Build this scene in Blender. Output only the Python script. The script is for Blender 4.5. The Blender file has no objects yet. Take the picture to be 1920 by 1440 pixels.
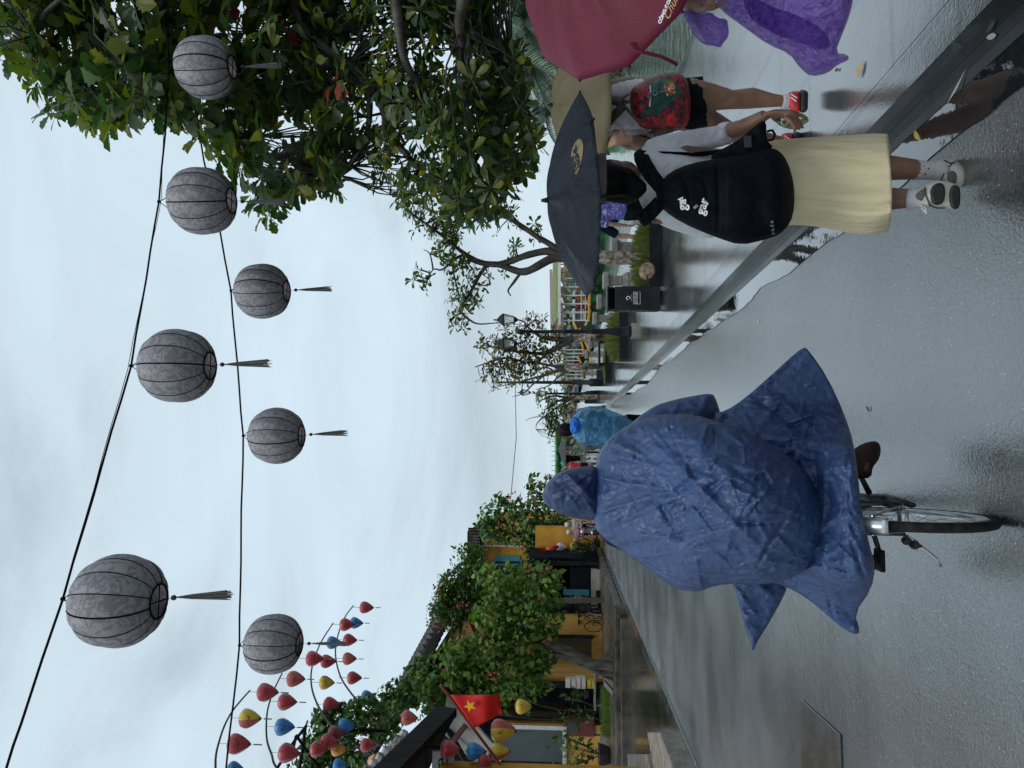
import bpy, bmesh, math, random
from mathutils import Vector, Matrix, noise, geometry
R = math.radians
random.seed(7)
SC = bpy.context.scene
COL = SC.collection
# ---------------------------------------------------------------- camera, world, sun, exposure
F_PX = 1430.0                       # focal length in pixels of the 1920 px wide photograph
EYE = Vector((0.0, 0.0, 1.70))
YAW, PITCH = R(5.0), R(3.8)         # heading right of the street, tilt upwards
FW = Vector((math.sin(YAW)*math.cos(PITCH), math.cos(YAW)*math.cos(PITCH), math.sin(PITCH)))
RT = Vector((math.cos(YAW), -math.sin(YAW), 0.0))
UT = RT.cross(FW).normalized()
cd = bpy.data.cameras.new('camera'); cam = bpy.data.objects.new('camera', cd); COL.objects.link(cam)
cd.sensor_width = 36.0; cd.lens = 36.0*F_PX/1920.0; cd.clip_start = 0.05; cd.clip_end = 4000.0
M3 = Matrix((-UT, RT, -FW)).transposed()      # the phone was held upright and the picture lies on its side
cam.matrix_world = Matrix.Translation(EYE) @ M3.to_4x4()
SC.camera = cam
SC.view_settings.view_transform = 'Standard'; SC.view_settings.look = 'None'
SC.view_settings.exposure = 0.12; SC.view_settings.gamma = 1.0
SC.render.engine = 'CYCLES'
SC.cycles.max_bounces = 7; SC.cycles.transparent_max_bounces = 12; SC.cycles.use_denoising = True
SC.cycles.sample_clamp_indirect = 6.0

SUN_EL, SUN_AZ = R(62), R(200)
w = bpy.data.worlds.new("World"); SC.world = w; w.use_nodes = True
nt = w.node_tree; nt.nodes.clear(); N = nt.nodes.new; L = nt.links.new
out = N('ShaderNodeOutputWorld'); bgs = N('ShaderNodeBackground'); bgc = N('ShaderNodeBackground'); mix = N('ShaderNodeMixShader')
sky = N('ShaderNodeTexSky'); sky.sky_type = 'NISHITA'; sky.sun_disc = False; sky.sun_elevation = SUN_EL; sky.sun_rotation = SUN_AZ
L(sky.outputs[0], bgs.inputs[0]); bgs.inputs[1].default_value = 0.1
tc = N('ShaderNodeTexCoord'); mp = N('ShaderNodeMapping'); mp.inputs['Scale'].default_value = (1.0, 1.6, 3.2)
nz = N('ShaderNodeTexNoise'); nz.inputs['Scale'].default_value = 1.7; nz.inputs['Detail'].default_value = 7; nz.inputs['Roughness'].default_value = 0.55; nz.inputs['Distortion'].default_value = 0.5
cr = N('ShaderNodeValToRGB')
cr.color_ramp.elements[0].position = 0.34; cr.color_ramp.elements[0].color = (0.47, 0.565, 0.635, 1)
cr.color_ramp.elements[1].position = 0.62; cr.color_ramp.elements[1].color = (0.665, 0.80, 0.905, 1)
e = cr.color_ramp.elements.new(0.48); e.color = (0.605, 0.735, 0.82, 1)
L(tc.outputs['Generated'], mp.inputs[0]); L(mp.outputs[0], nz.inputs['Vector']); L(nz.outputs[0], cr.inputs[0]); L(cr.outputs[0], bgc.inputs[0])
bgc.inputs[1].default_value = 1.0
mix.inputs[0].default_value = 0.93
L(bgs.outputs[0], mix.inputs[1]); L(bgc.outputs[0], mix.inputs[2]); L(mix.outputs[0], out.inputs[0])
sl = bpy.data.lights.new('sun', 'SUN'); sl.energy = 1.4; sl.angle = R(25); sl.color = (1.0, 0.97, 0.92)
so = bpy.data.objects.new('sun', sl); COL.objects.link(so)
sd = Vector((math.sin(SUN_AZ)*math.cos(SUN_EL), math.cos(SUN_AZ)*math.cos(SUN_EL), math.sin(SUN_EL)))
so.rotation_euler = sd.to_track_quat('Z', 'Y').to_euler()

# ---------------------------------------------------------------- measuring helpers
def ray(px, py):
    return FW + RT*((720-py)/F_PX) + UT*((960-px)/F_PX)
def at(px, py, d):                  # the point seen at (px, py), d metres along the viewing axis
    return EYE + ray(px, py)*d
def gr(px, py, z=0.0):              # where that sight line meets a level z
    r = ray(px, py); return EYE + r*((z-EYE.z)/r.z)
def V3(*a): return Vector(a)
def lerp(a, b, t): return a+(b-a)*t
def sst(t): t = max(0.0, min(1.0, t)); return t*t*(3-2*t)
# ---------------------------------------------------------------- materials
MATS = {}
def nodes_of(m):
    m.use_nodes = True; t = m.node_tree; t.nodes.clear()
    o = t.nodes.new('ShaderNodeOutputMaterial'); b = t.nodes.new('ShaderNodeBsdfPrincipled'); t.links.new(b.outputs[0], o.inputs[0])
    return t, b, o
def mat(name, c, rough=0.6, metal=0.0, var=0.18, scale=6.0, bump=0.0, bscale=40.0, c2=None, spec=0.5, coat=0.0, alpha=None, sheen=0.0, detail=4, lo=0.35, hi=0.65, stretch=None, emit=None, rvar=0.0, trans=0.0):
    if name in MATS: return MATS[name]
    m = bpy.data.materials.new(name); t, b, o = nodes_of(m)
    N = t.nodes.new; L = t.links.new
    tc = N('ShaderNodeTexCoord'); src = tc.outputs['Object']
    if stretch:
        mp = N('ShaderNodeMapping'); mp.inputs['Scale'].default_value = stretch; L(src, mp.inputs[0]); src = mp.outputs[0]
    nz = N('ShaderNodeTexNoise'); nz.inputs['Scale'].default_value = scale; nz.inputs['Detail'].default_value = detail; L(src, nz.inputs['Vector'])
    rp = N('ShaderNodeValToRGB'); rp.color_ramp.elements[0].position = lo; rp.color_ramp.elements[1].position = hi
    if c2 is None:
        a_ = tuple(max(0, x*(1-var)) for x in c); b_ = tuple(min(1, x*(1+var)) for x in c)
    else: a_, b_ = c, c2
    rp.color_ramp.elements[0].color = (*a_, 1); rp.color_ramp.elements[1].color = (*b_, 1)
    L(nz.outputs[0], rp.inputs[0]); L(rp.outputs[0], b.inputs['Base Color'])
    b.inputs['Roughness'].default_value = rough; b.inputs['Metallic'].default_value = metal
    b.inputs['Specular IOR Level'].default_value = spec; b.inputs['Coat Weight'].default_value = coat; b.inputs['Coat Roughness'].default_value = 0.08
    b.inputs['Sheen Weight'].default_value = sheen
    if trans: b.inputs['Transmission Weight'].default_value = trans
    if rvar:
        mr = N('ShaderNodeMapRange'); mr.inputs['To Min'].default_value = max(0, rough-rvar); mr.inputs['To Max'].default_value = min(1, rough+rvar)
        mr.inputs['From Min'].default_value = 0.3; mr.inputs['From Max'].default_value = 0.7
        L(nz.outputs[0], mr.inputs[0]); L(mr.outputs[0], b.inputs['Roughness'])
    if alpha is not None: b.inputs['Alpha'].default_value = alpha
    if emit: b.inputs['Emission Color'].default_value = (*emit[0], 1); b.inputs['Emission Strength'].default_value = emit[1]
    if bump:
        n2 = N('ShaderNodeTexNoise'); n2.inputs['Scale'].default_value = bscale; n2.inputs['Detail'].default_value = 5; L(src, n2.inputs['Vector'])
        bp = N('ShaderNodeBump'); bp.inputs['Strength'].default_value = min(1, bump); bp.inputs['Distance'].default_value = 0.4/bscale if bump <= 1 else 0.4/bscale*bump
        L(n2.outputs[0], bp.inputs['Height']); L(bp.outputs[0], b.inputs['Normal'])
    MATS[name] = m; return m
def leaf_mat(name, cols, trans=0.35, rough=0.45, spec=0.4):
    m = bpy.data.materials.new(name); t, b, o = nodes_of(m); N = t.nodes.new; L = t.links.new
    g = N('ShaderNodeNewGeometry'); rp = N('ShaderNodeValToRGB'); rp.color_ramp.interpolation = 'LINEAR'
    n = len(cols)
    while len(rp.color_ramp.elements) < n: rp.color_ramp.elements.new(0.5)
    for i, (p, c) in enumerate(cols):
        rp.color_ramp.elements[i].position = p; rp.color_ramp.elements[i].color = (*c, 1)
    L(g.outputs['Random Per Island'], rp.inputs[0]); L(rp.outputs[0], b.inputs['Base Color'])
    b.inputs['Roughness'].default_value = rough; b.inputs['Specular IOR Level'].default_value = spec
    tr = N('ShaderNodeBsdfTranslucent'); mx = N('ShaderNodeMixShader'); mx.inputs[0].default_value = trans
    hs = N('ShaderNodeHueSaturation'); hs.inputs['Saturation'].default_value = 1.15; hs.inputs['Value'].default_value = 1.3
    L(rp.outputs[0], hs.inputs['Color']); L(hs.outputs[0], tr.inputs[0])
    L(b.outputs[0], mx.inputs[1]); L(tr.outputs[0], mx.inputs[2]); L(mx.outputs[0], o.inputs[0])
    MATS[name] = m; return m
def crumple_mat(name, c1, c2, rough=0.4, strength=0.9, scales=(9, 21), coat=0.0, dist=0.02, transp=0.0, warp=0.35, transl=0.0, seed=0.0, trcol=None, spec=0.4, ridg=0.12, zs=0.7, mask=0.0):
    """thin creased plastic or nylon: sharp crease lines between flat facets"""
    m = bpy.data.materials.new(name); t, b, o = nodes_of(m); N = t.nodes.new; L = t.links.new
    tc = N('ShaderNodeTexCoord'); mp = N('ShaderNodeMapping'); mp.inputs['Location'].default_value = (seed, seed*.7, seed*1.3); L(tc.outputs['Object'], mp.inputs[0])
    nz = N('ShaderNodeTexNoise'); nz.inputs['Scale'].default_value = 4; nz.inputs['Detail'].default_value = 3; L(mp.outputs[0], nz.inputs['Vector'])
    vm = N('ShaderNodeVectorMath'); vm.operation = 'MULTIPLY_ADD'; vm.inputs[1].default_value = (warp, warp, warp); L(nz.outputs['Color'], vm.inputs[0]); L(mp.outputs[0], vm.inputs[2])
    prev = None
    for i, s in enumerate(scales):
        v = N('ShaderNodeTexVoronoi'); v.feature = 'F1'; v.distance = 'MANHATTAN'; v.inputs['Scale'].default_value = s
        rm = N('ShaderNodeMapping'); rm.inputs['Rotation'].default_value = (.5+i*.9, .3+i*1.1, .7+i*.6); rm.inputs['Scale'].default_value = (1, 1, zs); L(vm.outputs[0], rm.inputs[0]); L(rm.outputs[0], v.inputs['Vector'])
        mr = N('ShaderNodeMath'); mr.operation = 'MULTIPLY'; mr.inputs[1].default_value = (0.62**i); L(v.outputs['Distance'], mr.inputs[0])
        if prev is None: prev = mr.outputs[0]
        else:
            ad = N('ShaderNodeMath'); ad.operation = 'ADD'; L(prev, ad.inputs[0]); L(mr.outputs[0], ad.inputs[1]); prev = ad.outputs[0]
    n3 = N('ShaderNodeTexNoise'); n3.noise_type = 'RIDGED_MULTIFRACTAL'; n3.inputs['Scale'].default_value = 5; n3.inputs['Detail'].default_value = 4; L(vm.outputs[0], n3.inputs['Vector'])
    m3 = N('ShaderNodeMath'); m3.operation = 'MULTIPLY_ADD'; m3.inputs[1].default_value = ridg; L(n3.outputs[0], m3.inputs[0]); L(prev, m3.inputs[2])
    if mask:
        n5 = N('ShaderNodeTexNoise'); n5.inputs['Scale'].default_value = 3.2; n5.inputs['Detail'].default_value = 2; L(mp.outputs[0], n5.inputs['Vector'])
        r5 = N('ShaderNodeMapRange'); r5.inputs['From Min'].default_value = .38; r5.inputs['From Max'].default_value = .62; r5.inputs['To Min'].default_value = 1-mask; L(n5.outputs[0], r5.inputs[0])
        m5 = N('ShaderNodeMath'); m5.operation = 'MULTIPLY'; L(m3.outputs[0], m5.inputs[0]); L(r5.outputs[0], m5.inputs[1]); m3 = m5
    bp = N('ShaderNodeBump'); bp.inputs['Strength'].default_value = strength; bp.inputs['Distance'].default_value = dist
    L(m3.outputs[0], bp.inputs['Height']); L(bp.outputs[0], b.inputs['Normal'])
    rp = N('ShaderNodeValToRGB'); rp.color_ramp.elements[0].position = 0.35; rp.color_ramp.elements[1].position = 0.7
    rp.color_ramp.elements[0].color = (*c1, 1); rp.color_ramp.elements[1].color = (*c2, 1)
    n4 = N('ShaderNodeTexNoise'); n4.inputs['Scale'].default_value = 2.5; n4.inputs['Detail'].default_value = 5; L(mp.outputs[0], n4.inputs['Vector'])
    L(n4.outputs[0], rp.inputs[0]); L(rp.outputs[0], b.inputs['Base Color'])
    b.inputs['Roughness'].default_value = rough; b.inputs['Coat Weight'].default_value = coat; b.inputs['Coat Roughness'].default_value = 0.15; b.inputs['Specular IOR Level'].default_value = spec
    sh = b.outputs[0]
    if transl:
        tr = N('ShaderNodeBsdfTranslucent'); L(rp.outputs[0], tr.inputs[0]); L(bp.outputs[0], tr.inputs[1])
        mx = N('ShaderNodeMixShader'); mx.inputs[0].default_value = transl; L(sh, mx.inputs[1]); L(tr.outputs[0], mx.inputs[2]); sh = mx.outputs[0]
    if transp:
        tp = N('ShaderNodeBsdfTransparent'); tp.inputs[0].default_value = (*(trcol or c2), 1)
        mx = N('ShaderNodeMixShader'); lw = N('ShaderNodeLayerWeight'); lw.inputs[0].default_value = .5; L(bp.outputs[0], lw.inputs[1]); ml = N('ShaderNodeMath'); ml.operation = 'MULTIPLY_ADD'; ml.inputs[1].default_value = -.85*transp; ml.inputs[2].default_value = transp*1.12; L(lw.outputs['Facing'], ml.inputs[0]); L(ml.outputs[0], mx.inputs[0]); L(sh, mx.inputs[1]); L(tp.outputs[0], mx.inputs[2]); sh = mx.outputs[0]
    L(sh, o.inputs[0]); MATS[name] = m; return m

# ---------------------------------------------------------------- objects
ORG = {}
def meta(o, label=None, cat=None, group=None, kind=None):
    if label: o['label'] = label
    if cat: o['category'] = cat
    if group: o['group'] = group
    if kind: o['kind'] = kind
    return o
def thing(name, label, cat, loc=(0, 0, 0), group=None, rz=0.0):
    o = bpy.data.objects.new(name, None); COL.objects.link(o); o.empty_display_size = 0.2
    o.location = loc; o.rotation_euler = (0, 0, rz); ORG[o.name] = Vector(loc); return meta(o, label, cat, group)
def link_mesh(name, me, m, parent=None):
    o = bpy.data.objects.new(name, me); COL.objects.link(o)
    if m is not None:
        me.materials.clear()
        for k in (m if isinstance(m, (list, tuple)) else [m]): me.materials.append(k)
    if parent is not None: o.parent = parent
    return o
class MB:
    def __init__(s): s.v = []; s.f = []; s.mi = []; s.k = 0
    def add(s, vs, fs):
        n = len(s.v); s.v += [Vector(v) for v in vs]; s.f += [tuple(i+n for i in f) for f in fs]; s.mi += [s.k]*len(fs); return s
    def box(s, c, d, rz=0.0, M=None):
        c = Vector(c); x, y, z = d[0]/2, d[1]/2, d[2]/2; Rm = Matrix.Rotation(rz, 3, 'Z') if M is None else M
        vs = [c + Rm @ Vector((i*x, j*y, k*z)) for i in (-1, 1) for j in (-1, 1) for k in (-1, 1)]
        return s.add(vs, [(0, 1, 3, 2), (4, 6, 7, 5), (0, 4, 5, 1), (2, 3, 7, 6), (0, 2, 6, 4), (1, 5, 7, 3)])
    def beam(s, a, b, wd, ht, up=Vector((0, 0, 1))):
        a, b = Vector(a), Vector(b); y = (b-a).normalized(); x = y.cross(up).normalized(); z = x.cross(y)
        return s.box((a+b)/2, (wd, (b-a).length, ht), M=Matrix((x, y, z)).transposed())
    def tube(s, pts, rad, seg=8, caps=True, flat=1.0, flatdir=None):
        pts = [Vector(p) for p in pts]; n = len(pts)
        if not isinstance(rad, (list, tuple)): rad = [rad]*n
        T = [(pts[min(i+1, n-1)]-pts[max(i-1, 0)]).normalized() for i in range(n)]
        ref = Vector(flatdir) if flatdir is not None else (Vector((0, 0, 1)) if abs(T[0].z) < 0.9 else Vector((1, 0, 0)))
        u = (ref - T[0]*ref.dot(T[0])).normalized(); vs = []
        for i in range(n):
            u = (u - T[i]*u.dot(T[i])).normalized(); v = T[i].cross(u)
            for k in range(seg):
                a = 2*math.pi*k/seg; vs.append(pts[i] + u*(math.cos(a)*rad[i]*flat) + v*(math.sin(a)*rad[i]))
        fs = [(i*seg+k, i*seg+(k+1) % seg, (i+1)*seg+(k+1) % seg, (i+1)*seg+k) for i in range(n-1) for k in range(seg)]
        if caps: fs += [tuple(range(seg-1, -1, -1)), tuple((n-1)*seg+k for k in range(seg))]
        return s.add(vs, fs)
    def lathe(s, prof, seg=16, M=None, c=(0, 0, 0), lob=0, amp=0.0, closed=False):
        M = M or Matrix.Identity(3); c = Vector(c); vs = []; n = len(prof)
        for r, z in prof:
            for k in range(seg):
                a = 2*math.pi*k/seg; q = r*(1 + (amp*(abs(math.cos(lob*a/2))-0.6) if lob else 0)); vs.append(c + M @ Vector((q*math.cos(a), q*math.sin(a), z)))
        fs = [(i*seg+k, i*seg+(k+1) % seg, (i+1)*seg+(k+1) % seg, (i+1)*seg+k) for i in range(n-1) for k in range(seg)]
        if prof[0][0] > 1e-5: fs.append(tuple(range(seg-1, -1, -1)))
        if prof[-1][0] > 1e-5: fs.append(tuple((n-1)*seg+k for k in range(seg)))
        return s.add(vs, fs)
    def ball(s, c, r, seg=12, M=None):
        if not isinstance(r, (tuple, list)): r = (r, r, r)
        M = M or Matrix.Identity(3); c = Vector(c); n = seg//2+1; vs = []; fs = []
        for i in range(n):
            a = math.pi*i/(n-1)-math.pi/2; a = max(-1.5, min(1.5, a))
            for k in range(seg):
                b = 2*math.pi*k/seg; vs.append(c + M @ Vector((r[0]*math.cos(a)*math.cos(b), r[1]*math.cos(a)*math.sin(b), r[2]*math.sin(a))))
        fs = [(i*seg+k, i*seg+(k+1) % seg, (i+1)*seg+(k+1) % seg, (i+1)*seg+k) for i in range(n-1) for k in range(seg)]
        fs += [tuple(range(seg-1, -1, -1)), tuple((n-1)*seg+k for k in range(seg))]
        return s.add(vs, fs)
    def quad(s, a, b, c, d): return s.add([a, b, c, d], [(0, 1, 2, 3)])
    def slab(s, pts, th, nrm):          # a flat polygon given real thickness
        nrm = Vector(nrm).normalized()*th; n = len(pts); vs = [Vector(p) for p in pts]+[Vector(p)+nrm for p in pts]
        fs = [tuple(range(n-1, -1, -1)), tuple(range(n, 2*n))]+[(i, (i+1) % n, n+(i+1) % n, n+i) for i in range(n)]
        return s.add(vs, fs)
    def build(s, name, m, parent=None, smooth=False, loc=None, merge=False):
        org = Vector((0, 0, 0)); p = parent
        if loc is not None: org = Vector(loc)
        elif parent is not None:
            while p is not None:
                if p.name in ORG: org = org + ORG[p.name]
                p = p.parent
        me = bpy.data.meshes.new(name); me.from_pydata([v-org for v in s.v], [], s.f)
        if isinstance(m, (list, tuple)):
            o = link_mesh(name, me, m, parent)
            for i, pl in enumerate(me.polygons): pl.material_index = s.mi[i]
        else: o = link_mesh(name, me, m, parent)
        if merge:
            bm = bmesh.new(); bm.from_mesh(me); bmesh.ops.remove_doubles(bm, verts=bm.verts, dist=1e-5); bm.to_mesh(me); bm.free()
        if smooth: me.polygons.foreach_set('use_smooth', [True]*len(me.polygons))
        me.update()
        if loc is not None: o.location = loc; ORG[o.name] = Vector(loc)
        return o
def bevel(o, w_=0.01, seg=2):
    b = o.modifiers.new('bevel', 'BEVEL'); b.width = w_; b.segments = seg; b.limit_method = 'ANGLE'; return o
def bake(o, mods):
    """run modifiers on o and keep the result as its mesh"""
    for k, kw in mods:
        md = o.modifiers.new(k, k)
        for a, v in kw.items(): setattr(md, a, v)
    dg = bpy.context.evaluated_depsgraph_get(); dg.update(); ev = o.evaluated_get(dg)
    me = bpy.data.meshes.new_from_object(ev); mats = [x for x in o.data.materials]
    o.modifiers.clear(); old = o.data; nm = old.name; o.data = me; bpy.data.meshes.remove(old); me.name = nm
    me.materials.clear(); [me.materials.append(x) for x in mats]
    me.polygons.foreach_set('use_smooth', [True]*len(me.polygons)); return o
def fuse(mb, name, m, parent, voxel=0.012, smooth=4, f=0.5, loc=None):
    """overlapping volumes become one continuous skin"""
    o = mb.build(name, m, parent, loc=loc)
    return bake(o, [('REMESH', dict(mode='VOXEL', voxel_size=voxel)), ('SMOOTH', dict(factor=f, iterations=smooth))])
def sep(o, name=None):
    """each loose piece of a mesh becomes a part of its own"""
    me = o.data; n = len(me.vertices); par = list(range(n))
    def find(a):
        while par[a] != a: par[a] = par[par[a]]; a = par[a]
        return a
    for e_ in me.edges:
        a, b = find(e_.vertices[0]), find(e_.vertices[1])
        if a != b: par[a] = b
    gr_ = {}
    for p in me.polygons: gr_.setdefault(find(p.vertices[0]), []).append(p)
    base = name or o.name.split('.')[0]; outs = []; sm = len(me.polygons) and me.polygons[0].use_smooth
    for ps in gr_.values():
        ids = sorted({v for p in ps for v in p.vertices}); ix = {v: i for i, v in enumerate(ids)}
        m2 = bpy.data.meshes.new(base); m2.from_pydata([me.vertices[i].co.copy() for i in ids], [], [tuple(ix[v] for v in p.vertices) for p in ps])
        m2.materials.append(me.materials[0]); m2.polygons.foreach_set('use_smooth', [sm]*len(ps)); q = bpy.data.objects.new(base, m2); COL.objects.link(q); q.parent = o.parent; outs.append(q)
    ch = list(o.children)
    for c in ch: c.parent = outs[0]
    bpy.data.objects.remove(o)
    for i, q in enumerate(outs): q.name = base
    return outs
def setkind(o, k='structure'): o['kind'] = k; return o
def stuffprop(o, k): o['kind'] = k
def copy_tree(o, parent=None):
    c = o.copy(); COL.objects.link(c); c.parent = parent
    for ch in list(o.children): copy_tree(ch, c)
    return c
def text_mesh(s, size=1.0, depth=0.0, bold=0.0, shear=0.0, space=1.0):
    cu = bpy.data.curves.new('txt', 'FONT'); cu.body = s; cu.size = size; cu.extrude = depth; cu.offset = bold; cu.shear = shear; cu.space_character = space
    cu.align_x = 'CENTER'; cu.align_y = 'CENTER'; cu.resolution_u = 2
    o = bpy.data.objects.new('txt', cu); COL.objects.link(o); dg = bpy.context.evaluated_depsgraph_get(); dg.update()
    me = bpy.data.meshes.new_from_object(o.evaluated_get(dg)); vs = [v.co.copy() for v in me.vertices]; fs = [tuple(p.vertices) for p in me.polygons]
    bpy.data.objects.remove(o); bpy.data.meshes.remove(me); bpy.data.curves.remove(cu); return vs, fs
def lettering(name, s, fn, m, parent, size, bold=0.0, shear=0.0, space=1.0, sub=0):
    """flat writing laid on a surface: fn(x, y) gives the surface point"""
    vs, fs = text_mesh(s, size, bold=bold, shear=shear, space=space)
    b = MB(); b.add([fn(v.x, v.y) for v in vs], fs); return b.build(name, m, parent)
def inside(x, y, P):
    c = False; j = len(P)-1
    for i in range(len(P)):
        xi, yi = P[i]; xj, yj = P[j]
        if (yi > y) != (yj > y) and x < (xj-xi)*(y-yi)/(yj-yi)+xi: c = not c
        j = i
    return c
def edge_dist(x, y, P):
    b = 1e9; j = len(P)-1
    for i in range(len(P)):
        x1, y1 = P[j]; x2, y2 = P[i]; dx, dy = x2-x1, y2-y1; l = dx*dx+dy*dy
        t = max(0, min(1, ((x-x1)*dx+(y-y1)*dy)/l)) if l else 0
        d = (x-x1-t*dx)**2+(y-y1-t*dy)**2
        if d < b: b = d
        j = i
    return math.sqrt(b)
def smooth_poly(P, n=2):
    for _ in range(n):
        Q = []
        for i in range(len(P)):
            a, b = P[i], P[(i+1) % len(P)]
            Q += [(a[0]*.75+b[0]*.25, a[1]*.75+b[1]*.25), (a[0]*.25+b[0]*.75, a[1]*.25+b[1]*.75)]
        P = Q
    return P
def tri_poly(P, step, seed=1):
    """triangulate polygon P with jittered interior points"""
    rnd = random.Random(seed); B = []
    for i in range(len(P)):
        a, b = P[i], P[(i+1) % len(P)]; n = max(1, int(math.hypot(b[0]-a[0], b[1]-a[1])/step))
        B += [(lerp(a[0], b[0], k/n), lerp(a[1], b[1], k/n)) for k in range(n)]
    nb = len(B); pts = [Vector(p) for p in B]
    xs = [p[0] for p in P]; ys = [p[1] for p in P]; y = min(ys)+step/2; r = 0
    while y < max(ys):
        x = min(xs)+(step/2 if r % 2 else 0)
        while x < max(xs):
            q = (x+rnd.uniform(-.12, .12)*step, y+rnd.uniform(-.12, .12)*step)
            if inside(q[0], q[1], P) and edge_dist(q[0], q[1], P) > step*.5: pts.append(Vector(q))
            x += step
        y += step*.87; r += 1
    res = geometry.delaunay_2d_cdt(pts, [(i, (i+1) % nb) for i in range(nb)], [], 1, 1e-6)
    return [(v.x, v.y) for v in res[0]], [tuple(f) for f in res[2]]
def inflate(mb, P, d, h, hb=None, step=8, seed=1, dn=None):
    """a rounded body with outline P (photo px): d(x,y) its distance, h(x,y,e) its half thickness in metres, e = px to the outline"""
    vs, fs = tri_poly(P, step, seed); n = len(vs); F = []; Bk = []
    for x, y in vs:
        e_ = edge_dist(x, y, P)
        if e_ < 0.05: e_ = 0.0
        dd = d(x, y); hh = h(x, y, e_); F.append(at(x, y, dd-hh)); Bk.append(at(x, y, dd+(hb or h)(x, y, e_)))
    o = len(mb.v); mb.add(F+Bk, fs+[tuple(i+n for i in reversed(f)) for f in fs]); return mb
def dome(e, Rr, H):                 # rounded rim profile
    t = min(1.0, e/Rr); return H*math.sqrt(max(0.0, 1-(1-t)**2))
def fbm(p, o=4, h=0.9, l=2.1): return noise.fractal(p, h, l, o)
def ridge(p): return abs(noise.noise(p))
# ================================================================ the setting
# --- wet asphalt road
def wet_mat(name, base, base2, r0, r1, nscale, grain, gs, coat=0.6, brick=None, spec=0.6, patch=None, coat_r=0.04, grain_all=False, ripple=None, ior=1.5, und=0.0, painted_glint=False, dry=None):
    m = bpy.data.materials.new(name); t, b, o = nodes_of(m); N = t.nodes.new; L = t.links.new
    g = N('ShaderNodeNewGeometry'); pos = g.outputs['Position']
    n1 = N('ShaderNodeTexNoise'); n1.inputs['Scale'].default_value = nscale; n1.inputs['Detail'].default_value = 6; L(pos, n1.inputs['Vector'])
    n2 = N('ShaderNodeTexNoise'); n2.inputs['Scale'].default_value = gs; n2.inputs['Detail'].default_value = 3; n2.inputs['Roughness'].default_value = 0.7; L(pos, n2.inputs['Vector'])
    rp = N('ShaderNodeValToRGB'); rp.color_ramp.elements[0].position = .40; rp.color_ramp.elements[1].position = .62
    rp.color_ramp.elements[0].color = (*base, 1); rp.color_ramp.elements[1].color = (*base2, 1)
    mx = N('ShaderNodeMath'); mx.operation = 'MULTIPLY_ADD'; mx.inputs[1].default_value = 0.5; L(n2.outputs[0], mx.inputs[0])
    h1 = N('ShaderNodeMath'); h1.operation = 'MULTIPLY'; h1.inputs[1].default_value = 0.5; L(n1.outputs[0], h1.inputs[0]); L(h1.outputs[0], mx.inputs[2])
    L(mx.outputs[0], rp.inputs[0]); colr = rp.outputs[0]
    mr = N('ShaderNodeMapRange'); mr.inputs['From Min'].default_value = .35; mr.inputs['From Max'].default_value = .65; mr.inputs['To Min'].default_value = r0; mr.inputs['To Max'].default_value = r1
    L(n1.outputs[0], mr.inputs[0]); L(mr.outputs[0], b.inputs['Roughness'])
    bp = N('ShaderNodeBump'); bp.inputs['Strength'].default_value = 1.0; bp.inputs['Distance'].default_value = grain
    L(n2.outputs[0], bp.inputs['Height']); nrm = bp.outputs[0]
    if und:
        n6 = N('ShaderNodeTexNoise'); n6.inputs['Scale'].default_value = 11; n6.inputs['Detail'].default_value = 3; L(pos, n6.inputs['Vector'])
        b6 = N('ShaderNodeBump'); b6.inputs['Strength'].default_value = 1.0; b6.inputs['Distance'].default_value = und; L(n6.outputs[0], b6.inputs['Height']); L(nrm, b6.inputs['Normal']); nrm = b6.outputs[0]
    if painted_glint:  # pale specks in the base colour stand in for wet glints
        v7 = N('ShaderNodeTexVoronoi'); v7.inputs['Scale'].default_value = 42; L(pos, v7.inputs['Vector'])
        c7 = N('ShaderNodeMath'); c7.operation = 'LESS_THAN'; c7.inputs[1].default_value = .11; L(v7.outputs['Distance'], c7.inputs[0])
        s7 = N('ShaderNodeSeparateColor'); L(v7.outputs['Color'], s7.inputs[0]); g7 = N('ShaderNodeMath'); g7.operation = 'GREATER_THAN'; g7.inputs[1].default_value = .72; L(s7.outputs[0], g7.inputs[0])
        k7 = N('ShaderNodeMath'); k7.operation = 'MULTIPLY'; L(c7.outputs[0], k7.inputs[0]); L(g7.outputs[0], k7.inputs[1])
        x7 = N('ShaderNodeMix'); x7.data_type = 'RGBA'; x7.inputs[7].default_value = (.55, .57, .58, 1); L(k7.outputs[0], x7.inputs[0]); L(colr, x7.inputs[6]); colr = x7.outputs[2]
    if brick:
        mp = N('ShaderNodeMapping'); mp.inputs['Rotation'].default_value = (0, 0, R(90)); L(pos, mp.inputs[0])
        bk = N('ShaderNodeTexBrick'); bk.inputs['Scale'].default_value = 1.0; bk.inputs['Mortar Size'].default_value = brick[2]; bk.inputs['Brick Width'].default_value = brick[0]; bk.inputs['Row Height'].default_value = brick[1]
        bk.inputs['Mortar Smooth'].default_value = 0.1; L(mp.outputs[0], bk.inputs['Vector'])
        bk.inputs['Color1'].default_value = (1, 1, 1, 1); bk.inputs['Color2'].default_value = (.8, .8, .8, 1); bk.inputs['Mortar'].default_value = (.25, .25, .25, 1)
        mm = N('ShaderNodeMix'); mm.data_type = 'RGBA'; mm.blend_type = 'MULTIPLY'; mm.inputs[0].default_value = 1.0
        L(colr, mm.inputs[6]); L(bk.outputs[0], mm.inputs[7]); colr = mm.outputs[2]
        b2 = N('ShaderNodeBump'); b2.invert = True; b2.inputs['Strength'].default_value = .7; b2.inputs['Distance'].default_value = 0.004; L(bk.outputs['Fac'], b2.inputs['Height']); L(nrm, b2.inputs['Normal']); nrm = b2.outputs[0]
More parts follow.
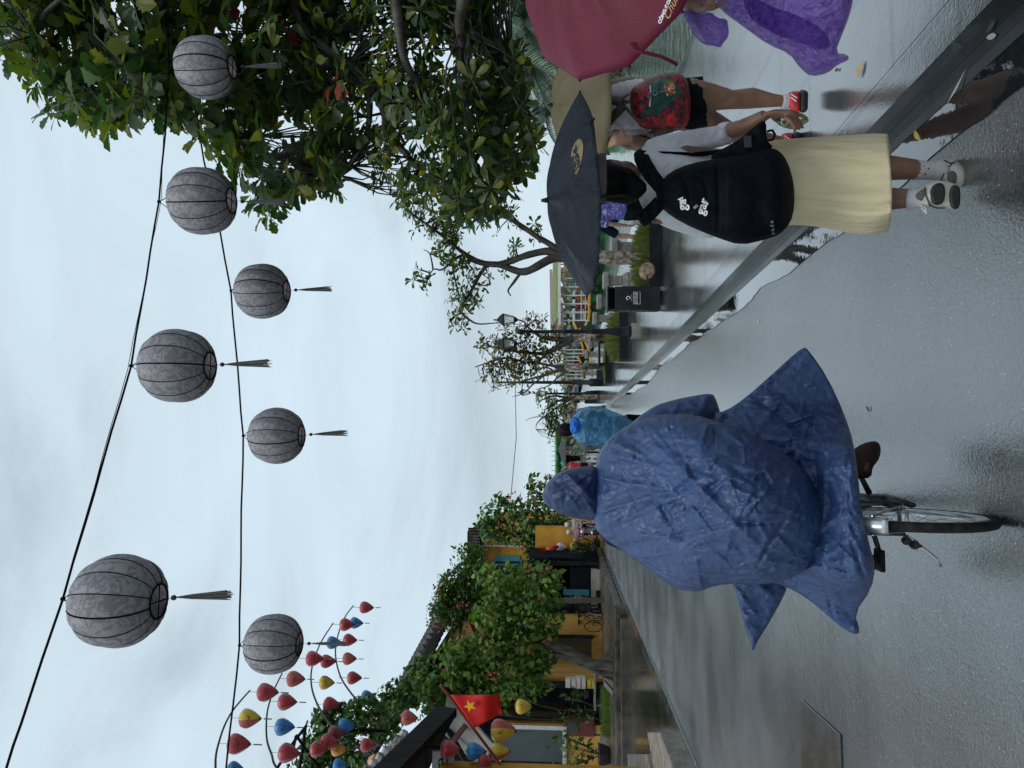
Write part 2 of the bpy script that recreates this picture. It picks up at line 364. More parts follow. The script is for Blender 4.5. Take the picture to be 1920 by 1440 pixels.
    if ripple:
        n3 = N('ShaderNodeTexNoise'); n3.inputs['Scale'].default_value = ripple[0]; n3.inputs['Detail'].default_value = 2; L(pos, n3.inputs['Vector'])
        b3 = N('ShaderNodeBump'); b3.inputs['Strength'].default_value = 1.0; b3.inputs['Distance'].default_value = ripple[1]; L(n3.outputs[0], b3.inputs['Height'])
        if nrm is not None: L(nrm, b3.inputs['Normal'])
        nrm = b3.outputs[0]; L(nrm, b.inputs['Coat Normal'])
    elif grain_all: L(nrm, b.inputs['Coat Normal'])
    L(colr, b.inputs['Base Color']); L(nrm, b.inputs['Normal'])
    b.inputs['Specular IOR Level'].default_value = spec; b.inputs['Coat Weight'].default_value = coat; b.inputs['Coat Roughness'].default_value = coat_r; b.inputs['Coat IOR'].default_value = 1.5; b.inputs['IOR'].default_value = ior
    if dry:                                      # the crown of the road beside the left kerb is coarser and holds less water
        sx_ = N('ShaderNodeSeparateXYZ'); L(pos, sx_.inputs[0]); wob = N('ShaderNodeMath'); wob.operation = 'MULTIPLY_ADD'; wob.inputs[1].default_value = 2.4; L(n1.outputs[0], wob.inputs[0]); L(sx_.outputs[0], wob.inputs[2])
        dr = N('ShaderNodeMapRange'); dr.inputs['From Min'].default_value = dry[0]; dr.inputs['From Max'].default_value = dry[1]; dr.inputs['To Min'].default_value = 1; dr.inputs['To Max'].default_value = 0; L(wob.outputs[0], dr.inputs[0])
        ra = N('ShaderNodeMath'); ra.operation = 'MULTIPLY_ADD'; ra.inputs[1].default_value = .30; L(dr.outputs[0], ra.inputs[0]); L(mr.outputs[0], ra.inputs[2]); L(ra.outputs[0], b.inputs['Roughness'])
        ca = N('ShaderNodeMath'); ca.operation = 'MULTIPLY_ADD'; ca.inputs[1].default_value = -.75; ca.inputs[2].default_value = 1.0; L(dr.outputs[0], ca.inputs[0]); L(ca.outputs[0], b.inputs['Coat Weight'])
        cm = N('ShaderNodeMix'); cm.data_type = 'RGBA'; cm.blend_type = 'ADD'; cm.inputs[7].default_value = (.035, .038, .040, 1); L(dr.outputs[0], cm.inputs[0]); L(colr, cm.inputs[6]); L(cm.outputs[2], b.inputs['Base Color'])
    MATS[name] = m; return m
ROAD = wet_mat('wet_asphalt', (.006, .007, .009), (.085, .092, .101), .05, .30, .9, .0027, 62, coat=1.0, coat_r=.02, grain_all=True, ior=2.1, und=.0022, painted_glint=True, dry=(-2.2, .4))
KERB = wet_mat('wet_kerb_stone', (.012, .015, .017), (.04, .046, .05), .08, .22, 3, .001, 90, coat=.6, coat_r=.1, brick=(1.0, 5.0, .012))
PAVE = wet_mat('wet_paving', (.055, .060, .066), (.11, .118, .128), .09, .24, 1.2, .0009, 60, coat=.8, coat_r=.07, brick=(1.2, .6, .017), ripple=(4.0, .0016), ior=2.3)
FORE = wet_mat('wet_forecourt_stone', (.035, .032, .028), (.085, .078, .068), .05, .25, 1.4, .0006, 60, coat=.8, coat_r=.05, brick=(.9, .45, .01), ripple=(5.0, .003))
PUD = wet_mat('puddle_water', (.012, .014, .016), (.02, .022, .024), .01, .03, 2, .0001, 20, coat=1.0, coat_r=.0, ripple=(14.0, .0004), ior=1.8)
WATER = wet_mat('river_water', (.05, .085, .065), (.085, .12, .09), .05, .12, .2, .02, 5.0, coat=.3, ripple=(2.2, .07))
EARTH = mat('bare_earth', (.10, .085, .06), .9, c2=(.16, .13, .09), scale=.4, bump=.6, bscale=4)
def strip(name, x0, x1, z, m, y0=-12, y1=140, n=1, drop=None, xf0=None, xf1=None, ny=60):
    b = MB(); 
    for i in range(ny+1):
        y = lerp(y0, y1, (i/ny)**1.7); a = xf0(y) if xf0 else x0; c = xf1(y) if xf1 else x1
        b.v += [V3(a, y, z), V3(c, y, z)]
    b.f = [(2*i, 2*i+1, 2*i+3, 2*i+2) for i in range(ny)]; b.mi = [0]*len(b.f)
    if drop is not None:
        n0 = len(b.v); 
        side, dz = drop
        for i in range(ny+1):
            p = b.v[2*i+side]; b.v.append(V3(p.x, p.y, z-dz))
        b.f += [(2*i+side, 2*i+2+side, n0+i+1, n0+i) for i in range(ny)]; b.mi = [0]*len(b.f)
    return setkind(b.build(name, m))
g = MB(); g.quad(V3(-1500, -1500, -1.2), V3(1500, -1500, -1.2), V3(1500, 2500, -1.2), V3(-1500, 2500, -1.2)); setkind(g.build('ground', EARTH))
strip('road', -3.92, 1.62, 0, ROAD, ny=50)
strip('kerb_right', 1.655, 1.836, .13, PAVE)
kf = MB(); kf.box((1.664, 64, .03), (.014, 152, .193)); setkind(kf.build('kerb_face', KERB))
strip('gutter', 1.60, 1.656, .006, KERB)
strip('pavement_right', 1.842, 4.9, .128, PAVE)
strip('embankment', 4.904, 5.12, .124, KERB, drop=(1, 1.4))
KERB2 = wet_mat('wet_left_kerb_stone', (.03, .034, .036), (.10, .11, .115), .15, .35, 3, .001, 90, coat=.6, coat_r=.12, brick=(.85, 5.0, .02), ior=1.8)
kl = MB(); kl.box((-4.035, 64, -.03), (.27, 152, .16)); setkind(bevel(kl.build('kerb_left', KERB2), .012, 2))
strip('forecourt', -30, -4.14, -.035, FORE, y1=60)
def wv(y): return 1.36 + .10*noise.noise(V3(y*.35, 3, 0)) + .045*noise.noise(V3(y*1.3, 7, 0))+.015*noise.noise(V3(y*6, 9, 0)) + .012*max(0, y-6) - .02*max(0, y-12)
b_ = MB(); ny = 420
for i in range(ny+1):
    y = 1.2+22*(i/ny)**1.4; t_ = sst((23.2-y)/6); b_.v += [V3(min(1.56, lerp(1.58, wv(y), t_)), y, .005), V3(1.604, y, .005)]
b_.f = [(2*i, 2*i+1, 2*i+3, 2*i+2) for i in range(ny)]; b_.mi = [0]*ny; setkind(b_.build('puddle', PUD))
wtr = MB()
for i in range(60):
    for j in range(40): pass
wtr.quad(V3(5.0, -40, -.55), V3(400, -40, -.55), V3(400, 96, -.55), V3(5.0, 96, -.55)); setkind(wtr.build('river_water', WATER))
fb = MB(); fb.box((180, 250, -.6), (900, 308, 1.3)); setkind(fb.build('far_bank', EARTH))
# terrace before the houses (a raised stone platform with two steps)
STONE = mat('wet_grey_stone', (.035, .030, .024), .35, c2=(.11, .098, .08), scale=3, bump=.6, bscale=25, spec=.5, rvar=.15)
tz = MB(); tz.box((-12.2, 33.3, .0), (15.9, 23, .50)); tz.box((-12.4, 21.62, -.04), (15.7, .32, .32)); setkind(bevel(tz.build('terrace', STONE), .02))
strip('road_far_verge', -30, -4.16, -.03, FORE, y0=58, y1=140)
# metal drain cover in the road, lower left
dc = MB(); q = [gr(1505, 1312), gr(1578, 1378), gr(1583, 1500), gr(1505, 1500)]
dc.slab([p+V3(0, 0, .004) for p in q], .006, (0, 0, 1)); 
DR = wet_mat('wet_cover_plate', (.008, .008, .008), (.045, .045, .045), .05, .3, 5, .003, 60, coat=.9, coat_r=.05, grain_all=True, ior=1.8)
dco = dc.build('drain_cover', DR, loc=q[0]); meta(dco, 'dark wet rectangular cover plate let into the road beside the left kerb', 'drain cover')
fr = MB(); 
for i in range(3): fr.tube([q[i]+V3(0, 0, .009), q[i+1]+V3(0, 0, .009)], .0035, 6)
fr.build('cover_rim', KERB, dco)
# ================================================================ people: shared builders
SKIN = mat('skin', (.36, .20, .13), .5, c2=(.44, .26, .17), scale=18, bump=.15, bscale=120)
SKIN_D = mat('tanned_skin', (.20, .105, .065), .5, c2=(.27, .145, .09), scale=18, bump=.15, bscale=120)
HAIR = mat('black_hair', (.003, .0028, .0028), .55, spec=.10, c2=(.012, .010, .009), scale=30, bump=.8, bscale=160, stretch=(1, 1, .15))
BLACKC = mat('black_cloth', (.003, .0035, .005), .95, spec=.05, c2=(.013, .015, .018), scale=8, bump=.5, bscale=90)
WHITEC = mat('white_cloth', (.50, .52, .54), .8, c2=(.62, .64, .66), scale=5, bump=.6, bscale=28)
NAVY = mat('navy_cloth', (.005, .009, .026), .95, spec=.06, c2=(.018, .024, .05), scale=6, bump=.5, bscale=60)
RUBBER = mat('black_rubber', (.006, .006, .006), .75, spec=.15, c2=(.022, .022, .022), scale=30, bump=.3, bscale=150)
def pose(base, h, yaw, kind='stand', phase=0.0, lean=0.0):
    """joints of an upright figure; local x right, y forward, z up"""
    s = h/1.70; J = {}
    P = dict(hip=(0, 0, .93), waist=(0, 0, 1.06), chest=(0, 0, 1.27), neck=(0, -.01, 1.44), head=(0, .015, 1.585),
             shR=(.175, -.01, 1.39), elR=(.235, -.04, 1.11), wrR=(.25, .04, .87), shL=(-.175, -.01, 1.39), elL=(-.235, -.04, 1.11), wrL=(-.25, .04, .87),
             hpR=(.09, 0, .90), knR=(.10, .02, .49), anR=(.10, -.02, .08), toR=(.12, .15, .03), hpL=(-.09, 0, .90), knL=(-.10, .02, .49), anL=(-.10, -.02, .08), toL=(-.12, .15, .03))
    if kind == 'walk':
        q = phase
        for sd, k in (('R', 1), ('L', -1)):
            x = .09*k; f = .20*k*q
            P['kn'+sd] = (x, f+.06, .50); P['an'+sd] = (x, f*1.7-.03-(.10 if f < 0 else 0), .09+(.10 if f < 0 else 0)); P['to'+sd] = (x+.01*k, P['an'+sd][1]+.15, .03 if f > 0 else .06)
    if kind == 'sit':
        dz = -.42
        for k_ in P:
            if k_[:2] not in ('kn', 'an', 'to'): P[k_] = (P[k_][0], P[k_][1], P[k_][2]+dz)
        for sd, k in (('R', 1), ('L', -1)):
            P['kn'+sd] = (.13*k, .40, .50); P['an'+sd] = (.13*k, .38, .08); P['to'+sd] = (.14*k, .54, .03); P['el'+sd] = (.24*k, .05, .72); P['wr'+sd] = (.18*k, .30, .66)
    c, n = math.cos(yaw), math.sin(yaw)
    for k_, (x, y, z) in P.items():
        y += lean*max(0, z-.9)
        x, y, z = x*s, y*s, z*s; J[k_] = Vector((base[0]+x*c+y*n, base[1]-x*n+y*c, base[2]+z))
    J['f'] = Vector((n, c, 0)); J['r'] = Vector((c, -n, 0)); J['s'] = s; return J
def head_mb(b, c, f, up, s=1.0):
    f = f.normalized(); r = f.cross(up).normalized(); u = r.cross(f); M = Matrix((r, f, u)).transposed()
    b.ball(c+u*.015*s, (.076*s, .094*s, .105*s), 16, M)
    b.ball(c+f*.035*s-u*.055*s, (.055*s, .055*s, .06*s), 12, M)          # jaw
    b.tube([c+f*.088*s+u*.02*s, c+f*.106*s-u*.02*s, c+f*.088*s-u*.03*s], [.008*s, .014*s, .008*s], 8)   # nose
    b.ball(c+f*.088*s-u*.058*s, (.024*s, .010*s, .008*s), 10, M)       # lips
    for k in (-1, 1):
        b.ball(c+r*k*.077*s-f*.005*s, (.010*s, .020*s, .032*s), 8, M)  # ears
        b.ball(c+r*k*.03*s+f*.083*s+u*.012*s, (.014*s, .008*s, .008*s), 8, M)
    return M
def hand_mb(b, wr, d, n, th, s=1.0, curl=0.5):
    """wr wrist, d finger direction, n palm-side normal, th thumb side"""
    d = d.normalized(); n = (n-d*n.dot(d)).normalized(); t = d.cross(n); t = t if t.dot(th) > 0 else -t
    b.tube([wr-d*.02*s, wr+d*.03*s, wr+d*.085*s], [.024*s, .034*s, .038*s], 10, flat=.42, flatdir=n)
    for i, (o, l) in enumerate(((.028, .072), (.010, .080), (-.009, .075), (-.027, .060))):
        p = wr+d*.08*s+t*o*s; q = d.copy(); pts = [p]
        for j in range(3):
            q = (q*math.cos(curl*.8)+n*math.sin(curl*.8)).normalized(); nn = (n-q*n.dot(q)).normalized(); p = p+q*(l*s*(.42, .33, .25)[j]); pts.append(p)
            n_ = nn
        b.tube(pts, [.0095*s, .009*s, .0085*s, .007*s], 8)
    p0 = wr+d*.03*s+t*.03*s; p1 = p0+(d*.5+t*.8+n*.3).normalized()*.035*s; p2 = p1+(d*.9+t*.2+n*.5).normalized()*.03*s; p3 = p2+(d*.9+n*.5).normalized()*.022*s
    b.tube([p0, p1, p2, p3], [.013*s, .0115*s, .0105*s, .008*s], 8)
def limb(b, pts, rad, seg=12, **k):
    """tapered limb with extra samples for roundness"""
    P = []; Q = []
    for i in range(len(pts)-1):
        for j in range(4): P.append(pts[i].lerp(pts[i+1], j/4)); Q.append(lerp(rad[i], rad[i+1], j/4))
    P.append(pts[-1]); Q.append(rad[-1]); b.tube(P, Q, seg, **k)
def body_mb(J, fat=1.0, hands=True, head=True, curl=.5):
    b = MB(); s = J['s']; f = J['f']; q = s*fat
    b.tube([J['hip']-V3(0, 0, .09*s), J['hip'], J['waist'], J['chest'], J['chest'].lerp(J['neck'], .6), J['neck']], [.10*q, .155*q, .128*q, .16*q, .15*q, .06*q], 16, flat=.66, flatdir=f)
    b.tube([J['neck']-V3(0, 0, .03*s), J['neck'].lerp(J['head'], .6)], [.052*s, .047*s], 10)
    if head: head_mb(b, J['head'], J.get('hf', f), V3(0, 0, 1), s)
    for k in 'RL':
        limb(b, [J['sh'+k], J['el'+k], J['wr'+k]], [.048*q, .037*q, .024*q], 10)
        if hands:
            d = J['wr'+k]-J['el'+k]; hand_mb(b, J['wr'+k], d, (J['r']*(-1 if k == 'R' else 1)), f, s, curl)
        kn = J['kn'+k]; an = J['an'+k]; calf = kn.lerp(an, .3)-f*.012*s
        limb(b, [J['hp'+k], J['hp'+k].lerp(kn, .5), kn, calf, an], [.085*q, .07*q, .05*q, .05*q, .031*s], 12)
        b.tube([an-f*.03*s-V3(0, 0, .02), an+f*.02*s, J['to'+k]], [.03*s, .035*s, .022*s], 10)
    return b
def shirt_mb(J, off=.012, sleeve=.55, fat=1.0, length=1.0):
    b = MB(); s = J['s']; f = J['f']; q = s*fat; hem = J['hip'] if length >= 1 else J['waist'].lerp(J['hip'], .3)
    b.tube([hem-V3(0, 0, .04*s), J['waist'], J['chest'], J['chest'].lerp(J['neck'], .55), J['neck'].lerp(J['chest'], .12)], [.165*q+off, .15*q+off, .165*q+off, .155*q+off, .065*q+off], 18, flat=.70, flatdir=f)
    for k in 'RL':
        e = J['sh'+k].lerp(J['el'+k], min(1, sleeve*1.0)) if sleeve <= 1 else J['el'+k]
        pts = [J['sh'+k].lerp(J['neck'], .25), J['sh'+k], e]; rr = [.06*q+off, .055*q+off, .05*q+off]
        if sleeve > 1: pts.append(J['el'+k].lerp(J['wr'+k], sleeve-1)); rr.append(.034*q+off)
        limb(b, pts, rr, 12)
    return b
def pants_mb(J, off=.012, to=.4, fat=1.0, wide=0.0):
    b = MB(); s = J['s']; f = J['f']; q = s*fat
    b.tube([J['hip']-V3(0, 0, .10*s), J['hip'], J['waist'].lerp(J['hip'], .3)], [.12*q+off, .16*q+off, .142*q+off], 16, flat=.70, flatdir=f)
    for k in 'RL':
        if to <= .5: limb(b, [J['hp'+k], J['hp'+k].lerp(J['kn'+k], to*2)], [.088*q+off, .072*q+off+wide], 12)
        else: limb(b, [J['hp'+k], J['kn'+k], J['kn'+k].lerp(J['an'+k], to*2-1)], [.088*q+off, .055*q+off+wide, .042*q+off+wide], 12)
    return b
def hair_mb(J, long=0.0):
    b = MB(); s = J['s']; f = J.get('hf', J['f']); c = J['head']; r = f.cross(V3(0, 0, 1)); M = Matrix((r, f, V3(0, 0, 1))).transposed()
    b.ball(c-f*.016*s+V3(0, 0, .03*s), (.086*s, .095*s, .10*s), 16, M)
    if long: b.tube([c-f*.04*s, c-f*.055*s-V3(0, 0, long*.5), c-f*.05*s-V3(0, 0, long)], [.085*s, .075*s, .05*s], 12, flat=.5, flatdir=f)
    return b
def shoe(J, k, m, parent):
    s = J['s']; f = (J['to'+k]-J['an'+k]).normalized(); a = J['an'+k]; t = J['to'+k]; b = MB()
    z = V3(0, 0, -.035*s)
    b.tube([a-f*.05*s+z*1.2, a+z, a.lerp(t, .5)+z*.3, t+z*.0, t+f*.05*s+z*.1], [.030*s, .046*s, .046*s, .043*s, .024*s], 12)
    return fuse(b, 'shoe', m, parent, .012, 2)
def figure(name, label, J, shirt, pants, skin=None, group=None, cat='person', sleeve=.55, to=.4, long=0.0, vox=.02, shoes=None, hat=None, fat=1.0, hands=True):
    base = (J['anR']+J['anL'])/2; base.z = min(J['toR'].z, J['toL'].z)-.03
    t = thing(name, label, cat, base, group)
    fuse(body_mb(J, fat, hands), 'body', skin or SKIN, t, vox, 2)
    fuse(shirt_mb(J, .014, sleeve, fat), 'shirt', shirt, t, vox, 2); fuse(pants_mb(J, .014, to, fat), 'trousers', pants, t, vox, 2)
    if hat is None: fuse(hair_mb(J, long), 'hair', HAIR, t, vox*.8, 2)
    else:
        b = MB(); c = J['head']; b.ball(c+V3(0, 0, .045), (.12, .135, .105), 16); fuse(b, 'helmet', hat, t, vox*.8, 2)
    for k in 'RL': shoe(J, k, shoes or RUBBER, t)
    return t
# ================================================================ the cyclist in the blue rain cape and the bicycle
STEEL = mat('brushed_silver', (.55, .56, .57), .28, metal=.9, scale=30, bump=.1, bscale=200)
CHROME = mat('dull_chrome', (.42, .43, .44), .3, metal=.85, scale=20)
DARKMETAL = mat('dark_grimy_metal', (.015, .016, .018), .5, metal=.3, spec=.3, c2=(.06, .06, .06), scale=30, bump=.3, bscale=120)
BIKEP = mat('dark_bicycle_paint', (.015, .02, .025), .3, coat=.5, scale=5)
BC = gr(1863, 976); BC.z = 0        # where the rear tyre meets the road
ba = R(1.0)                          # heading of the bicycle, right of the street
bf = V3(math.sin(ba), math.cos(ba), 0); br = V3(math.cos(ba), -math.sin(ba), 0); UP = V3(0, 0, 1)
WR = .335; hub = BC+UP*WR + bf*.03; fhub = hub+bf*1.06
bike = thing('bicycle', 'silver and black city bicycle ridden by the person in the blue rain cape', 'bicycle', BC)
def wheel(h, nm):
    b = MB(); n = 48; ring = [h+bf*(WR-.018)*math.cos(2*math.pi*i/n)+UP*(WR-.018)*math.sin(2*math.pi*i/n) for i in range(n+1)]
    b.tube(ring, .019, 10, caps=False); ty = b.build('wheel', RUBBER, bike, smooth=True)
    b = MB(); rr = WR-.042
    for o_ in (-.012, .012):
        b.tube([h+br*o_+bf*rr*math.cos(2*math.pi*i/n)+UP*rr*math.sin(2*math.pi*i/n) for i in range(n+1)], .006, 6, caps=False)
    vs = []; 
    for i in range(n+1):
        a = 2*math.pi*i/n; 
        for o_, q in ((-.013, rr+.008), (-.013, rr-.014), (.013, rr-.014), (.013, rr+.008)): vs.append(h+br*o_+bf*q*math.cos(a)+UP*q*math.sin(a))
    b.add(vs, [(4*i+k, 4*i+4+k, 4*i+5+k, 4*i+1+k) for i in range(n) for k in range(3)])
    b.build('rim', STEEL, ty, smooth=True)
    b = MB()
    for i in range(32):
        a = 2*math.pi*i/32; sd = 1 if i % 2 else -1; a2 = a+(.9 if (i//2) % 2 else -.9)
        b.tube([h+br*sd*.03+(bf*math.cos(a2)+UP*math.sin(a2))*.02, h+(bf*math.cos(a)+UP*math.sin(a))*rr], .0013, 4)
    b.build('spokes', CHROME, ty)
    b = MB(); b.tube([h-br*.05, h-br*.034, h-br*.033, h+br*.033, h+br*.034, h+br*.05], [.008, .008, .022, .022, .008, .008], 12); b.build('hub', STEEL, ty, smooth=True)
    return ty
wheel(hub, 'r'); wheel(fhub, 'f')
def fender(h, a0, a1, nm='fender'):
    b = MB(); vs = []; n = 26; q = WR+.022
    for i in range(n+1):
        a = lerp(a0, a1, i/n)
        for j in range(9):
            t_ = -1+j/4; o_ = t_*.030; r_ = q-.016*t_*t_
            vs.append(h+br*o_+(bf*math.cos(a)+UP*math.sin(a))*r_)
    b.add(vs, [(9*i+k, 9*i+10-1+k, 9*i+10+k, 9*i+1+k) for i in range(n) for k in range(8)])
    o = b.build(nm, STEEL, bike, smooth=True); sm = o.modifiers.new('s', 'SOLIDIFY'); sm.thickness = .002; return o
fn = fender(hub, R(60), R(149)); fender(fhub, R(20), R(150))
b = MB()
for k in (-1, 1): b.tube([hub+br*.055*k, hub+br*.035*k+(bf*math.cos(R(140))+UP*math.sin(R(140)))*(WR+.015)], .003, 6)
b.build('fender_stay', CHROME, bike)
fb_ = MB(); bb = hub+bf*.46-UP*.05; seat = bb-bf*.16+UP*.50; headt = hub+bf*.88+UP*.50; heads = hub+bf*.93+UP*.34
fb_.tube([bb, seat], .016, 10); fb_.tube([seat-UP*.06, headt], .016, 10); fb_.tube([bb, heads], .018, 10); fb_.tube([heads-UP*.02, headt+UP*.05], .02, 10)
for k in (-1, 1):
    fb_.tube([bb+br*.03*k, hub+br*.062*k], .010, 8); fb_.tube([seat+br*.015*k-UP*.04, hub+br*.062*k], .008, 8)
    fb_.tube([heads+br*.02*k, heads+br*.055*k-UP*.06, fhub+br*.055*k], .011, 8)
fb_.build('frame', BIKEP, bike, smooth=True)
sb_ = MB(); sb_.tube([seat+UP*.16-bf*.13, seat+UP*.165-bf*.06, seat+UP*.16+bf*.05, seat+UP*.155+bf*.14], [.07, .085, .045, .02], 14, flat=.38, flatdir=UP); so_ = sb_.build('saddle', BLACKC, bike, smooth=True)
b = MB(); b.tube([seat, seat+UP*.15], .013, 10); b.build('seat_post', CHROME, bike, smooth=True)
hb = headt+UP*.12+bf*.02
b = MB(); b.tube([hb-br*.30-bf*.12, hb-br*.27, hb-br*.12+bf*.04, hb, hb+br*.12+bf*.04, hb+br*.27, hb+br*.30-bf*.12], .011, 10); b.tube([headt, hb], .013, 8); b.build('handlebar', CHROME, bike, smooth=True)
# carrier, stand, derailleur, chain case, crank, pedal
b = MB(); rk = hub+UP*(WR+.06)
for k in (-1, 1):
    b.tube([rk+br*.06*k-bf*.16, rk+br*.06*k+bf*.20], .005, 6); b.tube([rk+br*.06*k-bf*.02, hub+br*.065*k], .004, 6)
for j in range(5): b.tube([rk-br*.06+bf*(.08*j-.15), rk+br*.06+bf*(.08*j-.15)], .004, 6)
b.build('rear_rack', DARKMETAL, bike)
b = MB(); dl = hub-br*.075-UP*.0
st0 = hub-br*.07+bf*.02-UP*.02
b.tube([st0, st0-br*.02-UP*.03, st0-br*.09-UP*.115, st0-br*.12-UP*.13], [.007, .007, .006, .008], 8); b.build('kick_stand', CHROME, bike, smooth=True)
b = MB(); b.ball(st0-br*.035-UP*.03, (.02, .03, .018)); b.ball(st0-br*.02-UP*.0, (.018, .02, .02)); 
for k in range(14):
    a = 2*math.pi*k/14; b.box(st0-br*.04-UP*.035+(bf*math.cos(a)+UP*math.sin(a))*.021, (.006, .007, .007))
b.tube([hub-br*.06+UP*.0, st0-br*.035-UP*.03], .006, 6); b.build('stand_bracket', DARKMETAL, bike, smooth=True)
b = MB(); b.tube([hub+br*.055+UP*.035, hub+br*.055+bf*.2+UP*.04, bb+br*.055+UP*.07], .014, 8, flat=2.0, flatdir=UP); b.tube([hub+br*.055-UP*.035, bb+br*.055-UP*.07], .012, 8, flat=1.6, flatdir=UP)
b.lathe([(.09, -.006), (.095, 0), (.09, .006)], 28, M=Matrix((bf, UP, br)).transposed(), c=bb+br*.055); b.build('chain_case', DARKMETAL, bike, smooth=True)
cr0 = bb+br*.07; crd = (bf*.95-UP*.30).normalized(); ped = cr0-bf*.04-UP*.165
ped = at(1613, 880, (cr0-EYE).dot(FW)-.02)
b = MB(); b.tube([cr0, ped-br*.03], [.014, .011], 8); b.tube([bb-br*.07, bb-br*.09-(ped-cr0)], [.014, .011], 8); sep(b.build('crank', DARKMETAL, bike, smooth=True))
b = MB(); b.box(ped+br*.04, (.10, .085, .022), rz=-ba); pdo = b.build('pedal', RUBBER, bike); bevel(pdo, .005)
b = MB(); b.box(ped+br*.04-bf*.045, (.05, .004, .014), rz=-ba); b.build('reflector', mat('orange_reflector', (.55, .10, .01), .3), pdo)
b = MB(); b.box(bb-br*.13-(ped-cr0), (.10, .085, .022), rz=-ba); bevel(b.build('pedal', RUBBER, bike), .005)

# rider: a seated figure leaning forward, nearly all of it under the cape
seatp = seat+UP*.18
rb = MB(); J = {'s': 1.0, 'f': bf, 'r': br}
D0 = (seatp-EYE).dot(FW)
J['hip'] = seatp+UP*.10; J['waist'] = J['hip']+UP*.12+bf*.05; J['chest'] = J['waist']+UP*.22+bf*.11; J['neck'] = J['chest']+UP*.17+bf*.06; 
hd = at(1072, 925, (J['neck']+bf*.05-EYE).dot(FW)); J['head'] = hd; J['neck'] = hd-UP*.15-bf*.03; J['chest'] = J['neck'].lerp(J['hip'], .32)+bf*.03; J['waist'] = J['neck'].lerp(J['hip'], .72)
for k, q in (('R', 1), ('L', -1)):
    J['sh'+k] = J['neck'].lerp(J['chest'], .3)+br*.18*q; J['wr'+k] = hb+br*.28*q-bf*.10; J['el'+k] = (J['sh'+k]+J['wr'+k])/2+br*.10*q-UP*.10
    J['hp'+k] = J['hip']+br*.09*q-UP*.03
J['toR'] = ped+UP*.045+bf*.09+br*.03; J['anR'] = ped+UP*.12-bf*.08+br*.04; J['knR'] = J['hpR']+bf*.36-UP*.16+br*.06
pl = bb-br*.13-(ped-cr0)
J['toL'] = pl+UP*.045+bf*.09; J['anL'] = pl+UP*.12-bf*.08; J['knL'] = J['hpL']+bf*.40-UP*.02-br*.04
rider = thing('person', 'cyclist under a crumpled blue hooded rain cape, one dark shoe on the pedal', 'person', (J['hip'].x, J['hip'].y, 0))
fuse(body_mb(J, .95), 'body', SKIN_D, rider, .013, 3)
fuse(shirt_mb(J, .008, 1.7, .95), 'shirt', NAVY, rider, .016, 2); fuse(pants_mb(J, .012, .97), 'trousers', BLACKC, rider, .016, 2); fuse(hair_mb(J), 'hair', HAIR, rider, .012, 2)
# shoe seen on the right pedal: outline at its own distance, real width
SHOE = mat('worn_dark_shoe', (.009, .007, .006), .7, spec=.2, c2=(.05, .028, .02), scale=14, bump=.6, bscale=70)
sd_ = (ped-EYE).dot(FW)-.02; b = MB()
P = smooth_poly([(1585, 858), (1600, 842), (1618, 831), (1640, 826), (1650, 832), (1652, 848), (1647, 864), (1636, 876), (1634, 896), (1610, 898), (1585, 900)], 1)
inflate(b, P, lambda x, y: sd_, lambda x, y, e: dome(e, 16, .055), hb=lambda x, y, e: dome(e, 14, .16), step=4); sh_ = b.build('shoe', SHOE, rider, smooth=True, merge=True)
b = MB(); P = [(1618, 864), (1632, 866), (1630, 884), (1616, 886)]; inflate(b, P, lambda x, y: sd_-.05, lambda x, y, e: dome(e, 3, .006), step=3); b.build('heel_reflector', mat('dark_orange', (.12, .025, .008), .35), sh_)
shoe(J, 'L', SHOE, rider)

# ---- the rain cape
CAPE = crumple_mat('blue_nylon_cape', (.022, .046, .125), (.034, .068, .168), rough=.44, strength=.35, scales=(14, 31), dist=.02, warp=.10, spec=.42, ridg=.0)
def capeD(x, y): return 3.42-.34*sst((x-1116)/330)+.10*sst((x-1480)/130)
import numpy as np
def creases(seed, box, n, ln, wd, amp, ang=None, spread=1.6, nodes=0):
    """a field of straight sharp folds; some run out of shared knots the way crumpled nylon does"""
    r_ = np.random.RandomState(seed); X0 = r_.uniform(box[0], box[1], n); Y0 = r_.uniform(box[2], box[3], n)
    th = (r_.uniform(0, np.pi, n) if ang is None else ang+r_.normal(0, spread, n)); Ln = r_.uniform(ln[0], ln[1], n); Wd = r_.uniform(wd[0], wd[1], n); A = r_.uniform(amp[0], amp[1], n)*np.where(r_.rand(n) < .35, -1, 1)
    if nodes:
        k = r_.randint(0, nodes, n); nx = r_.uniform(box[0], box[1], nodes); ny = r_.uniform(box[2], box[3], nodes); sel = r_.rand(n) < .6
        X0 = np.where(sel, nx[k]+np.cos(th)*Ln*.5, X0); Y0 = np.where(sel, ny[k]+np.sin(th)*Ln*.5, Y0)
    C_, S_ = np.cos(th), np.sin(th)
    def f(x, y):
        dx, dy = x-X0, y-Y0; u = dx*C_+dy*S_; v = -dx*S_+dy*C_; t = 1-np.abs(u)/(Ln*.5); m_ = t > 0
        if not m_.any(): return 0.0
        w_ = Wd[m_]*(.4+.6*t[m_]); q = 1-np.abs(v[m_])/w_; q = np.where(q > 0, q, 0); return float((A[m_]*q*q*np.minimum(1, t[m_]*2.2)).sum())
    return f
CF1 = creases(1, (1100, 1640, 700, 1230), 470, (30, 120), (6, 16), (.006, .016), nodes=42)
CF2 = creases(2, (1100, 1640, 650, 1230), 1100, (12, 45), (3.2, 7), (.002, .006), nodes=120)
CF3 = creases(3, (1120, 1600, 740, 1150), 34, (140, 330), (16, 34), (.012, .030), ang=.12, spread=.38)
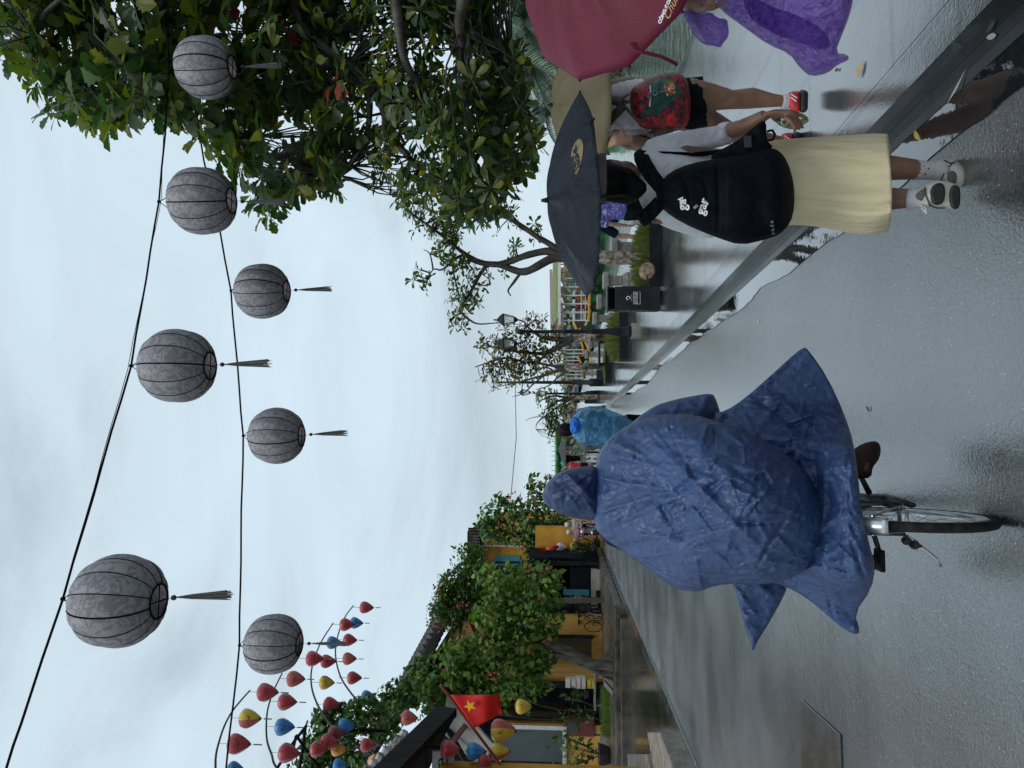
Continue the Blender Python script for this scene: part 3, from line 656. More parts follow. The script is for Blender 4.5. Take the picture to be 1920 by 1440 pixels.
def wrinkle(x, y, a=1.0):
    m_ = .35+.65*sst((x-1130)/150)
    return a*(.014*fbm(V3(x*.006, y*.009, 1.7), 2)+m_*(CF1(x, y)+CF2(x, y))+CF3(x, y))
cape = MB()
PA = smooth_poly([(1118, 873), (1121, 850), (1143, 819), (1185, 793), (1235, 776), (1300, 776), (1360, 795), (1430, 822), (1490, 862), (1533, 902), (1560, 945), (1566, 985), (1547, 1030), (1512, 1070), (1470, 1090), (1425, 1097), (1378, 1094), (1340, 1098), (1308, 1111), (1265, 1104), (1220, 1072), (1180, 1042), (1122, 1002), (1113, 975), (1108, 920)], 1)
def hA(x, y, e):
    t = sst((x-1110)/250); R0 = lerp(62, 150, t); H = lerp(.16, .34, t)
    # small of the back falls in, the cape swells again over the saddle
    return dome(e, R0, H) + (wrinkle(x, y)*min(1, e/14) if e > 0 else 0) + .03*math.exp(-((x-1450)/90)**2-((y-960)/110)**2)*min(1, e/20)
inflate(cape, PA, capeD, hA, hb=lambda x, y, e: dome(e, 90, .30), step=3.3, seed=3)
PB = smooth_poly([(1335, 775), (1362, 770), (1395, 748), (1440, 709), (1478, 674), (1506, 650), (1517, 657), (1552, 708), (1583, 775), (1601, 830), (1610, 900), (1615, 955), (1630, 1020), (1642, 1062), (1634, 1105), (1602, 1150), (1614, 1186), (1600, 1190), (1572, 1172), (1543, 1146), (1508, 1118), (1474, 1100), (1420, 1085), (1360, 1000), (1340, 880)], 1)
def dB(x, y): return 3.30-.10*sst((y-760)/120)*sst((1130-y)/90)-.36*sst((x-1480)/150)*sst((y-760)/110)*sst((1180-y)/110)
def hB(x, y, e):
    m_ = sst((y-740)/90)*sst((1150-y)/80); return dome(e, 60, lerp(.015, .13, m_))+(1.5*wrinkle(x, y)*min(1, e/10) if e > 0 else 0)
inflate(cape, PB, dB, hB, hb=lambda x, y, e: dome(e, 60, .02)-(.8*wrinkle(x, y)*min(1, e/10) if e > 0 else 0), step=3.5, seed=4)
PC = smooth_poly([(1365, 1080), (1378, 1105), (1387, 1135), (1398, 1180), (1407, 1204), (1411, 1224), (1420, 1203), (1445, 1163), (1466, 1125), (1478, 1098), (1440, 1070)], 1)
inflate(cape, PC, lambda x, y: 3.36, lambda x, y, e: dome(e, 20, .02)+(wrinkle(x-80, y-150, .9)*min(1, e/8) if e > 0 else 0), step=4.5, seed=5)
PE = smooth_poly([(1165, 812), (1192, 785), (1228, 760), (1262, 750), (1300, 742), (1334, 737), (1342, 746), (1352, 777), (1343, 786), (1310, 800), (1250, 820)], 1)
inflate(cape, PE, lambda x, y: 3.52, lambda x, y, e: dome(e, 26, .085)+(wrinkle(x, y+60, .8)*min(1, e/8) if e > 0 else 0), step=4.5, seed=6)
co = cape.build('rain_cape', CAPE, rider, smooth=True, merge=True)
hood = MB()
PD = smooth_poly([(1016, 931), (1021, 912), (1036, 893), (1058, 881), (1088, 875), (1120, 872), (1134, 900), (1134, 950), (1122, 977), (1095, 974), (1062, 969), (1036, 956), (1022, 945)], 1)
inflate(hood, PD, lambda x, y: 3.46, lambda x, y, e: dome(e, 46, .155)+(wrinkle(x*1.3-90, y*1.3-260, .7)*min(1, e/8) if e > 0 else 0), hb=lambda x, y, e: dome(e, 40, .12), step=3.6, seed=8)
CAPE2 = crumple_mat('blue_nylon_hood', (.012, .028, .085), (.020, .042, .12), rough=.46, strength=.4, scales=(12, 26), dist=.02, warp=.12, seed=3, ridg=0)
hood.build('hood', CAPE2, co, smooth=True, merge=True)
# ================================================================ woman with the black backpack
WD = 3.20
def W(px, py, d=WD): return at(px, py, d)
w0 = gr(1812, 320); w0.z = 0
woman = thing('person', 'woman in a white shirt, pale yellow skirt and grey cap, holding a green phone', 'person', (w0.x, w0.y, 0))
b = MB(); f = V3(math.sin(R(4)), math.cos(R(4)), 0); r = V3(f.y, -f.x, 0)
# body: torso, legs, both arms, head turned to the right
hip = W(1455, 345, 3.25); chest = W(1280, 340, 3.22); neck = W(1200, 338, 3.22); hd = W(1150, 333, 3.24)
b.tube([W(1520, 345, 3.25), hip, W(1370, 345, 3.24), chest, W(1228, 340, 3.22), W(1205, 338, 3.22)], [.12, .165, .135, .155, .14, .06], 16, flat=.62, flatdir=f)
b.tube([W(1215, 338, 3.22), W(1165, 334, 3.23)], [.05, .046], 12)
hf = (r*.80+f*.62).normalized(); head_mb(b, hd, hf, V3(0, 0, 1), .93)
# right arm
sh = W(1228, 282, 3.22); el = W(1345, 252, 3.30); wr = W(1434, 216, 3.10)
limb(b, [sh, W(1290, 262, 3.26), el, W(1395, 238, 3.18), wr], [.046, .037, .033, .034, .0235], 14)
# left arm bent forward holding the umbrella handle
lsh = W(1228, 398, 3.22); lel = W(1330, 410, 3.42); lwr = W(1245, 372, 3.58)
limb(b, [lsh, lel, lwr], [.048, .038, .024], 12)
hand_mb(b, lwr, V3(0, 0, 1), -f, r, .92, .9)
# hand with the phone: palm hangs down, fingers wrap the far edge
hd_ = (W(1478, 207, 3.09)-wr).normalized(); tow = (W(1478, 245, 3.09)-W(1478, 207, 3.09)).normalized()
b.tube([wr, W(1452, 213, 3.09), W(1480, 214, 3.08), W(1486, 217, 3.08)], [.0235, .031, .034, .026], 12, flat=.5, flatdir=tow)
fin = [((1474, 210), (1494, 213), (1508, 219), (1513, 222)), ((1480, 212), (1494, 222), (1502, 234), (1505, 240)), ((1476, 217), (1488, 226), (1497, 237), (1499, 243)), ((1470, 219), (1482, 228), (1490, 240), (1491, 246))]
for i, q in enumerate(fin):
    dd = 3.085-.012*i; b.tube([W(*q[0], dd), W(*q[1], dd-.012), W(*q[2], dd-.006), W(*q[3], dd+.012)], [.0105, .0098, .009, .007], 10)
b.tube([W(1450, 220, 3.12), W(1462, 228, 3.14), W(1476, 232, 3.145)], [.013, .011, .008], 10)
# legs
a1 = W(1765, 322, 3.26); k1 = W(1625, 312, 3.22)
limb(b, [W(1480, 312, 3.25), k1, W(1670, 315, 3.22), W(1715, 318, 3.24), a1], [.085, .052, .051, .042, .030], 14)
a2 = W(1742, 372, 3.10); k2 = W(1622, 374, 3.24)
limb(b, [W(1480, 374, 3.25), k2, W(1668, 373, 3.19), W(1705, 372, 3.14), a2], [.085, .050, .047, .038, .030], 14)
bo = fuse(b, 'body', SKIN_D, woman, .0068, 3, .4)
# hair, cap
hr = MB(); M = Matrix((hf.cross(V3(0, 0, 1)), hf, V3(0, 0, 1))).transposed()
hr.ball(hd+V3(0, 0, .03)-hf*.02, (.083, .092, .10), 20, M)
hr.tube([hd-hf*.035+V3(0, 0, .02), hd-hf*.062-V3(0, 0, .06), W(1192, 350, 3.15), W(1210, 352, 3.12)], [.088, .084, .055, .02], 16, flat=.7, flatdir=hf)
fuse(hr, 'hair', HAIR, woman, .006, 3)
CAPM = mat('grey_cap_cloth', (.12, .11, .10), .9, c2=(.17, .158, .145), scale=10, bump=.6, bscale=110)
cp = MB(); cu = (V3(0, 0, 1)-hf*.10).normalized(); Mc = Matrix((hf.cross(cu).normalized(), hf, cu)).transposed(); cc = hd+V3(0, 0, .045)-hf*.008
cp.lathe([(.106, -.012), (.110, .004), (.108, .034), (.094, .066), (.062, .088), (.02, .096), (0, .097)], 28, M=Mc @ Matrix.Diagonal((.93, 1.04, 1)), c=cc)
cpo = cp.build('cap', CAPM, woman, smooth=True)
bm_ = MB(); vs = []; 
for i in range(13):
    a = lerp(-1.05, 1.05, i/12)
    for j in range(5):
        rr = .102+.072*math.cos(a*1.25)*j/4; vs.append(cc+Mc @ Vector((math.sin(a)*.102*(1-.03*j), math.cos(a)*rr, -.006-.012*(j/4)**2-.018*(math.sin(a)**2)*j/4)))
bm_.add(vs, [(5*i+k, 5*i+5+k, 5*i+6+k, 5*i+1+k) for i in range(12) for k in range(4)]); bo_ = bm_.build('brim', CAPM, cpo, smooth=True); so2 = bo_.modifiers.new('s', 'SOLIDIFY'); so2.thickness = .004
bt = MB(); bt.lathe([(.006, .094), (.009, .100), (0, .103)], 10, M=Mc, c=cc); bt.build('button', CAPM, cpo, smooth=True)
# white shirt
SH = mat('white_linen_shirt', (.74, .74, .75), .9, spec=.1, c2=(.86, .86, .86), scale=4, bump=.7, bscale=20)
def shw(x, y, e, a=1.0): return a*(.010*(1-2*ridge(V3(x*.030, y*.05+x*.02, 2)))+.010*fbm(V3(x*.02, y*.03, 5)))*min(1, e/9)
s_ = MB()
P = smooth_poly([(1196, 318), (1194, 300), (1200, 282), (1212, 268), (1240, 262), (1300, 275), (1370, 280), (1450, 278), (1475, 300), (1480, 350), (1470, 410), (1400, 430), (1335, 440), (1290, 437), (1250, 424), (1222, 408), (1205, 392), (1196, 368), (1190, 345)], 1)
inflate(s_, P, lambda x, y: 3.25, lambda x, y, e: dome(e, 46, .135)+shw(x, y, e), step=5, seed=11)
P = smooth_poly([(1205, 292), (1208, 266), (1232, 255), (1280, 246), (1330, 238), (1362, 233), (1368, 238), (1371, 262), (1366, 272), (1320, 282), (1265, 300), (1225, 312)], 1)
inflate(s_, P, lambda x, y: 3.22+.05*sst((x-1240)/90), lambda x, y, e: dome(e, 17, .058)+shw(x*1.5, y*1.5, e, .7), step=3.6, seed=12)
P = smooth_poly([(1210, 385), (1232, 392), (1275, 412), (1320, 424), (1345, 440), (1330, 448), (1290, 440), (1250, 428), (1220, 410)], 1)
inflate(s_, P, lambda x, y: 3.34, lambda x, y, e: dome(e, 16, .06)+shw(x, y, e, .7), step=4, seed=13)
sho = s_.build('shirt', SH, woman, smooth=True, merge=True)
cf = MB(); cen = [W(1352, 252, 3.275), W(1360, 250, 3.27), W(1370, 249, 3.262)]; ax = (cen[2]-cen[0]).normalized()
cf.tube([cen[0]-ax*.012, cen[0], cen[1], cen[2], cen[2]+ax*.004], [.040, .046, .048, .047, .038], 20)
cfo = cf.build('cuff', SH, sho, smooth=True)
# skirt: a flared A-line of real cloth with long folds
SK = mat('pale_yellow_skirt', (.66, .56, .34), .95, spec=.12, c2=(.74, .64, .42), scale=6, bump=.8, bscale=15, hi=.7, stretch=(1, 1, .35))
def ring(px, y0, y1, d, dep, k, ph):
    """one level of the skirt, open tube around the legs"""
    pts = []; n = 96; cy = (y0+y1)/2; hw = (y1-y0)/2
    for i in range(n):
        a = 2*math.pi*i/n; fo = 1+k*(.055*math.sin(3*a+ph)+.03*math.sin(6*a+1.3+ph)+.012*math.sin(11*a+.4)+.05*math.exp(-((a-R(52))/.10)**2)-.07*math.exp(-((a-R(61))/.07)**2))
        py = cy+hw*math.cos(a)*(1+(fo-1)*.35); dd = d-dep*math.sin(a)*fo; pts.append(at(px-(.0+9*k*(.5+.5*math.sin(a*2+2.2))*.6), py, dd))
    return pts
lv = [(1420, 268, 425, 3.25, .15, .2), (1450, 264, 424, 3.25, .165, .4), (1490, 262, 418, 3.25, .18, .7), (1530, 259, 420, 3.25, .20, 1), (1570, 257, 427, 3.25, .22, 1.2), (1605, 255, 434, 3.25, .235, 1.35), (1640, 253, 437, 3.25, .25, 1.5), (1662, 253, 432, 3.25, .255, 1.5), (1672, 254, 428, 3.25, .258, 1.5)]
sk = MB(); n = 96
for q in lv: sk.v += ring(q[0], q[1], q[2], q[3], q[4], q[5], .4)
sk.f = [(i*n+k, i*n+(k+1) % n, (i+1)*n+(k+1) % n, (i+1)*n+k) for i in range(len(lv)-1) for k in range(n)]; sk.mi = [0]*len(sk.f)
sk.f.append(tuple(range(n))); sk.mi.append(0)
sko = sk.build('skirt', SK, woman, smooth=True); q = sko.modifiers.new('s', 'SUBSURF'); q.levels = q.render_levels = 1; q = sko.modifiers.new('t', 'SOLIDIFY'); q.thickness = .004
hm = MB(); rr = ring(1669, 254, 429, 3.25, .2585, 1.5, .4); hm.tube(rr+[rr[0]], .0028, 5, caps=False); hm.build('hem', SK, sko, smooth=True)
# ankle socks and trainers
SOCK = mat('white_speckled_sock', (.50, .47, .47), .9, c2=(.62, .58, .58), scale=20, bump=.5, bscale=220)
for aa, top, dd in ((a1, W(1713, 318, 3.24), 0), (a2, W(1702, 372, 3.142), 0)):
    b = MB(); limb(b, [top, top.lerp(aa, .5), aa+V3(0, 0, -.01)], [.0425, .038, .037], 18); so3 = b.build('sock', SOCK, woman, smooth=True)
dots = MB()
for x, y in ((1719, 322), (1731, 312), (1741, 316), (1735, 326)): dots.ball(W(x, y, 3.204), .0035, 8)
sep(dots.build('sock_dot', BLACKC, woman))
TR = mat('cream_trainer', (.50, .46, .38), .65, c2=(.60, .56, .48), scale=14, bump=.5, bscale=90)
MESHG = mat('grey_trainer_mesh', (.085, .085, .075), .8, c2=(.14, .14, .12), scale=60, bump=.8, bscale=300)
SOLE = mat('black_outsole', (.008, .008, .008), .5, c2=(.02, .02, .02), scale=20, bump=.8, bscale=120)
def trainer(outline, d, th, panels, sole=None, stripes=()):
    b = MB(); inflate(b, smooth_poly(outline, 1), lambda x, y: d, lambda x, y, e: dome(e, 13, th), hb=lambda x, y, e: dome(e, 13, th*2.4), step=3); o = b.build('trainer', TR, woman, smooth=True, merge=True)
    for P in panels:
        b = MB(); inflate(b, smooth_poly(P, 2), lambda x, y: d-th*.92, lambda x, y, e: dome(e, 4, .007), step=2.5); b.build('mesh_panel', MESHG, o, smooth=True, merge=True)
    for P in sole or ():
        b = MB(); inflate(b, smooth_poly(P, 2), lambda x, y: d-th-.004, lambda x, y, e: dome(e, 5, .014), step=2.5); b.build('outsole', SOLE, o, smooth=True, merge=True)
    if stripes:
        b = MB()
        for S in stripes: b.tube([at(x, y, d-th-.002) for x, y in S], .0028, 6)
        b.build('piping', SOLE, o)
    return o
trainer([(1746, 302), (1766, 297), (1788, 297), (1800, 306), (1815, 318), (1815, 340), (1806, 352), (1790, 350), (1772, 343), (1752, 332), (1745, 318)], 3.27, .042,
        [[(1775, 320), (1790, 318), (1797, 330), (1794, 344), (1782, 344), (1774, 334)]], stripes=[[(1752, 306), (1765, 312), (1770, 326), (1764, 340)], [(1770, 300), (1782, 306), (1792, 304)], [(1778, 315), (1786, 306)]])
trainer([(1712, 362), (1724, 352), (1742, 343), (1762, 338), (1790, 343), (1801, 356), (1801, 380), (1792, 394), (1772, 391), (1745, 387), (1726, 382), (1714, 374)], 3.12, .045,
        [[(1716, 366), (1728, 354), (1738, 352), (1736, 368), (1728, 378), (1718, 372)]],
        sole=[[(1743, 358), (1750, 346), (1762, 342), (1771, 346), (1773, 362), (1770, 380), (1756, 386), (1746, 378)], [(1782, 350), (1790, 346), (1800, 350), (1801, 366), (1800, 388), (1790, 394), (1781, 386), (1779, 366)]],
        stripes=[[(1734, 350), (1736, 366), (1743, 384)], [(1741, 384), (1756, 390), (1772, 390)]])
b = MB(); b.tube([at(1730, 386, 3.09), at(1736, 392, 3.08), at(1735, 398, 3.08)], .0035, 6); b.tube([at(1727, 384, 3.09), at(1729, 392, 3.08), at(1738, 400, 3.08)], .0035, 6); b.build('shoelace', TR, woman)
# ---- backpack
BP = mat('black_backpack_nylon', (.0025, .0035, .006), .75, spec=.08, c2=(.005, .007, .011), scale=6, bump=.45, bscale=17)
BP2 = mat('black_webbing', (.003, .004, .006), .9, spec=.06, c2=(.012, .013, .015), scale=40, bump=.5, bscale=200)
bpk = thing('backpack', 'large black two-compartment backpack with small white letters, worn by the woman in the yellow skirt', 'backpack', W(1487, 360, 3.0))
b = MB(); PBK = smooth_poly([(1228, 362), (1233, 348), (1256, 322), (1295, 306), (1345, 297), (1400, 286), (1440, 276), (1462, 282), (1478, 305), (1489, 345), (1490, 385), (1483, 418), (1462, 440), (1434, 450), (1388, 460), (1345, 446), (1300, 428), (1262, 408), (1238, 388)], 1)
def bph(x, y, e):
    g_ = -.013*math.exp(-((x-1343-4*math.sin((y-300)/60))/2.6)**2)-.007*math.exp(-((math.hypot((x-1292)/1.0, (y-365)/1.15)-34)/2.5)**2)-.006*math.exp(-((math.hypot((x-1262)/1.0, (y-368)/1.3)-30)/2.5)**2)
    g_ += -.007*math.exp(-((x-1356-3*math.sin((y-300)/50))/2.5)**2)-.007*math.exp(-((y-300-.10*(x-1350))/3)**2)*(x > 1350)-.006*math.exp(-((y-440+.05*(x-1350))/3)**2)*(x > 1360)
    return dome(e, 48, .15)+(g_+.008*fbm(V3(x*.02, y*.02, 3))+.006*(1-2*ridge(V3(x*.02, y*.03, 8)))+.02*sst((x-1343)/25)*sst(e/30))*min(1, e/8)
inflate(b, PBK, lambda x, y: 3.02-.0*(x-1228)/260, bph, hb=lambda x, y, e: dome(e, 20, .09), step=4, seed=21); b.build('main_bag', BP, bpk, smooth=True, merge=True)
b = MB()
b.tube([W(1240, 352, 2.98), W(1222, 330, 3.02), W(1207, 306, 3.08), W(1203, 296, 3.14), W(1201, 285, 3.22), W(1205, 280, 3.30)], [.030, .031, .032, .032, .03, .03], 10, flat=.25, flatdir=f)
b.tube([W(1237, 380, 2.98), W(1222, 396, 3.02), W(1208, 410, 3.06), W(1202, 414, 3.14), W(1204, 412, 3.28)], [.03, .031, .03, .03, .03], 10, flat=.25, flatdir=f)
b.build('shoulder_strap', BP2, bpk, smooth=True)
b = MB(); b.tube([W(1205, 286, 3.18), W(1240, 288, 3.15), W(1300, 290, 3.13), W(1360, 284, 3.11), W(1395, 270, 3.10)], [.022, .024, .024, .026, .03], 10, flat=.3, flatdir=r)
inflate(b, smooth_poly([(1330, 292), (1360, 276), (1385, 262), (1405, 246), (1425, 228), (1437, 226), (1437, 262), (1452, 278), (1420, 296), (1370, 308), (1340, 304)], 1), lambda x, y: 3.06, lambda x, y, e: dome(e, 12, .04), step=4)
b.build('side_strap', BP2, bpk, smooth=True, merge=True)
b = MB(); b.beam(W(1240, 320, 2.965), W(1253, 306, 2.975), .006, .004); b.beam(W(1239, 402, 2.965), W(1250, 412, 2.975), .006, .004); sep(b.build('strap_piping', mat('white_piping', (.6, .6, .58), .6), bpk))
b = MB(); b.box(W(1402, 266, 3.00), (.05, .012, .03)); bevel(b.build('buckle', mat('black_plastic', (.02, .022, .026), .35), bpk), .004)
b = MB()
b.tube([W(1439, 246, 3.08), W(1448, 244, 3.09), W(1453, 252, 3.09), W(1449, 262, 3.09), W(1441, 263, 3.08)], .005, 6); b.build('grab_loop', BP2, bpk)
WL = mat('white_print', (.75, .75, .72), .6, var=.05)
def flatfn(cx, cy, d, rot=0.0, kx=1.0):
    c_, s2 = math.cos(rot), math.sin(rot)
    def fn(x, y):                                  # x reads towards the right of the upright view
        X = x*c_-y*s2; Y = x*s2+y*c_; return at(cx, cy, d)+RT*X*kx+UT*Y
    return fn
def onbag(cx, cy, rot, lift=.006):
    c_, s2 = math.cos(rot), math.sin(rot)
    def fn(x, y):
        X = x*c_-y*s2; Y = x*s2+y*c_; px = cx-Y*447; py = cy-X*447
        return at(px, py, 3.02-bph(px, py, edge_dist(px, py, PBK))-lift)
    return fn
for s, cx, cy, rot, sz in (('ga', 1279, 384, .05, .055), ('Ly', 1277, 376, .9, .028), ('gar', 1317, 387, -.32, .055), ('F', 1324, 380, -.3, .032), ('en', 1304, 387, -.9, .022), ('s a d e', 1448, 427, .1, .022)):
    lettering('lettering', s, onbag(cx, cy, rot), WL if sz > .025 else mat('grey_print', (.22, .22, .22), .6), bpk, sz, bold=.0012)
# little red and black charm bag behind the skirt
# ---- phone
ph = thing('phone', 'phone in a pale green case with a white ring, in the hand below the backpack', 'phone', W(1480, 232, 3.10))
PHC = mat('pale_green_case', (.17, .27, .13), .35, c2=(.22, .33, .17), scale=8, coat=.4)
b = MB(); inflate(b, smooth_poly([(1456, 228), (1459, 226), (1488, 224), (1514, 221), (1517, 224), (1515, 230), (1492, 240), (1484, 243), (1472, 240), (1458, 234)], 1), lambda x, y: 3.105, lambda x, y, e: dome(e, 3, .011), step=2.5); b.build('case', PHC, ph, smooth=True, merge=True)
b = MB(); cc_ = W(1471, 229.5, 3.085); n = 24
b.tube([cc_+(RT*.0125*math.cos(2*math.pi*i/n)+UT*.0125*math.sin(2*math.pi*i/n)) for i in range(n+1)], .0022, 6, caps=False); b.build('ring', mat('white_plastic', (.8, .8, .8), .4), ph, smooth=True)
# ================================================================ umbrellas
def umbrella(name, label, C, axis, Rr, H, n, m, phase=0.0, sag=.06, curve=1.7, mat2=None, shaft=.55, cat='umbrella', bend=None, alt=None):
    """C rim centre, axis towards the tip, Rr rim radius, H dome height, n ribs"""
    axis = Vector(axis).normalized(); x = axis.cross(V3(0, 1, .01)).normalized(); y = axis.cross(x)
    t = thing(name, label, cat, C); t['label'] = label
    def pt(a, q):
        k = (a-phase)/(2*math.pi/n); k = k-math.floor(k); mid = math.sin(math.pi*k)
        rad = Rr*q*(1-sag*mid*q*q); z = H*(1-q**curve)-.035*Rr*mid*math.sin(math.pi*min(1, q))*1.6
        return C+x*rad*math.cos(a)+y*rad*math.sin(a)+axis*z
    b = MB(); nr, na = 16, n*8; vs = []
    for j in range(nr+1):
        for i in range(na): vs.append(pt(phase+2*math.pi*i/na, .012+.988*j/nr))
    b.add(vs, [(j*na+i, j*na+(i+1) % na, (j+1)*na+(i+1) % na, (j+1)*na+i) for j in range(nr) for i in range(na)])
    if alt: b.mi = [1 if ((i//8) % 2) else 0 for j in range(nr) for i in range(na)]
    cn = b.build('canopy', [m, alt] if alt else m, t, smooth=True); md = cn.modifiers.new('s', 'SOLIDIFY'); md.thickness = .0018; md.offset = -1
    b = MB(); 
    for i in range(n):
        a = phase+2*math.pi*i/n; b.tube([pt(a, .02+.98*j/8)-axis*.006 for j in range(9)], .0022, 5)
        b.tube([C+axis*(H-.20), pt(a, .45)-axis*.006], .002, 5)
    b.build('ribs', CHROME, t)
    b = MB(); b.tube([C+axis*(H+.0), C+axis*(H-shaft)], .006, 8); b.tube([C+axis*(H-shaft), C+axis*(H-shaft-.10)], .014, 10); b.build('shaft', DARKMETAL, t, smooth=True)
    b = MB(); b.tube([C+axis*(H-.004), C+axis*(H+.012), C+axis*(H+.028)], [.014, .010, .006], 10)
    b.build('ferrule', RUBBER, t, smooth=True)
    for i in range(n): b = MB(); b.ball(pt(phase+2*math.pi*i/n, 1.0), .006, 8); b.build('rib_tip', RUBBER, t, smooth=True)
    return t, pt, (x, y, axis)
UB = mat('black_umbrella_cloth', (.006, .009, .015), .55, c2=(.011, .015, .023), scale=5, bump=1.2, bscale=14, spec=.16, detail=8)
C = at(1094, 371, 3.16)
ubk, upt, ufr = umbrella('umbrella', 'black umbrella with a faded gold emblem held above the woman with the black backpack', C, UT*1.0-RT*.075-FW*.05, .412, .148, 8, UB, phase=R(24), sag=.05, curve=2.1, shaft=.50)
GOLD = mat('faded_gold_print', (.10, .075, .035), .6, c2=(.17, .135, .07), scale=30)
def on_umb(pt, fr, C, a0, q0, lift=.004, H=.19, Rr=.45, rot=0.0):
    x, y, ax = fr; c_, s2 = math.cos(rot), math.sin(rot)
    def fn(u, v):
        U_ = u*c_-v*s2; V_ = u*s2+v*c_
        q = max(.05, q0-V_/Rr); a = a0-U_/(Rr*q); return pt(a, q)+(pt(a, q)-(C-ax*.35)).normalized()*lift
    return fn
# angle of the emblem: find where the dome point projects near photo (1088, 297)
def proj(p):
    v = p-EYE; d = v.dot(FW); return (960-v.dot(UT)/d*F_PX, 720-v.dot(RT)/d*F_PX)
def seek(pt, tx, ty, near=None):
    best = None
    for i in range(240):
        for j in range(10, 50):
            a = 2*math.pi*i/240; q = j/50; p = pt(a, q); x, y = proj(p); e = (x-tx)**2+(y-ty)**2
            if (p-EYE).dot(FW) > (near if near else 99): continue
            if best is None or e < best[0]: best = (e, a, q)
    return best[1], best[2]
a0, q0 = seek(upt, 1084, 297, 3.16)
sgn = 1
def mapper(pt, fr, C, a0, q0, Rr, lift, rot=0.0, mirror=False):
    # keep writing readable from outside: increasing u must move right in the upright view
    s_ = 1 if proj(pt(a0+.05, q0))[1] < proj(pt(a0-.05, q0))[1] else -1
    c_, s2 = math.cos(rot), math.sin(rot); ax = fr[2]
    def fn(u, v):
        U_ = u*c_-v*s2; V_ = u*s2+v*c_; q = max(.05, q0-V_/Rr); a = a0+s_*U_/(Rr*max(q, .2)); p = pt(a, q); return p+(p-(C-ax*.45)).normalized()*lift
    return fn
mp1 = mapper(upt, ufr, C, a0, q0, .45, .0035)
def patch(nm, P, fn, m, parent):
    vs, fs = tri_poly(smooth_poly(P, 1), .008); b = MB(); b.add([fn(x, y) for x, y in vs], fs); return b.build(nm, m, parent)
em = patch('emblem', [(-.062, .02), (-.03, -.02), (.02, -.05), (.052, -.05), (.072, -.035), (.06, .0), (.03, .035), (-.01, .038), (-.05, .036)], mp1, GOLD, ubk)
mp2 = mapper(upt, ufr, C, a0, q0, .45, .006)
lettering('lettering', 'TEHI', lambda x, y: mp2(x-.012, y+.028), UB, em, .034, bold=.0012); lettering('lettering', 'NGHL', lambda x, y: mp2(x+.004, y-.003), UB, em, .034, bold=.0012)
# closed second umbrella cloth seen under the rim? no: dark teal one beyond
# tan umbrella
UTAN = mat('tan_umbrella_cloth', (.095, .078, .045), .7, spec=.2, c2=(.125, .102, .062), scale=5, bump=.4, bscale=120)
UTAN2 = mat('light_tan_umbrella_cloth', (.27, .215, .135), .6, c2=(.33, .27, .175), scale=5, bump=.4, bscale=120)
C2 = at(1109, 196, 4.62)
umbrella('umbrella', 'tan umbrella behind the black one, over the person with the red and green backpack', C2, UT-RT*.05-FW*.12, .50, .24, 8, UTAN, phase=R(12), sag=.05, curve=2.1, shaft=.6)
# dark green umbrella seen under the rim of the black one
UG = mat('dark_green_umbrella', (.008, .045, .038), .4, c2=(.012, .07, .055), scale=5)
# maroon umbrella, tilted back towards us
UM = mat('maroon_umbrella_cloth', (.105, .007, .024), .55, c2=(.14, .013, .036), scale=4, bump=.5, bscale=150, spec=.3)
C3 = at(1148, -122, 2.62); e3 = R(38); ax3 = (UT*math.cos(e3)-FW*math.sin(e3)-RT*.03)
um3, p3, f3 = umbrella('umbrella', 'maroon umbrella with white writing, tilted back over the person in the purple cape', C3, ax3, .475, .225, 12, UM, phase=0.0, sag=.035, curve=1.9, shaft=.6)
# ================================================================ the other people
# --- person with the red and green backpack (on the pavement, under the tan umbrella)
D4 = 4.62
def Q(px, py, d=D4): return at(px, py, d)
g4 = gr(1530, 190, .13)
p4 = thing('person', 'person in white shirt and black shorts with red shoes, red and green backpack on', 'person', (g4.x, g4.y, .13))
b = MB(); fw4 = V3(math.sin(R(2)), math.cos(R(2)), 0)
b.tube([Q(1300, 195), Q(1280, 195), Q(1240, 195), Q(1180, 193), Q(1140, 192), Q(1125, 192)], [.10, .165, .14, .16, .14, .06], 16, flat=.62, flatdir=fw4)
b.tube([Q(1130, 192), Q(1100, 192)], [.055, .05], 10); head_mb(b, Q(1092, 192), fw4, V3(0, 0, 1), .92)
limb(b, [Q(1140, 238), Q(1180, 266, 4.60), Q(1215, 272, 4.5), Q(1180, 262, 4.25)], [.058, .048, .040, .026], 12)
limb(b, [Q(1145, 168), Q(1200, 165, 4.78), Q(1165, 180, 4.95)], [.055, .042, .026], 12)
limb(b, [Q(1290, 178), Q(1330, 182), Q(1372, 187, 4.6), Q(1410, 184, 4.63), Q(1445, 188), Q(1475, 190)], [.10, .082, .056, .062, .042, .031], 14)
limb(b, [Q(1290, 215), Q(1340, 236, 4.8), Q(1378, 252, 4.9), Q(1410, 258, 4.95), Q(1475, 268, 5.0)], [.10, .078, .055, .058, .031], 14)
hand_mb(b, Q(1180, 262, 4.25), V3(0, 0, 1), fw4, RT, 1, 1.0)
fuse(b, 'body', SKIN_D, p4, .010, 3)
SH4 = mat('white_tee', (.72, .72, .73), .9, spec=.1, c2=(.82, .82, .83), scale=4, bump=.6, bscale=24)
s4 = MB()
inflate(s4, smooth_poly([(1120, 205), (1119, 180), (1124, 165), (1150, 156), (1180, 150), (1245, 148), (1290, 150), (1292, 235), (1262, 250), (1215, 247), (1160, 262), (1133, 262), (1120, 245), (1117, 225)], 1), lambda x, y: 4.66, lambda x, y, e: dome(e, 34, .13)+(.012*(1-2*ridge(V3(x*.05, y*.05, 3)))*min(1, e/8)), step=5, seed=31)
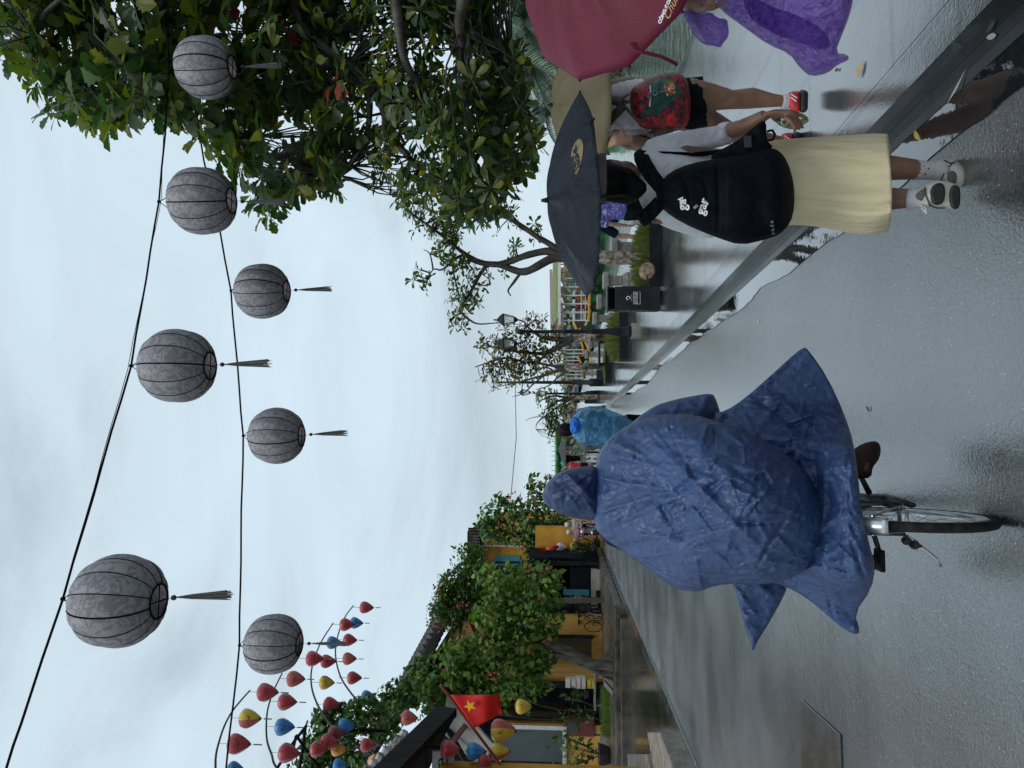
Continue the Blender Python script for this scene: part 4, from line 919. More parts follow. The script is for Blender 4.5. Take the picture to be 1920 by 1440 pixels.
inflate(s4, smooth_poly([(1122, 232), (1120, 250), (1133, 263), (1160, 264), (1205, 262), (1225, 250), (1200, 236), (1150, 228)], 1), lambda x, y: 4.62, lambda x, y, e: dome(e, 14, .07)+(.010*(1-2*ridge(V3(x*.08, y*.08, 3)))*min(1, e/8)), step=4, seed=32)
inflate(s4, smooth_poly([(1119, 190), (1124, 166), (1148, 155), (1175, 148), (1200, 145), (1215, 150), (1205, 175), (1160, 195)], 1), lambda x, y: 4.60, lambda x, y, e: dome(e, 16, .09)+(.010*(1-2*ridge(V3(x*.08, y*.08, 3)))*min(1, e/8)), step=4, seed=34)
s4.build('shirt', SH4, p4, smooth=True, merge=True)
s4 = MB()
inflate(s4, smooth_poly([(1265, 150), (1285, 146), (1318, 143), (1319, 152), (1331, 156), (1330, 200), (1328, 238), (1300, 246), (1262, 240)], 0), lambda x, y: 4.66, lambda x, y, e: dome(e, 30, .15)+(.010*(1-2*ridge(V3(x*.06, y*.09, 3)))*min(1, e/8)), step=5, seed=33)
s4.build('shorts', BLACKC, p4, smooth=True, merge=True)
REDS = mat('coral_red_shoe', (.55, .02, .03), .5, c2=(.68, .045, .05), scale=12, bump=.3, bscale=80)
for (ax_, ay, dd) in ((1475, 190, 4.62), (1462, 268, 5.0)):
    b = MB(); limb(b, [Q(ax_-9, ay, dd), Q(ax_+4, ay, dd)], [.040, .042], 14); b.build('sock', SOCK, p4, smooth=True)
    b = MB(); inflate(b, smooth_poly([(ax_+1, ay-15), (ax_+14, ay-20), (ax_+28, ay-18), (ax_+29, ay+19), (ax_+16, ay+20), (ax_+6, ay+14), (ax_+1, ay+6)], 1), lambda x, y: dd, lambda x, y, e: dome(e, 12, .05), hb=lambda x, y, e: dome(e, 12, .17), step=3.5)
    o4 = b.build('shoe', REDS, p4, smooth=True, merge=True)
    b = MB(); inflate(b, smooth_poly([(ax_+23, ay-21), (ax_+32, ay-22), (ax_+41, ay-18), (ax_+40, ay), (ax_+40, ay+16), (ax_+32, ay+22), (ax_+23, ay+20)], 1), lambda x, y: dd, lambda x, y, e: dome(e, 8, .055), hb=lambda x, y, e: dome(e, 8, .18), step=3.5)
    b.build('sole', SOLE, o4, smooth=True, merge=True)
    b = MB(); b.tube([at(ax_+8, ay-14, dd-.056), at(ax_+20, ay-6, dd-.058)], .004, 6); b.tube([at(ax_+8, ay-8, dd-.056), at(ax_+18, ay, dd-.058)], .004, 6); b.build('side_stripes', WL, o4)
# its backpack
def patched(name, cols, scale=9, seed=0):
    m = bpy.data.materials.new(name); t, b, o = nodes_of(m); N = t.nodes.new; L = t.links.new
    tc = N('ShaderNodeTexCoord'); mp = N('ShaderNodeMapping'); mp.inputs['Location'].default_value = (seed,)*3; mp.inputs['Scale'].default_value = (1, 1, 2.3); mp.inputs['Rotation'].default_value = (.4, .9, .2); L(tc.outputs['Object'], mp.inputs[0])
    nz = N('ShaderNodeTexNoise'); nz.inputs['Scale'].default_value = scale; nz.inputs['Detail'].default_value = 1.5; nz.inputs['Distortion'].default_value = 1.2; L(mp.outputs[0], nz.inputs['Vector'])
    rp = N('ShaderNodeValToRGB'); rp.color_ramp.interpolation = 'CONSTANT'
    while len(rp.color_ramp.elements) < len(cols): rp.color_ramp.elements.new(.5)
    for i, (p, c) in enumerate(cols): rp.color_ramp.elements[i].position = p; rp.color_ramp.elements[i].color = (*c, 1)
    L(nz.outputs[0], rp.inputs[0]); L(rp.outputs[0], b.inputs['Base Color']); b.inputs['Roughness'].default_value = .55
    n2 = N('ShaderNodeTexNoise'); n2.inputs['Scale'].default_value = 30; bp = N('ShaderNodeBump'); bp.inputs['Distance'].default_value = .012; L(tc.outputs['Object'], n2.inputs['Vector']); L(n2.outputs[0], bp.inputs['Height']); L(bp.outputs[0], b.inputs['Normal'])
    return m
RB = patched('red_black_print', [(0, (.36, .008, .012)), (.46, (.010, .008, .014)), (.54, (.32, .008, .012)), (.62, (.012, .010, .022))])
GRN = mat('dark_green_leather', (.004, .055, .038), .45, c2=(.006, .085, .055), scale=5, bump=.6, bscale=22)
bk4 = thing('backpack', 'red and black print backpack with green panels and a round orange emblem', 'backpack', Q(1290, 190, 4.45))
PK4 = smooth_poly([(1183, 168), (1192, 160), (1226, 142), (1262, 135), (1282, 140), (1292, 160), (1296, 195), (1292, 232), (1274, 246), (1240, 246), (1205, 243), (1188, 222), (1180, 195)], 1)
def h4(x, y, e): return dome(e, 34, .12)+(.008*(1-2*ridge(V3(x*.06, y*.09, 3)))+.006*fbm(V3(x*.05, y*.05, 1)))*min(1, e/8)
b = MB(); inflate(b, PK4, lambda x, y: 4.47, h4, step=4, seed=41); b.build('main_bag', RB, bk4, smooth=True, merge=True)
def lay(nm, P, m, lift, par=bk4, step=3.2):
    P = smooth_poly(P, 1); vs, fs = tri_poly(P, step); b = MB()
    F = [at(x, y, 4.47-h4(x, y, edge_dist(x, y, PK4) if inside(x, y, PK4) else 0)-lift) for x, y in vs]; n = len(F); G = [at(x, y, 4.47-h4(x, y, edge_dist(x, y, PK4) if inside(x, y, PK4) else 0)+.004) for x, y in vs]
    b.add(F+G, fs+[tuple(i+n for i in reversed(q)) for q in fs]); return b.build(nm, m, par, smooth=True)
lay('green_panel', [(1222, 150), (1245, 146), (1262, 150), (1276, 160), (1277, 182), (1262, 188), (1250, 200), (1236, 214), (1232, 218), (1222, 214), (1208, 218), (1196, 212), (1188, 195), (1222, 196), (1221, 170)], GRN, .006)
lay('front_pocket', [(1186, 168), (1192, 163), (1217, 160), (1220, 178), (1220, 200), (1203, 206), (1198, 218), (1190, 212), (1185, 190)], RB, .012)
EMB = patched('orange_tabby_print', [(0, (.45, .14, .03)), (.42, (.02, .012, .01)), (.52, (.62, .30, .12)), (.62, (.10, .03, .01))], 30, 4)
lay('emblem', [(1246, 156), (1254, 151), (1262, 153), (1268, 164), (1266, 176), (1256, 182), (1248, 178), (1244, 166)], EMB, .011)
b = MB(); b.tube([Q(1219, 160, 4.335), Q(1220, 174, 4.333)], .004, 6); b.build('zip_trim', WL, bk4); b = MB(); b.tube([Q(1220, 184, 4.333), Q(1218, 200, 4.337)], .004, 6); b.build('zip_trim', WL, bk4)
BRN = mat('brown_strap', (.055, .038, .026), .6, c2=(.085, .062, .045), scale=12)
b = MB(); b.tube([Q(1172, 196, 4.40), Q(1158, 189, 4.44), Q(1140, 187, 4.48), Q(1133, 187, 4.55), Q(1131, 188, 4.66)], [.028, .032, .034, .034, .034], 8, flat=.2, flatdir=-FW)
b.build('shoulder_strap', BRN, bk4, smooth=True)
b = MB(); b.tube([Q(1168, 200, 4.38), Q(1152, 216, 4.42), Q(1137, 233, 4.46), Q(1131, 243, 4.52), Q(1133, 252, 4.64)], [.026, .026, .024, .024, .024], 8, flat=.2, flatdir=-FW); b.build('shoulder_strap', BRN, bk4, smooth=True)
b = MB(); b.tube([Q(1262, 240, 4.40), Q(1235, 248, 4.42), Q(1205, 259, 4.47), Q(1196, 262, 4.55)], [.022, .024, .024, .022], 8, flat=.2, flatdir=-FW); b.build('lower_strap', BRN, bk4, smooth=True)
b = MB(); b.tube([Q(1176, 178, 4.38), Q(1168, 184, 4.36), Q(1170, 196, 4.36), Q(1180, 190, 4.36)], .007, 8); b.tube([Q(1172, 200, 4.38), Q(1182, 212, 4.36), Q(1192, 224, 4.36), Q(1212, 226, 4.36)], .008, 8); b.build('carry_handle', BRN, bk4, smooth=True)
def plane4(cx, cy, d, rot):
    c_, s2 = math.cos(rot), math.sin(rot)
    return lambda x, y: at(cx, cy, d)+RT*(x*c_-y*s2)+UT*(x*s2+y*c_)
LT = mat('tan_print', (.42, .36, .28), .6)
lettering('lettering', 'DI', plane4(1136, 244, 4.43, .75), LT, bk4, .045); lettering('lettering', 'AMIRA', plane4(1217, 254, 4.425, R(-110)+R(0)), LT, bk4, .036)
b = MB(); cc_ = Q(1224, 182, 4.33)
for cx, cy, r_ in ((1218, 180, .010), (1228, 174, .013)): b.tube([Q(cx, cy, 4.325)+(RT*math.cos(a)+UT*math.sin(a))*r_ for a in [2*math.pi*i/14 for i in range(15)]], .0022, 5, caps=False)
b.tube([Q(1236, 173, 4.325), Q(1244, 171, 4.32), Q(1252, 167, 4.315)], .003, 5); b.ball(Q(1255, 167, 4.31), .009, 8); b.build('metal_charm', CHROME, bk4)
# --- x
J5 = pose((at(1700, -95, 3.0).x+.0, at(1700, -95, 3.0).y, .13), 1.66, R(8), 'walk', .5, .05)
g5 = gr(1730, -105, .13); J5 = pose((g5.x, g5.y, .13), 1.62, R(8), 'walk', .5, .03)
J5['elL'] = at(1300, 8, 2.95); J5['wrL'] = at(1322, 12, 2.75); J5['shL'] = at(1225, -55, 3.05); 
p5 = figure('person', 'person in a see-through purple plastic cape at the edge of the picture', J5, WHITEC, BLACKC, skin=SKIN_D, vox=.014, long=.1)
PURP = crumple_mat('purple_plastic_film', (.15, .055, .42), (.42, .27, .74), rough=.18, strength=.9, scales=(6, 13, 29), dist=.03, transp=.70, transl=.45, coat=1.0, trcol=(.74, .58, .93))
pc = MB()
PM = smooth_poly([(1120, -60), (1200, -40), (1300, -30), (1338, -2), (1352, 20), (1400, 55), (1440, 84), (1480, 100), (1500, 128), (1520, 144), (1552, 138), (1570, 121), (1592, 113), (1590, 102), (1566, 99), (1580, 62), (1593, 30), (1604, -20), (1590, -110), (1560, -190), (1400, -210), (1200, -190), (1120, -140)], 1)
CP1 = creases(7, (1250, 1620, -60, 160), 190, (30, 130), (5, 13), (.012, .030), nodes=26); CP2 = creases(8, (1250, 1620, -60, 160), 420, (10, 40), (3, 7), (.004, .010), nodes=60)
def h5(x, y, e): return dome(e, 90, .20)+(.03*fbm(V3(x*.013, y*.013, 2))+CP1(x, y)+CP2(x, y))*min(1, e/12)
vs, fs = tri_poly(PM, 6, 51); D5 = lambda x, y: 3.02-.12*sst((x-1350)/200)
# a thin open film in front and behind, joined at the outline
inflate(pc, PM, D5, h5, hb=lambda x, y, e: dome(e, 90, .14)+.02*fbm(V3(x*.012, y*.012, 9))*min(1, e/12), step=4.6, seed=51)
PS = smooth_poly([(1276, 16), (1283, 20), (1312, 24), (1334, 22), (1345, 34), (1363, 35), (1366, 48), (1367, 68), (1355, 82), (1352, 90), (1338, 86), (1320, 84), (1300, 66), (1288, 44)], 1)
inflate(pc, PS, lambda x, y: 2.92, lambda x, y, e: dome(e, 26, .06)+(CP1(x, y)+CP2(x, y))*min(1, e/8), step=3.4, seed=52)
inflate(pc, smooth_poly([(1390, -20), (1440, 10), (1500, 30), (1545, 55), (1560, 85), (1535, 95), (1500, 80), (1440, 60), (1400, 30)], 1), lambda x, y: 2.98, lambda x, y, e: dome(e, 20, .03)+CP1(x, y)*min(1, e/8), step=5, seed=55)
pc.build('plastic_cape', PURP, p5, smooth=True, merge=True)
# lettering on the maroon umbrella, strap
a0, q0 = seek(p3, 1244, 12, 3.2); mpw = mapper(p3, f3, C3, a0, q0, .475, .004, rot=0)
def um_fn(rot, cx, cy):
    a, q = seek(p3, cx, cy, 3.2); P0 = p3(a, q); nrm = (p3(a, q)-(C3-f3[2]*.5)).normalized(); u = (RT*math.cos(rot)+UT*math.sin(rot)); u = (u-nrm*u.dot(nrm)).normalized(); v = nrm.cross(u); v = v if v.dot(UT) > 0 else -v
    return lambda x, y: P0+u*x+v*y+nrm*.012
lettering('lettering', 'CÔNG ĐOÀN NĂM', um_fn(R(-28), 1258, 2), WL, um3, .0145, bold=.0008)
lettering('lettering', 'Chung tay', um_fn(R(-28), 1270, -6), mat('gold_print', (.5, .30, .13), .5), um3, .034, shear=.6)
b = MB(); b.tube([at(1187, 80, 2.33), at(1192, 92, 2.30), at(1205, 98, 2.29), at(1240, 106, 2.29), at(1271, 121, 2.30)], .012, 8, flat=.12, flatdir=-FW); b.build('closing_strap', UM, um3, smooth=True)
# --- person ahead in the pale blue plastic raincoat
gb = V3(at(1100, 806, 9.3).x, at(1100, 806, 9.3).y, 0)
J6 = pose(gb, 1.75, R(2), 'walk', .6, .02); J6['elR'] = J6['shR']+V3(.02, .12, -.24); J6['wrR'] = J6['elR']+V3(-.12, .2, -.02); J6['elL'] = J6['shL']+V3(-.02, .12, -.24); J6['wrL'] = J6['elL']+V3(.12, .2, -.02)
p6 = figure('person', 'dark haired person ahead in a pale blue see-through plastic raincoat', J6, mat('grey_cloth', (.10, .11, .13), .8), BLACKC, vox=.018, skin=SKIN_D)
PBL = crumple_mat('pale_blue_plastic_film', (.06, .32, .62), (.16, .46, .74), rough=.22, strength=.9, scales=(3.5, 8), dist=.07, transp=.62, transl=.25, coat=.5, trcol=(.50, .76, .92))
b = MB(); PB6 = smooth_poly([(1070, 812), (1069, 795), (1076, 775), (1098, 761), (1125, 762), (1150, 771), (1172, 780), (1200, 790), (1290, 795), (1300, 830), (1200, 838), (1150, 842), (1118, 841), (1095, 836), (1078, 824)], 1)
inflate(b, PB6, lambda x, y: 9.3, lambda x, y, e: dome(e, 30, .27)+.03*(1-2*ridge(V3(x*.05, y*.06, 5)))*min(1, e/8), step=4.5, seed=61)
b.build('raincoat', PBL, p6, smooth=True, merge=True)
b = MB(); inflate(b, smooth_poly([(1068, 798), (1072, 782), (1082, 781), (1088, 792), (1088, 808), (1080, 814), (1070, 812)], 1), lambda x, y: 9.02, lambda x, y, e: dome(e, 8, .06)+.02*fbm(V3(x*.1, y*.1, 3))*min(1, e/4), step=2.5)
b.build('raincoat_hood', crumple_mat('blue_plastic_gather', (.01, .16, .75), (.03, .28, .85), rough=.3, scales=(14, 30), transl=.3), p6, smooth=True, merge=True)
# --- person in navy shorts by the river, holding a red thing
g7 = gr(1212, 402, .13)
J7 = pose((at(1200, 418, 14.2).x, at(1200, 418, 14.2).y, .13), 1.72, R(-70), 'walk', .9, .03); J7['elL'] = J7['chest']+J7['f']*.18-V3(0, 0, .16)-J7['r']*.2; J7['wrL'] = J7['elL']+J7['f']*.25+V3(0, 0, .02)
J7['elR'] = J7['chest']+J7['f']*.15-V3(0, 0, .2)+J7['r']*.2; J7['wrR'] = J7['elR']+J7['f']*.25+V3(0, 0, .04)
p7 = figure('person', 'person in a black shirt and navy shorts striding beside the river', J7, BLACKC, NAVY, vox=.02, to=.45)
b = MB(); c7 = J7['wrL']+J7['f']*.12; b.box(c7, (.30, .05, .20), rz=.4, M=Matrix.Rotation(.5, 3, 'Y') @ Matrix.Rotation(.5, 3, 'Z'))
rdo = b.build('folder', mat('bright_red_card', (.62, .01, .025), .5), loc=c7); bevel(rdo, .01); meta(rdo, 'bright red folder held by the person in navy shorts', 'folder')
# person in purple printed top beside the tree
JA = pose((at(1200, 388, 9.4).x, at(1200, 388, 9.4).y, .13), 1.50, R(10), 'stand')
PRT = patched('blue_purple_print', [(0, (.06, .05, .34)), (.45, (.20, .19, .55)), (.53, (.03, .03, .20)), (.62, (.5, .5, .75))], 14, 7)
figure('person', 'person in a blue and purple printed top, half hidden by the woman with the cap', JA, PRT, BLACKC, vox=.02, sleeve=.9, to=.9)
# two riders on a scooter far down the street
sx = at(1110, 994, 31); sc0 = V3(sx.x, sx.y, 0)
scoot = thing('motor_scooter', 'dark motor scooter coming up the street with two riders in white helmets', 'scooter', sc0)
b = MB(); b.tube([sc0+V3(0, -.95, .55), sc0+V3(0, -.6, .35), sc0+V3(0, -.1, .30), sc0+V3(0, .3, .65), sc0+V3(0, .9, .75)], [.10, .16, .14, .18, .12], 12); b.tube([sc0+V3(0, -.75, .35), sc0+V3(0, -.6, 1.0)], [.13, .09], 10); fuse(b, 'body', mat('dark_scooter_paint', (.015, .015, .02), .25, coat=.6), scoot, .03, 2)
for yy in (-.85, .55):
    b = MB(); b.tube([sc0+V3(0, yy+.24*math.cos(a), .27+.24*math.sin(a)) for a in [2*math.pi*i/20 for i in range(21)]], .05, 8, caps=False); b.build('wheel', RUBBER, scoot, smooth=True)
b = MB(); b.tube([sc0+V3(-.33, -.55, 1.08), sc0+V3(0, -.62, 1.02), sc0+V3(.33, -.55, 1.08)], .02, 8); b.build('handlebar', DARKMETAL, scoot)
for k in (-1, 1): b = MB(); b.ball(sc0+V3(.34*k, -.62, 1.22), (.07, .02, .06)); b.build('mirror', CHROME, scoot)
b = MB(); b.ball(sc0+V3(0, -.72, .92), (.09, .05, .08)); b.build('headlight', STEEL, scoot)
HLM = mat('white_helmet', (.62, .58, .56), .3, coat=.5)
for lab, off, sh in (('rider in a pink top and white helmet at the front of the scooter', V3(-.10, -.05, 0), mat('pink_cloth', (.45, .22, .25), .8)), ('passenger in a cream top and white helmet at the back of the scooter', V3(.16, .42, .06), mat('cream_cloth', (.40, .38, .33), .8))):
    Js = pose(sc0+off+V3(0, 0, .30), 1.62, R(180), 'sit'); figure('person', lab, Js, sh, BLACKC, hat=HLM, vox=.025)
# small figure in red far ahead beside the hood
Jr = pose((at(1090, 876, 34).x, at(1090, 876, 34).y, 0), 1.68, R(190), 'walk', .5)
figure('person', 'small far off person in a red jacket to the right of the blue hood', Jr, mat('red_jacket', (.42, .02, .03), .6), BLACKC, vox=.03)
for lab, x_, y_, d_, c_ in (('far off walker in a white top near the tables', 1085, 752, 46, WHITEC), ('far off person in an orange top near the river tents', 1092, 716, 52, mat('orange_cloth', (.55, .20, .03), .7)), ('far off person in a black top standing by the tables', 1100, 860, 44, BLACKC)):
    Jr = pose((at(x_, y_, d_).x, at(x_, y_, d_).y, .1), 1.66, R(150), 'walk', .4); figure('person', lab, Jr, c_, BLACKC, vox=.035)
# ================================================================ lanterns and cables overhead

def damask():
    m = bpy.data.materials.new('grey_damask_silk'); t, b, o = nodes_of(m); N = t.nodes.new; L = t.links.new
    tc = N('ShaderNodeTexCoord'); nz = N('ShaderNodeTexNoise'); nz.inputs['Scale'].default_value = 17; nz.inputs['Detail'].default_value = 6; nz.inputs['Roughness'].default_value = .6; nz.inputs['Distortion'].default_value = 1.4; L(tc.outputs['Object'], nz.inputs['Vector'])
    rp = N('ShaderNodeValToRGB'); rp.color_ramp.elements[0].position = .47; rp.color_ramp.elements[1].position = .52; rp.color_ramp.elements[0].color = (.31, .295, .32, 1); rp.color_ramp.elements[1].color = (.47, .455, .49, 1)
    L(nz.outputs[0], rp.inputs[0]); L(rp.outputs[0], b.inputs['Base Color']); b.inputs['Roughness'].default_value = .55
    tr = N('ShaderNodeBsdfTranslucent'); L(rp.outputs[0], tr.inputs[0]); mx = N('ShaderNodeMixShader'); mx.inputs[0].default_value = .42; L(b.outputs[0], mx.inputs[1]); L(tr.outputs[0], mx.inputs[2]); L(mx.outputs[0], o.inputs[0]); return m
DAM = damask(); CORD = mat('black_cord', (.005, .005, .005), .9, spec=.1); TAS = mat('grey_tassel', (.09, .09, .085), .9, c2=(.16, .16, .15), scale=20, stretch=(8, 8, 1), bump=.6, bscale=40)
BEAD = mat('dark_bead', (.02, .02, .02), .3)
def big_lantern(lab, px, py, rpx, tx, ty, d, tass=(0, 0), tilt=0.0):
    """px,py centre; rpx radius; d distance"""
    c = at(px, py, d); r = rpx/F_PX*d; hh = r*.93
    t = thing('silk_lantern', lab, 'lantern', c, 'large grey silk lanterns strung across the street')
    nseg = 12; na = nseg*8; nr = 22; vs = []; ph = random.uniform(0, 1)
    def prof(u, mid): a = u*math.pi; q = math.sin(a)**.72; return r*(q*(1-.05*mid)+.0), -hh*math.cos(a)
    b = MB()
    for j in range(nr+1):
        u = lerp(.085, .915, j/nr)
        for i in range(na):
            mid = math.sin(math.pi*((i % 8)/8)); rr, z = prof(u, 0); rr *= 1-.065+.065*mid
            a = ph+2*math.pi*i/na; vs.append(c+V3(rr*math.cos(a), rr*math.sin(a), z))
    b.add(vs, [(j*na+i, j*na+(i+1) % na, (j+1)*na+(i+1) % na, (j+1)*na+i) for j in range(nr) for i in range(na)])
    sh = b.build('silk_shade', DAM, t, smooth=True); s_ = sh.modifiers.new('s', 'SOLIDIFY'); s_.thickness = .0025
    b = MB()
    for k in range(nseg):
        a = ph+2*math.pi*k/nseg; pts = []
        for j in range(17):
            u = lerp(.08, .92, j/16); rr, z = prof(u, 0); rr *= .945; pts.append(c+V3(rr*math.cos(a), rr*math.sin(a), z))
        b.tube(pts, .0062 if k % 4 == 0 else .0035, 6)
    b.build('ribs', CORD, t, smooth=True)
    b = MB(); 
    for u in (.08, .92):
        if u > .5: b.build('hoop', CORD, t); b = MB()
        rr, z = prof(u, 0); b.tube([c+V3(rr*math.cos(a), rr*math.sin(a), z) for a in [2*math.pi*i/20 for i in range(21)]], .007, 6, caps=False)
        b.tube([c+V3(-rr, 0, z), c+V3(rr, 0, z)], .004, 5); b.tube([c+V3(0, -rr, z), c+V3(0, rr, z)], .004, 5)
    b.build('hoop', CORD, t)
    kn = at(tx, ty, d); rr, z = prof(.92, 0); b = MB()
    for k in range(3): a = 2.1*k+.5; b.tube([c+V3(rr*math.cos(a), rr*math.sin(a), z), kn], .0035, 5)
    b.ball(kn, .017, 8); b.build('hanging_cord', CORD, t)
    z0 = c.z-hh; q = c.copy(); q.z = z0; tl = r*1.3; 
    b = MB(); e_ = V3(tilt*.1, 0, -r*.30); b.tube([q, q+e_], .002, 5); tc_ = b.build('tassel_cord', CORD, t)
    b = MB(); b.ball(q+e_, r*.062, 10); b.build('bead', BEAD, t, smooth=True)
    b = MB(); p0 = q+e_*1.1
    for k in range(34):
        a = random.uniform(0, 6.28); o_ = V3(math.cos(a), math.sin(a), 0); w_ = random.uniform(.2, 1)*r*.11
        b.tube([p0, p0+o_*w_*.45-V3(0, 0, tl*.3)+RT*tilt*.03, p0+o_*w_-V3(0, 0, tl*random.uniform(.85, 1.0))+RT*tilt*.09], [.0028, .0038, .0028], 4)
    b.build('tassel', TAS, t)
    return t
for a in (('largest grey lantern, leftmost on the upper cable against open sky', 223, 1126, 86, 118, 1123, 5.0, (), .25),
          ('grey lantern third from the left on the upper cable, against open sky', 333, 686, 70, 246, 686, 6.1, (), .1),
          ('grey lantern on the upper cable just clear of the big tree', 379, 377, 63, 298, 378, 6.9, (), -.1),
          ('darker grey lantern hanging inside the leaves of the big tree', 386, 127, 57, 316, 135, 6.7, (), 0),
          ('grey lantern at the left end of the lower cable beside the small coloured lanterns', 513, 1207, 55, 449, 1210, 7.7, (), .1),
          ('grey lantern in the middle of the lower cable against open sky', 519, 817, 53, 456, 817, 8.1, (), .15),
          ('smallest grey lantern on the lower cable, nearest the tree', 492, 546, 52, 433, 545, 8.3, (), .1)): big_lantern(*a)
def cable(lab, P, rad):
    b = MB(); pts = [at(*p) for p in P]; fine = []
    for i in range(len(pts)-1):
        n = max(2, int((pts[i+1]-pts[i]).length/.25))
        for j in range(n): fine.append(pts[i].lerp(pts[i+1], j/n)+V3(0, 0, .004*math.sin(j*1.7)))
    fine.append(pts[-1]); b.tube(fine, rad, 6); o = b.build('cable', CORD, loc=pts[0]); return meta(o, lab, 'cable')
cable('upper black cable carrying the largest grey lantern', [(-60, 1640, 4.3), (12, 1440, 4.6), (40, 1356, 4.7), (118, 1123, 5.0), (191, 873, 5.6), (246, 686, 6.1), (298, 378, 6.9), (310, 250, 6.8), (316, 135, 6.7), (314, 0, 6.9), (310, -140, 7.2)], .009)
cable('lower black cable carrying the smaller grey lanterns', [(405, 1640, 7.2), (424, 1440, 7.4), (449, 1210, 7.7), (452, 1000, 7.9), (456, 817, 8.1), (441, 640, 8.2), (433, 545, 8.3), (412, 430, 8.4), (382, 300, 8.5), (366, 190, 8.6), (342, 60, 8.7), (330, -140, 8.9)], .010)
cable('thin wire running beside the upper cable', [(118, 1118, 5.02), (240, 690, 6.1), (303, 370, 7.0), (309, 180, 6.9), (300, -100, 7.2)], .003)
cable('thin telephone wire far above the street beyond the cyclist', [(948, 1000, 40), (958, 930, 42), (968, 820, 46), (966, 718, 50)], .02)
# dark twisted branch-like cable in front of the tree
cable('thick dark cable coming out of the big tree', [(300, -60, 8.2), (306, 0, 8.0), (314, 60, 7.8), (317, 130, 7.55)], .018)
# --- small lanterns on bamboo arcs
def silk(name, c, c2): 
    m = mat(name, c, .4, c2=c2, scale=14, bump=.3, bscale=60, sheen=.3); return m
SM = {'red': silk('red_silk', (.30, .018, .028), (.38, .03, .04)), 'blue': silk('blue_silk', (.01, .13, .36), (.015, .18, .45)), 'yellow': silk('yellow_silk', (.50, .33, .02), (.6, .42, .04)),
      'brocade': patched('red_gold_brocade', [(0, (.36, .04, .04)), (.44, (.50, .22, .14)), (.50, (.34, .03, .04)), (.6, (.46, .14, .10))], 26, 2), 'dark': silk('dark_red_silk', (.14, .012, .02), (.2, .02, .03)), 'orange': silk('orange_silk', (.55, .22, .02), (.65, .3, .03)), 'white': silk('white_silk', (.6, .6, .6), (.7, .7, .7))}
CAPS = mat('black_lantern_cap', (.012, .012, .012), .5)
def small_lantern(lab, px, py, s, col, d, string=14, tas=True, second=None):
    c = at(px, py, d); r = s/F_PX*d*.5; b = MB(); ph = random.uniform(0, 6)
    t = thing('paper_lantern', lab, 'lantern', c, 'small coloured silk lanterns among the vines')
    M = Matrix.Rotation(ph, 3, 'Z') @ Matrix.Rotation(random.uniform(-.06, .06), 3, 'X')
    b.lathe([(r*.20, r*.98), (r*.62, r*.92), (r*.92, r*.66), (r*1.0, r*.35), (r*.95, r*.02), (r*.76, -r*.4), (r*.5, -r*.82), (r*.27, -r*1.15), (r*.16, -r*1.2)], 40, M=M, c=c, lob=8, amp=-.10)
    if second:
        nrow = 8; b.mi = [1 if (i % 40) > 22 else 0 for i in range(nrow*40)]+[0, 0]
    b.build('silk_shade', [SM[col], SM[second]] if second else SM[col], t, smooth=True)
    b = MB(); b.lathe([(r*.24, r*.93), (r*.24, r*1.03), (r*.05, r*1.06)], 12, c=c); b.build('cap', CAPS, t)
    b = MB(); b.lathe([(r*.19, -r*1.18), (r*.17, -r*1.30), (r*.04, -r*1.34)], 12, c=c); b.build('cap', CAPS, t)
    if int(px) % 3: b = MB(); u_ = (EYE-c).normalized(); w_ = u_.cross(V3(0, 0, 1)).normalized(); w_ = (w_*math.cos(ph)+u_*0).normalized(); e_ = c+u_*r*.90+V3(0, 0, r*.25); b.tube([e_+(w_*math.cos(a)+V3(0, 0, 1)*math.sin(a))*r*.23 for a in [2*math.pi*i/12 for i in range(13)]], r*.05, 5, caps=False); b.build('medallion', CAPS, t)
    b = MB(); b.tube([c+V3(0, 0, r*1.05), c+V3(0, 0, r*1.05+string/F_PX*d)], .004*d/16, 4); b.build('string', CORD, t)
    if tas:
        b = MB(); b.tube([c-V3(0, 0, r*1.3), c-V3(0, 0, r*1.75)], .004, 4); b.tube([c-V3(0, 0, r*1.7), c-V3(0, 0, r*1.78), c-V3(0, 0, r*2.5)], [r*.09, r*.07, r*.07], 6); b.build('tassel', TAS, t)
    return t
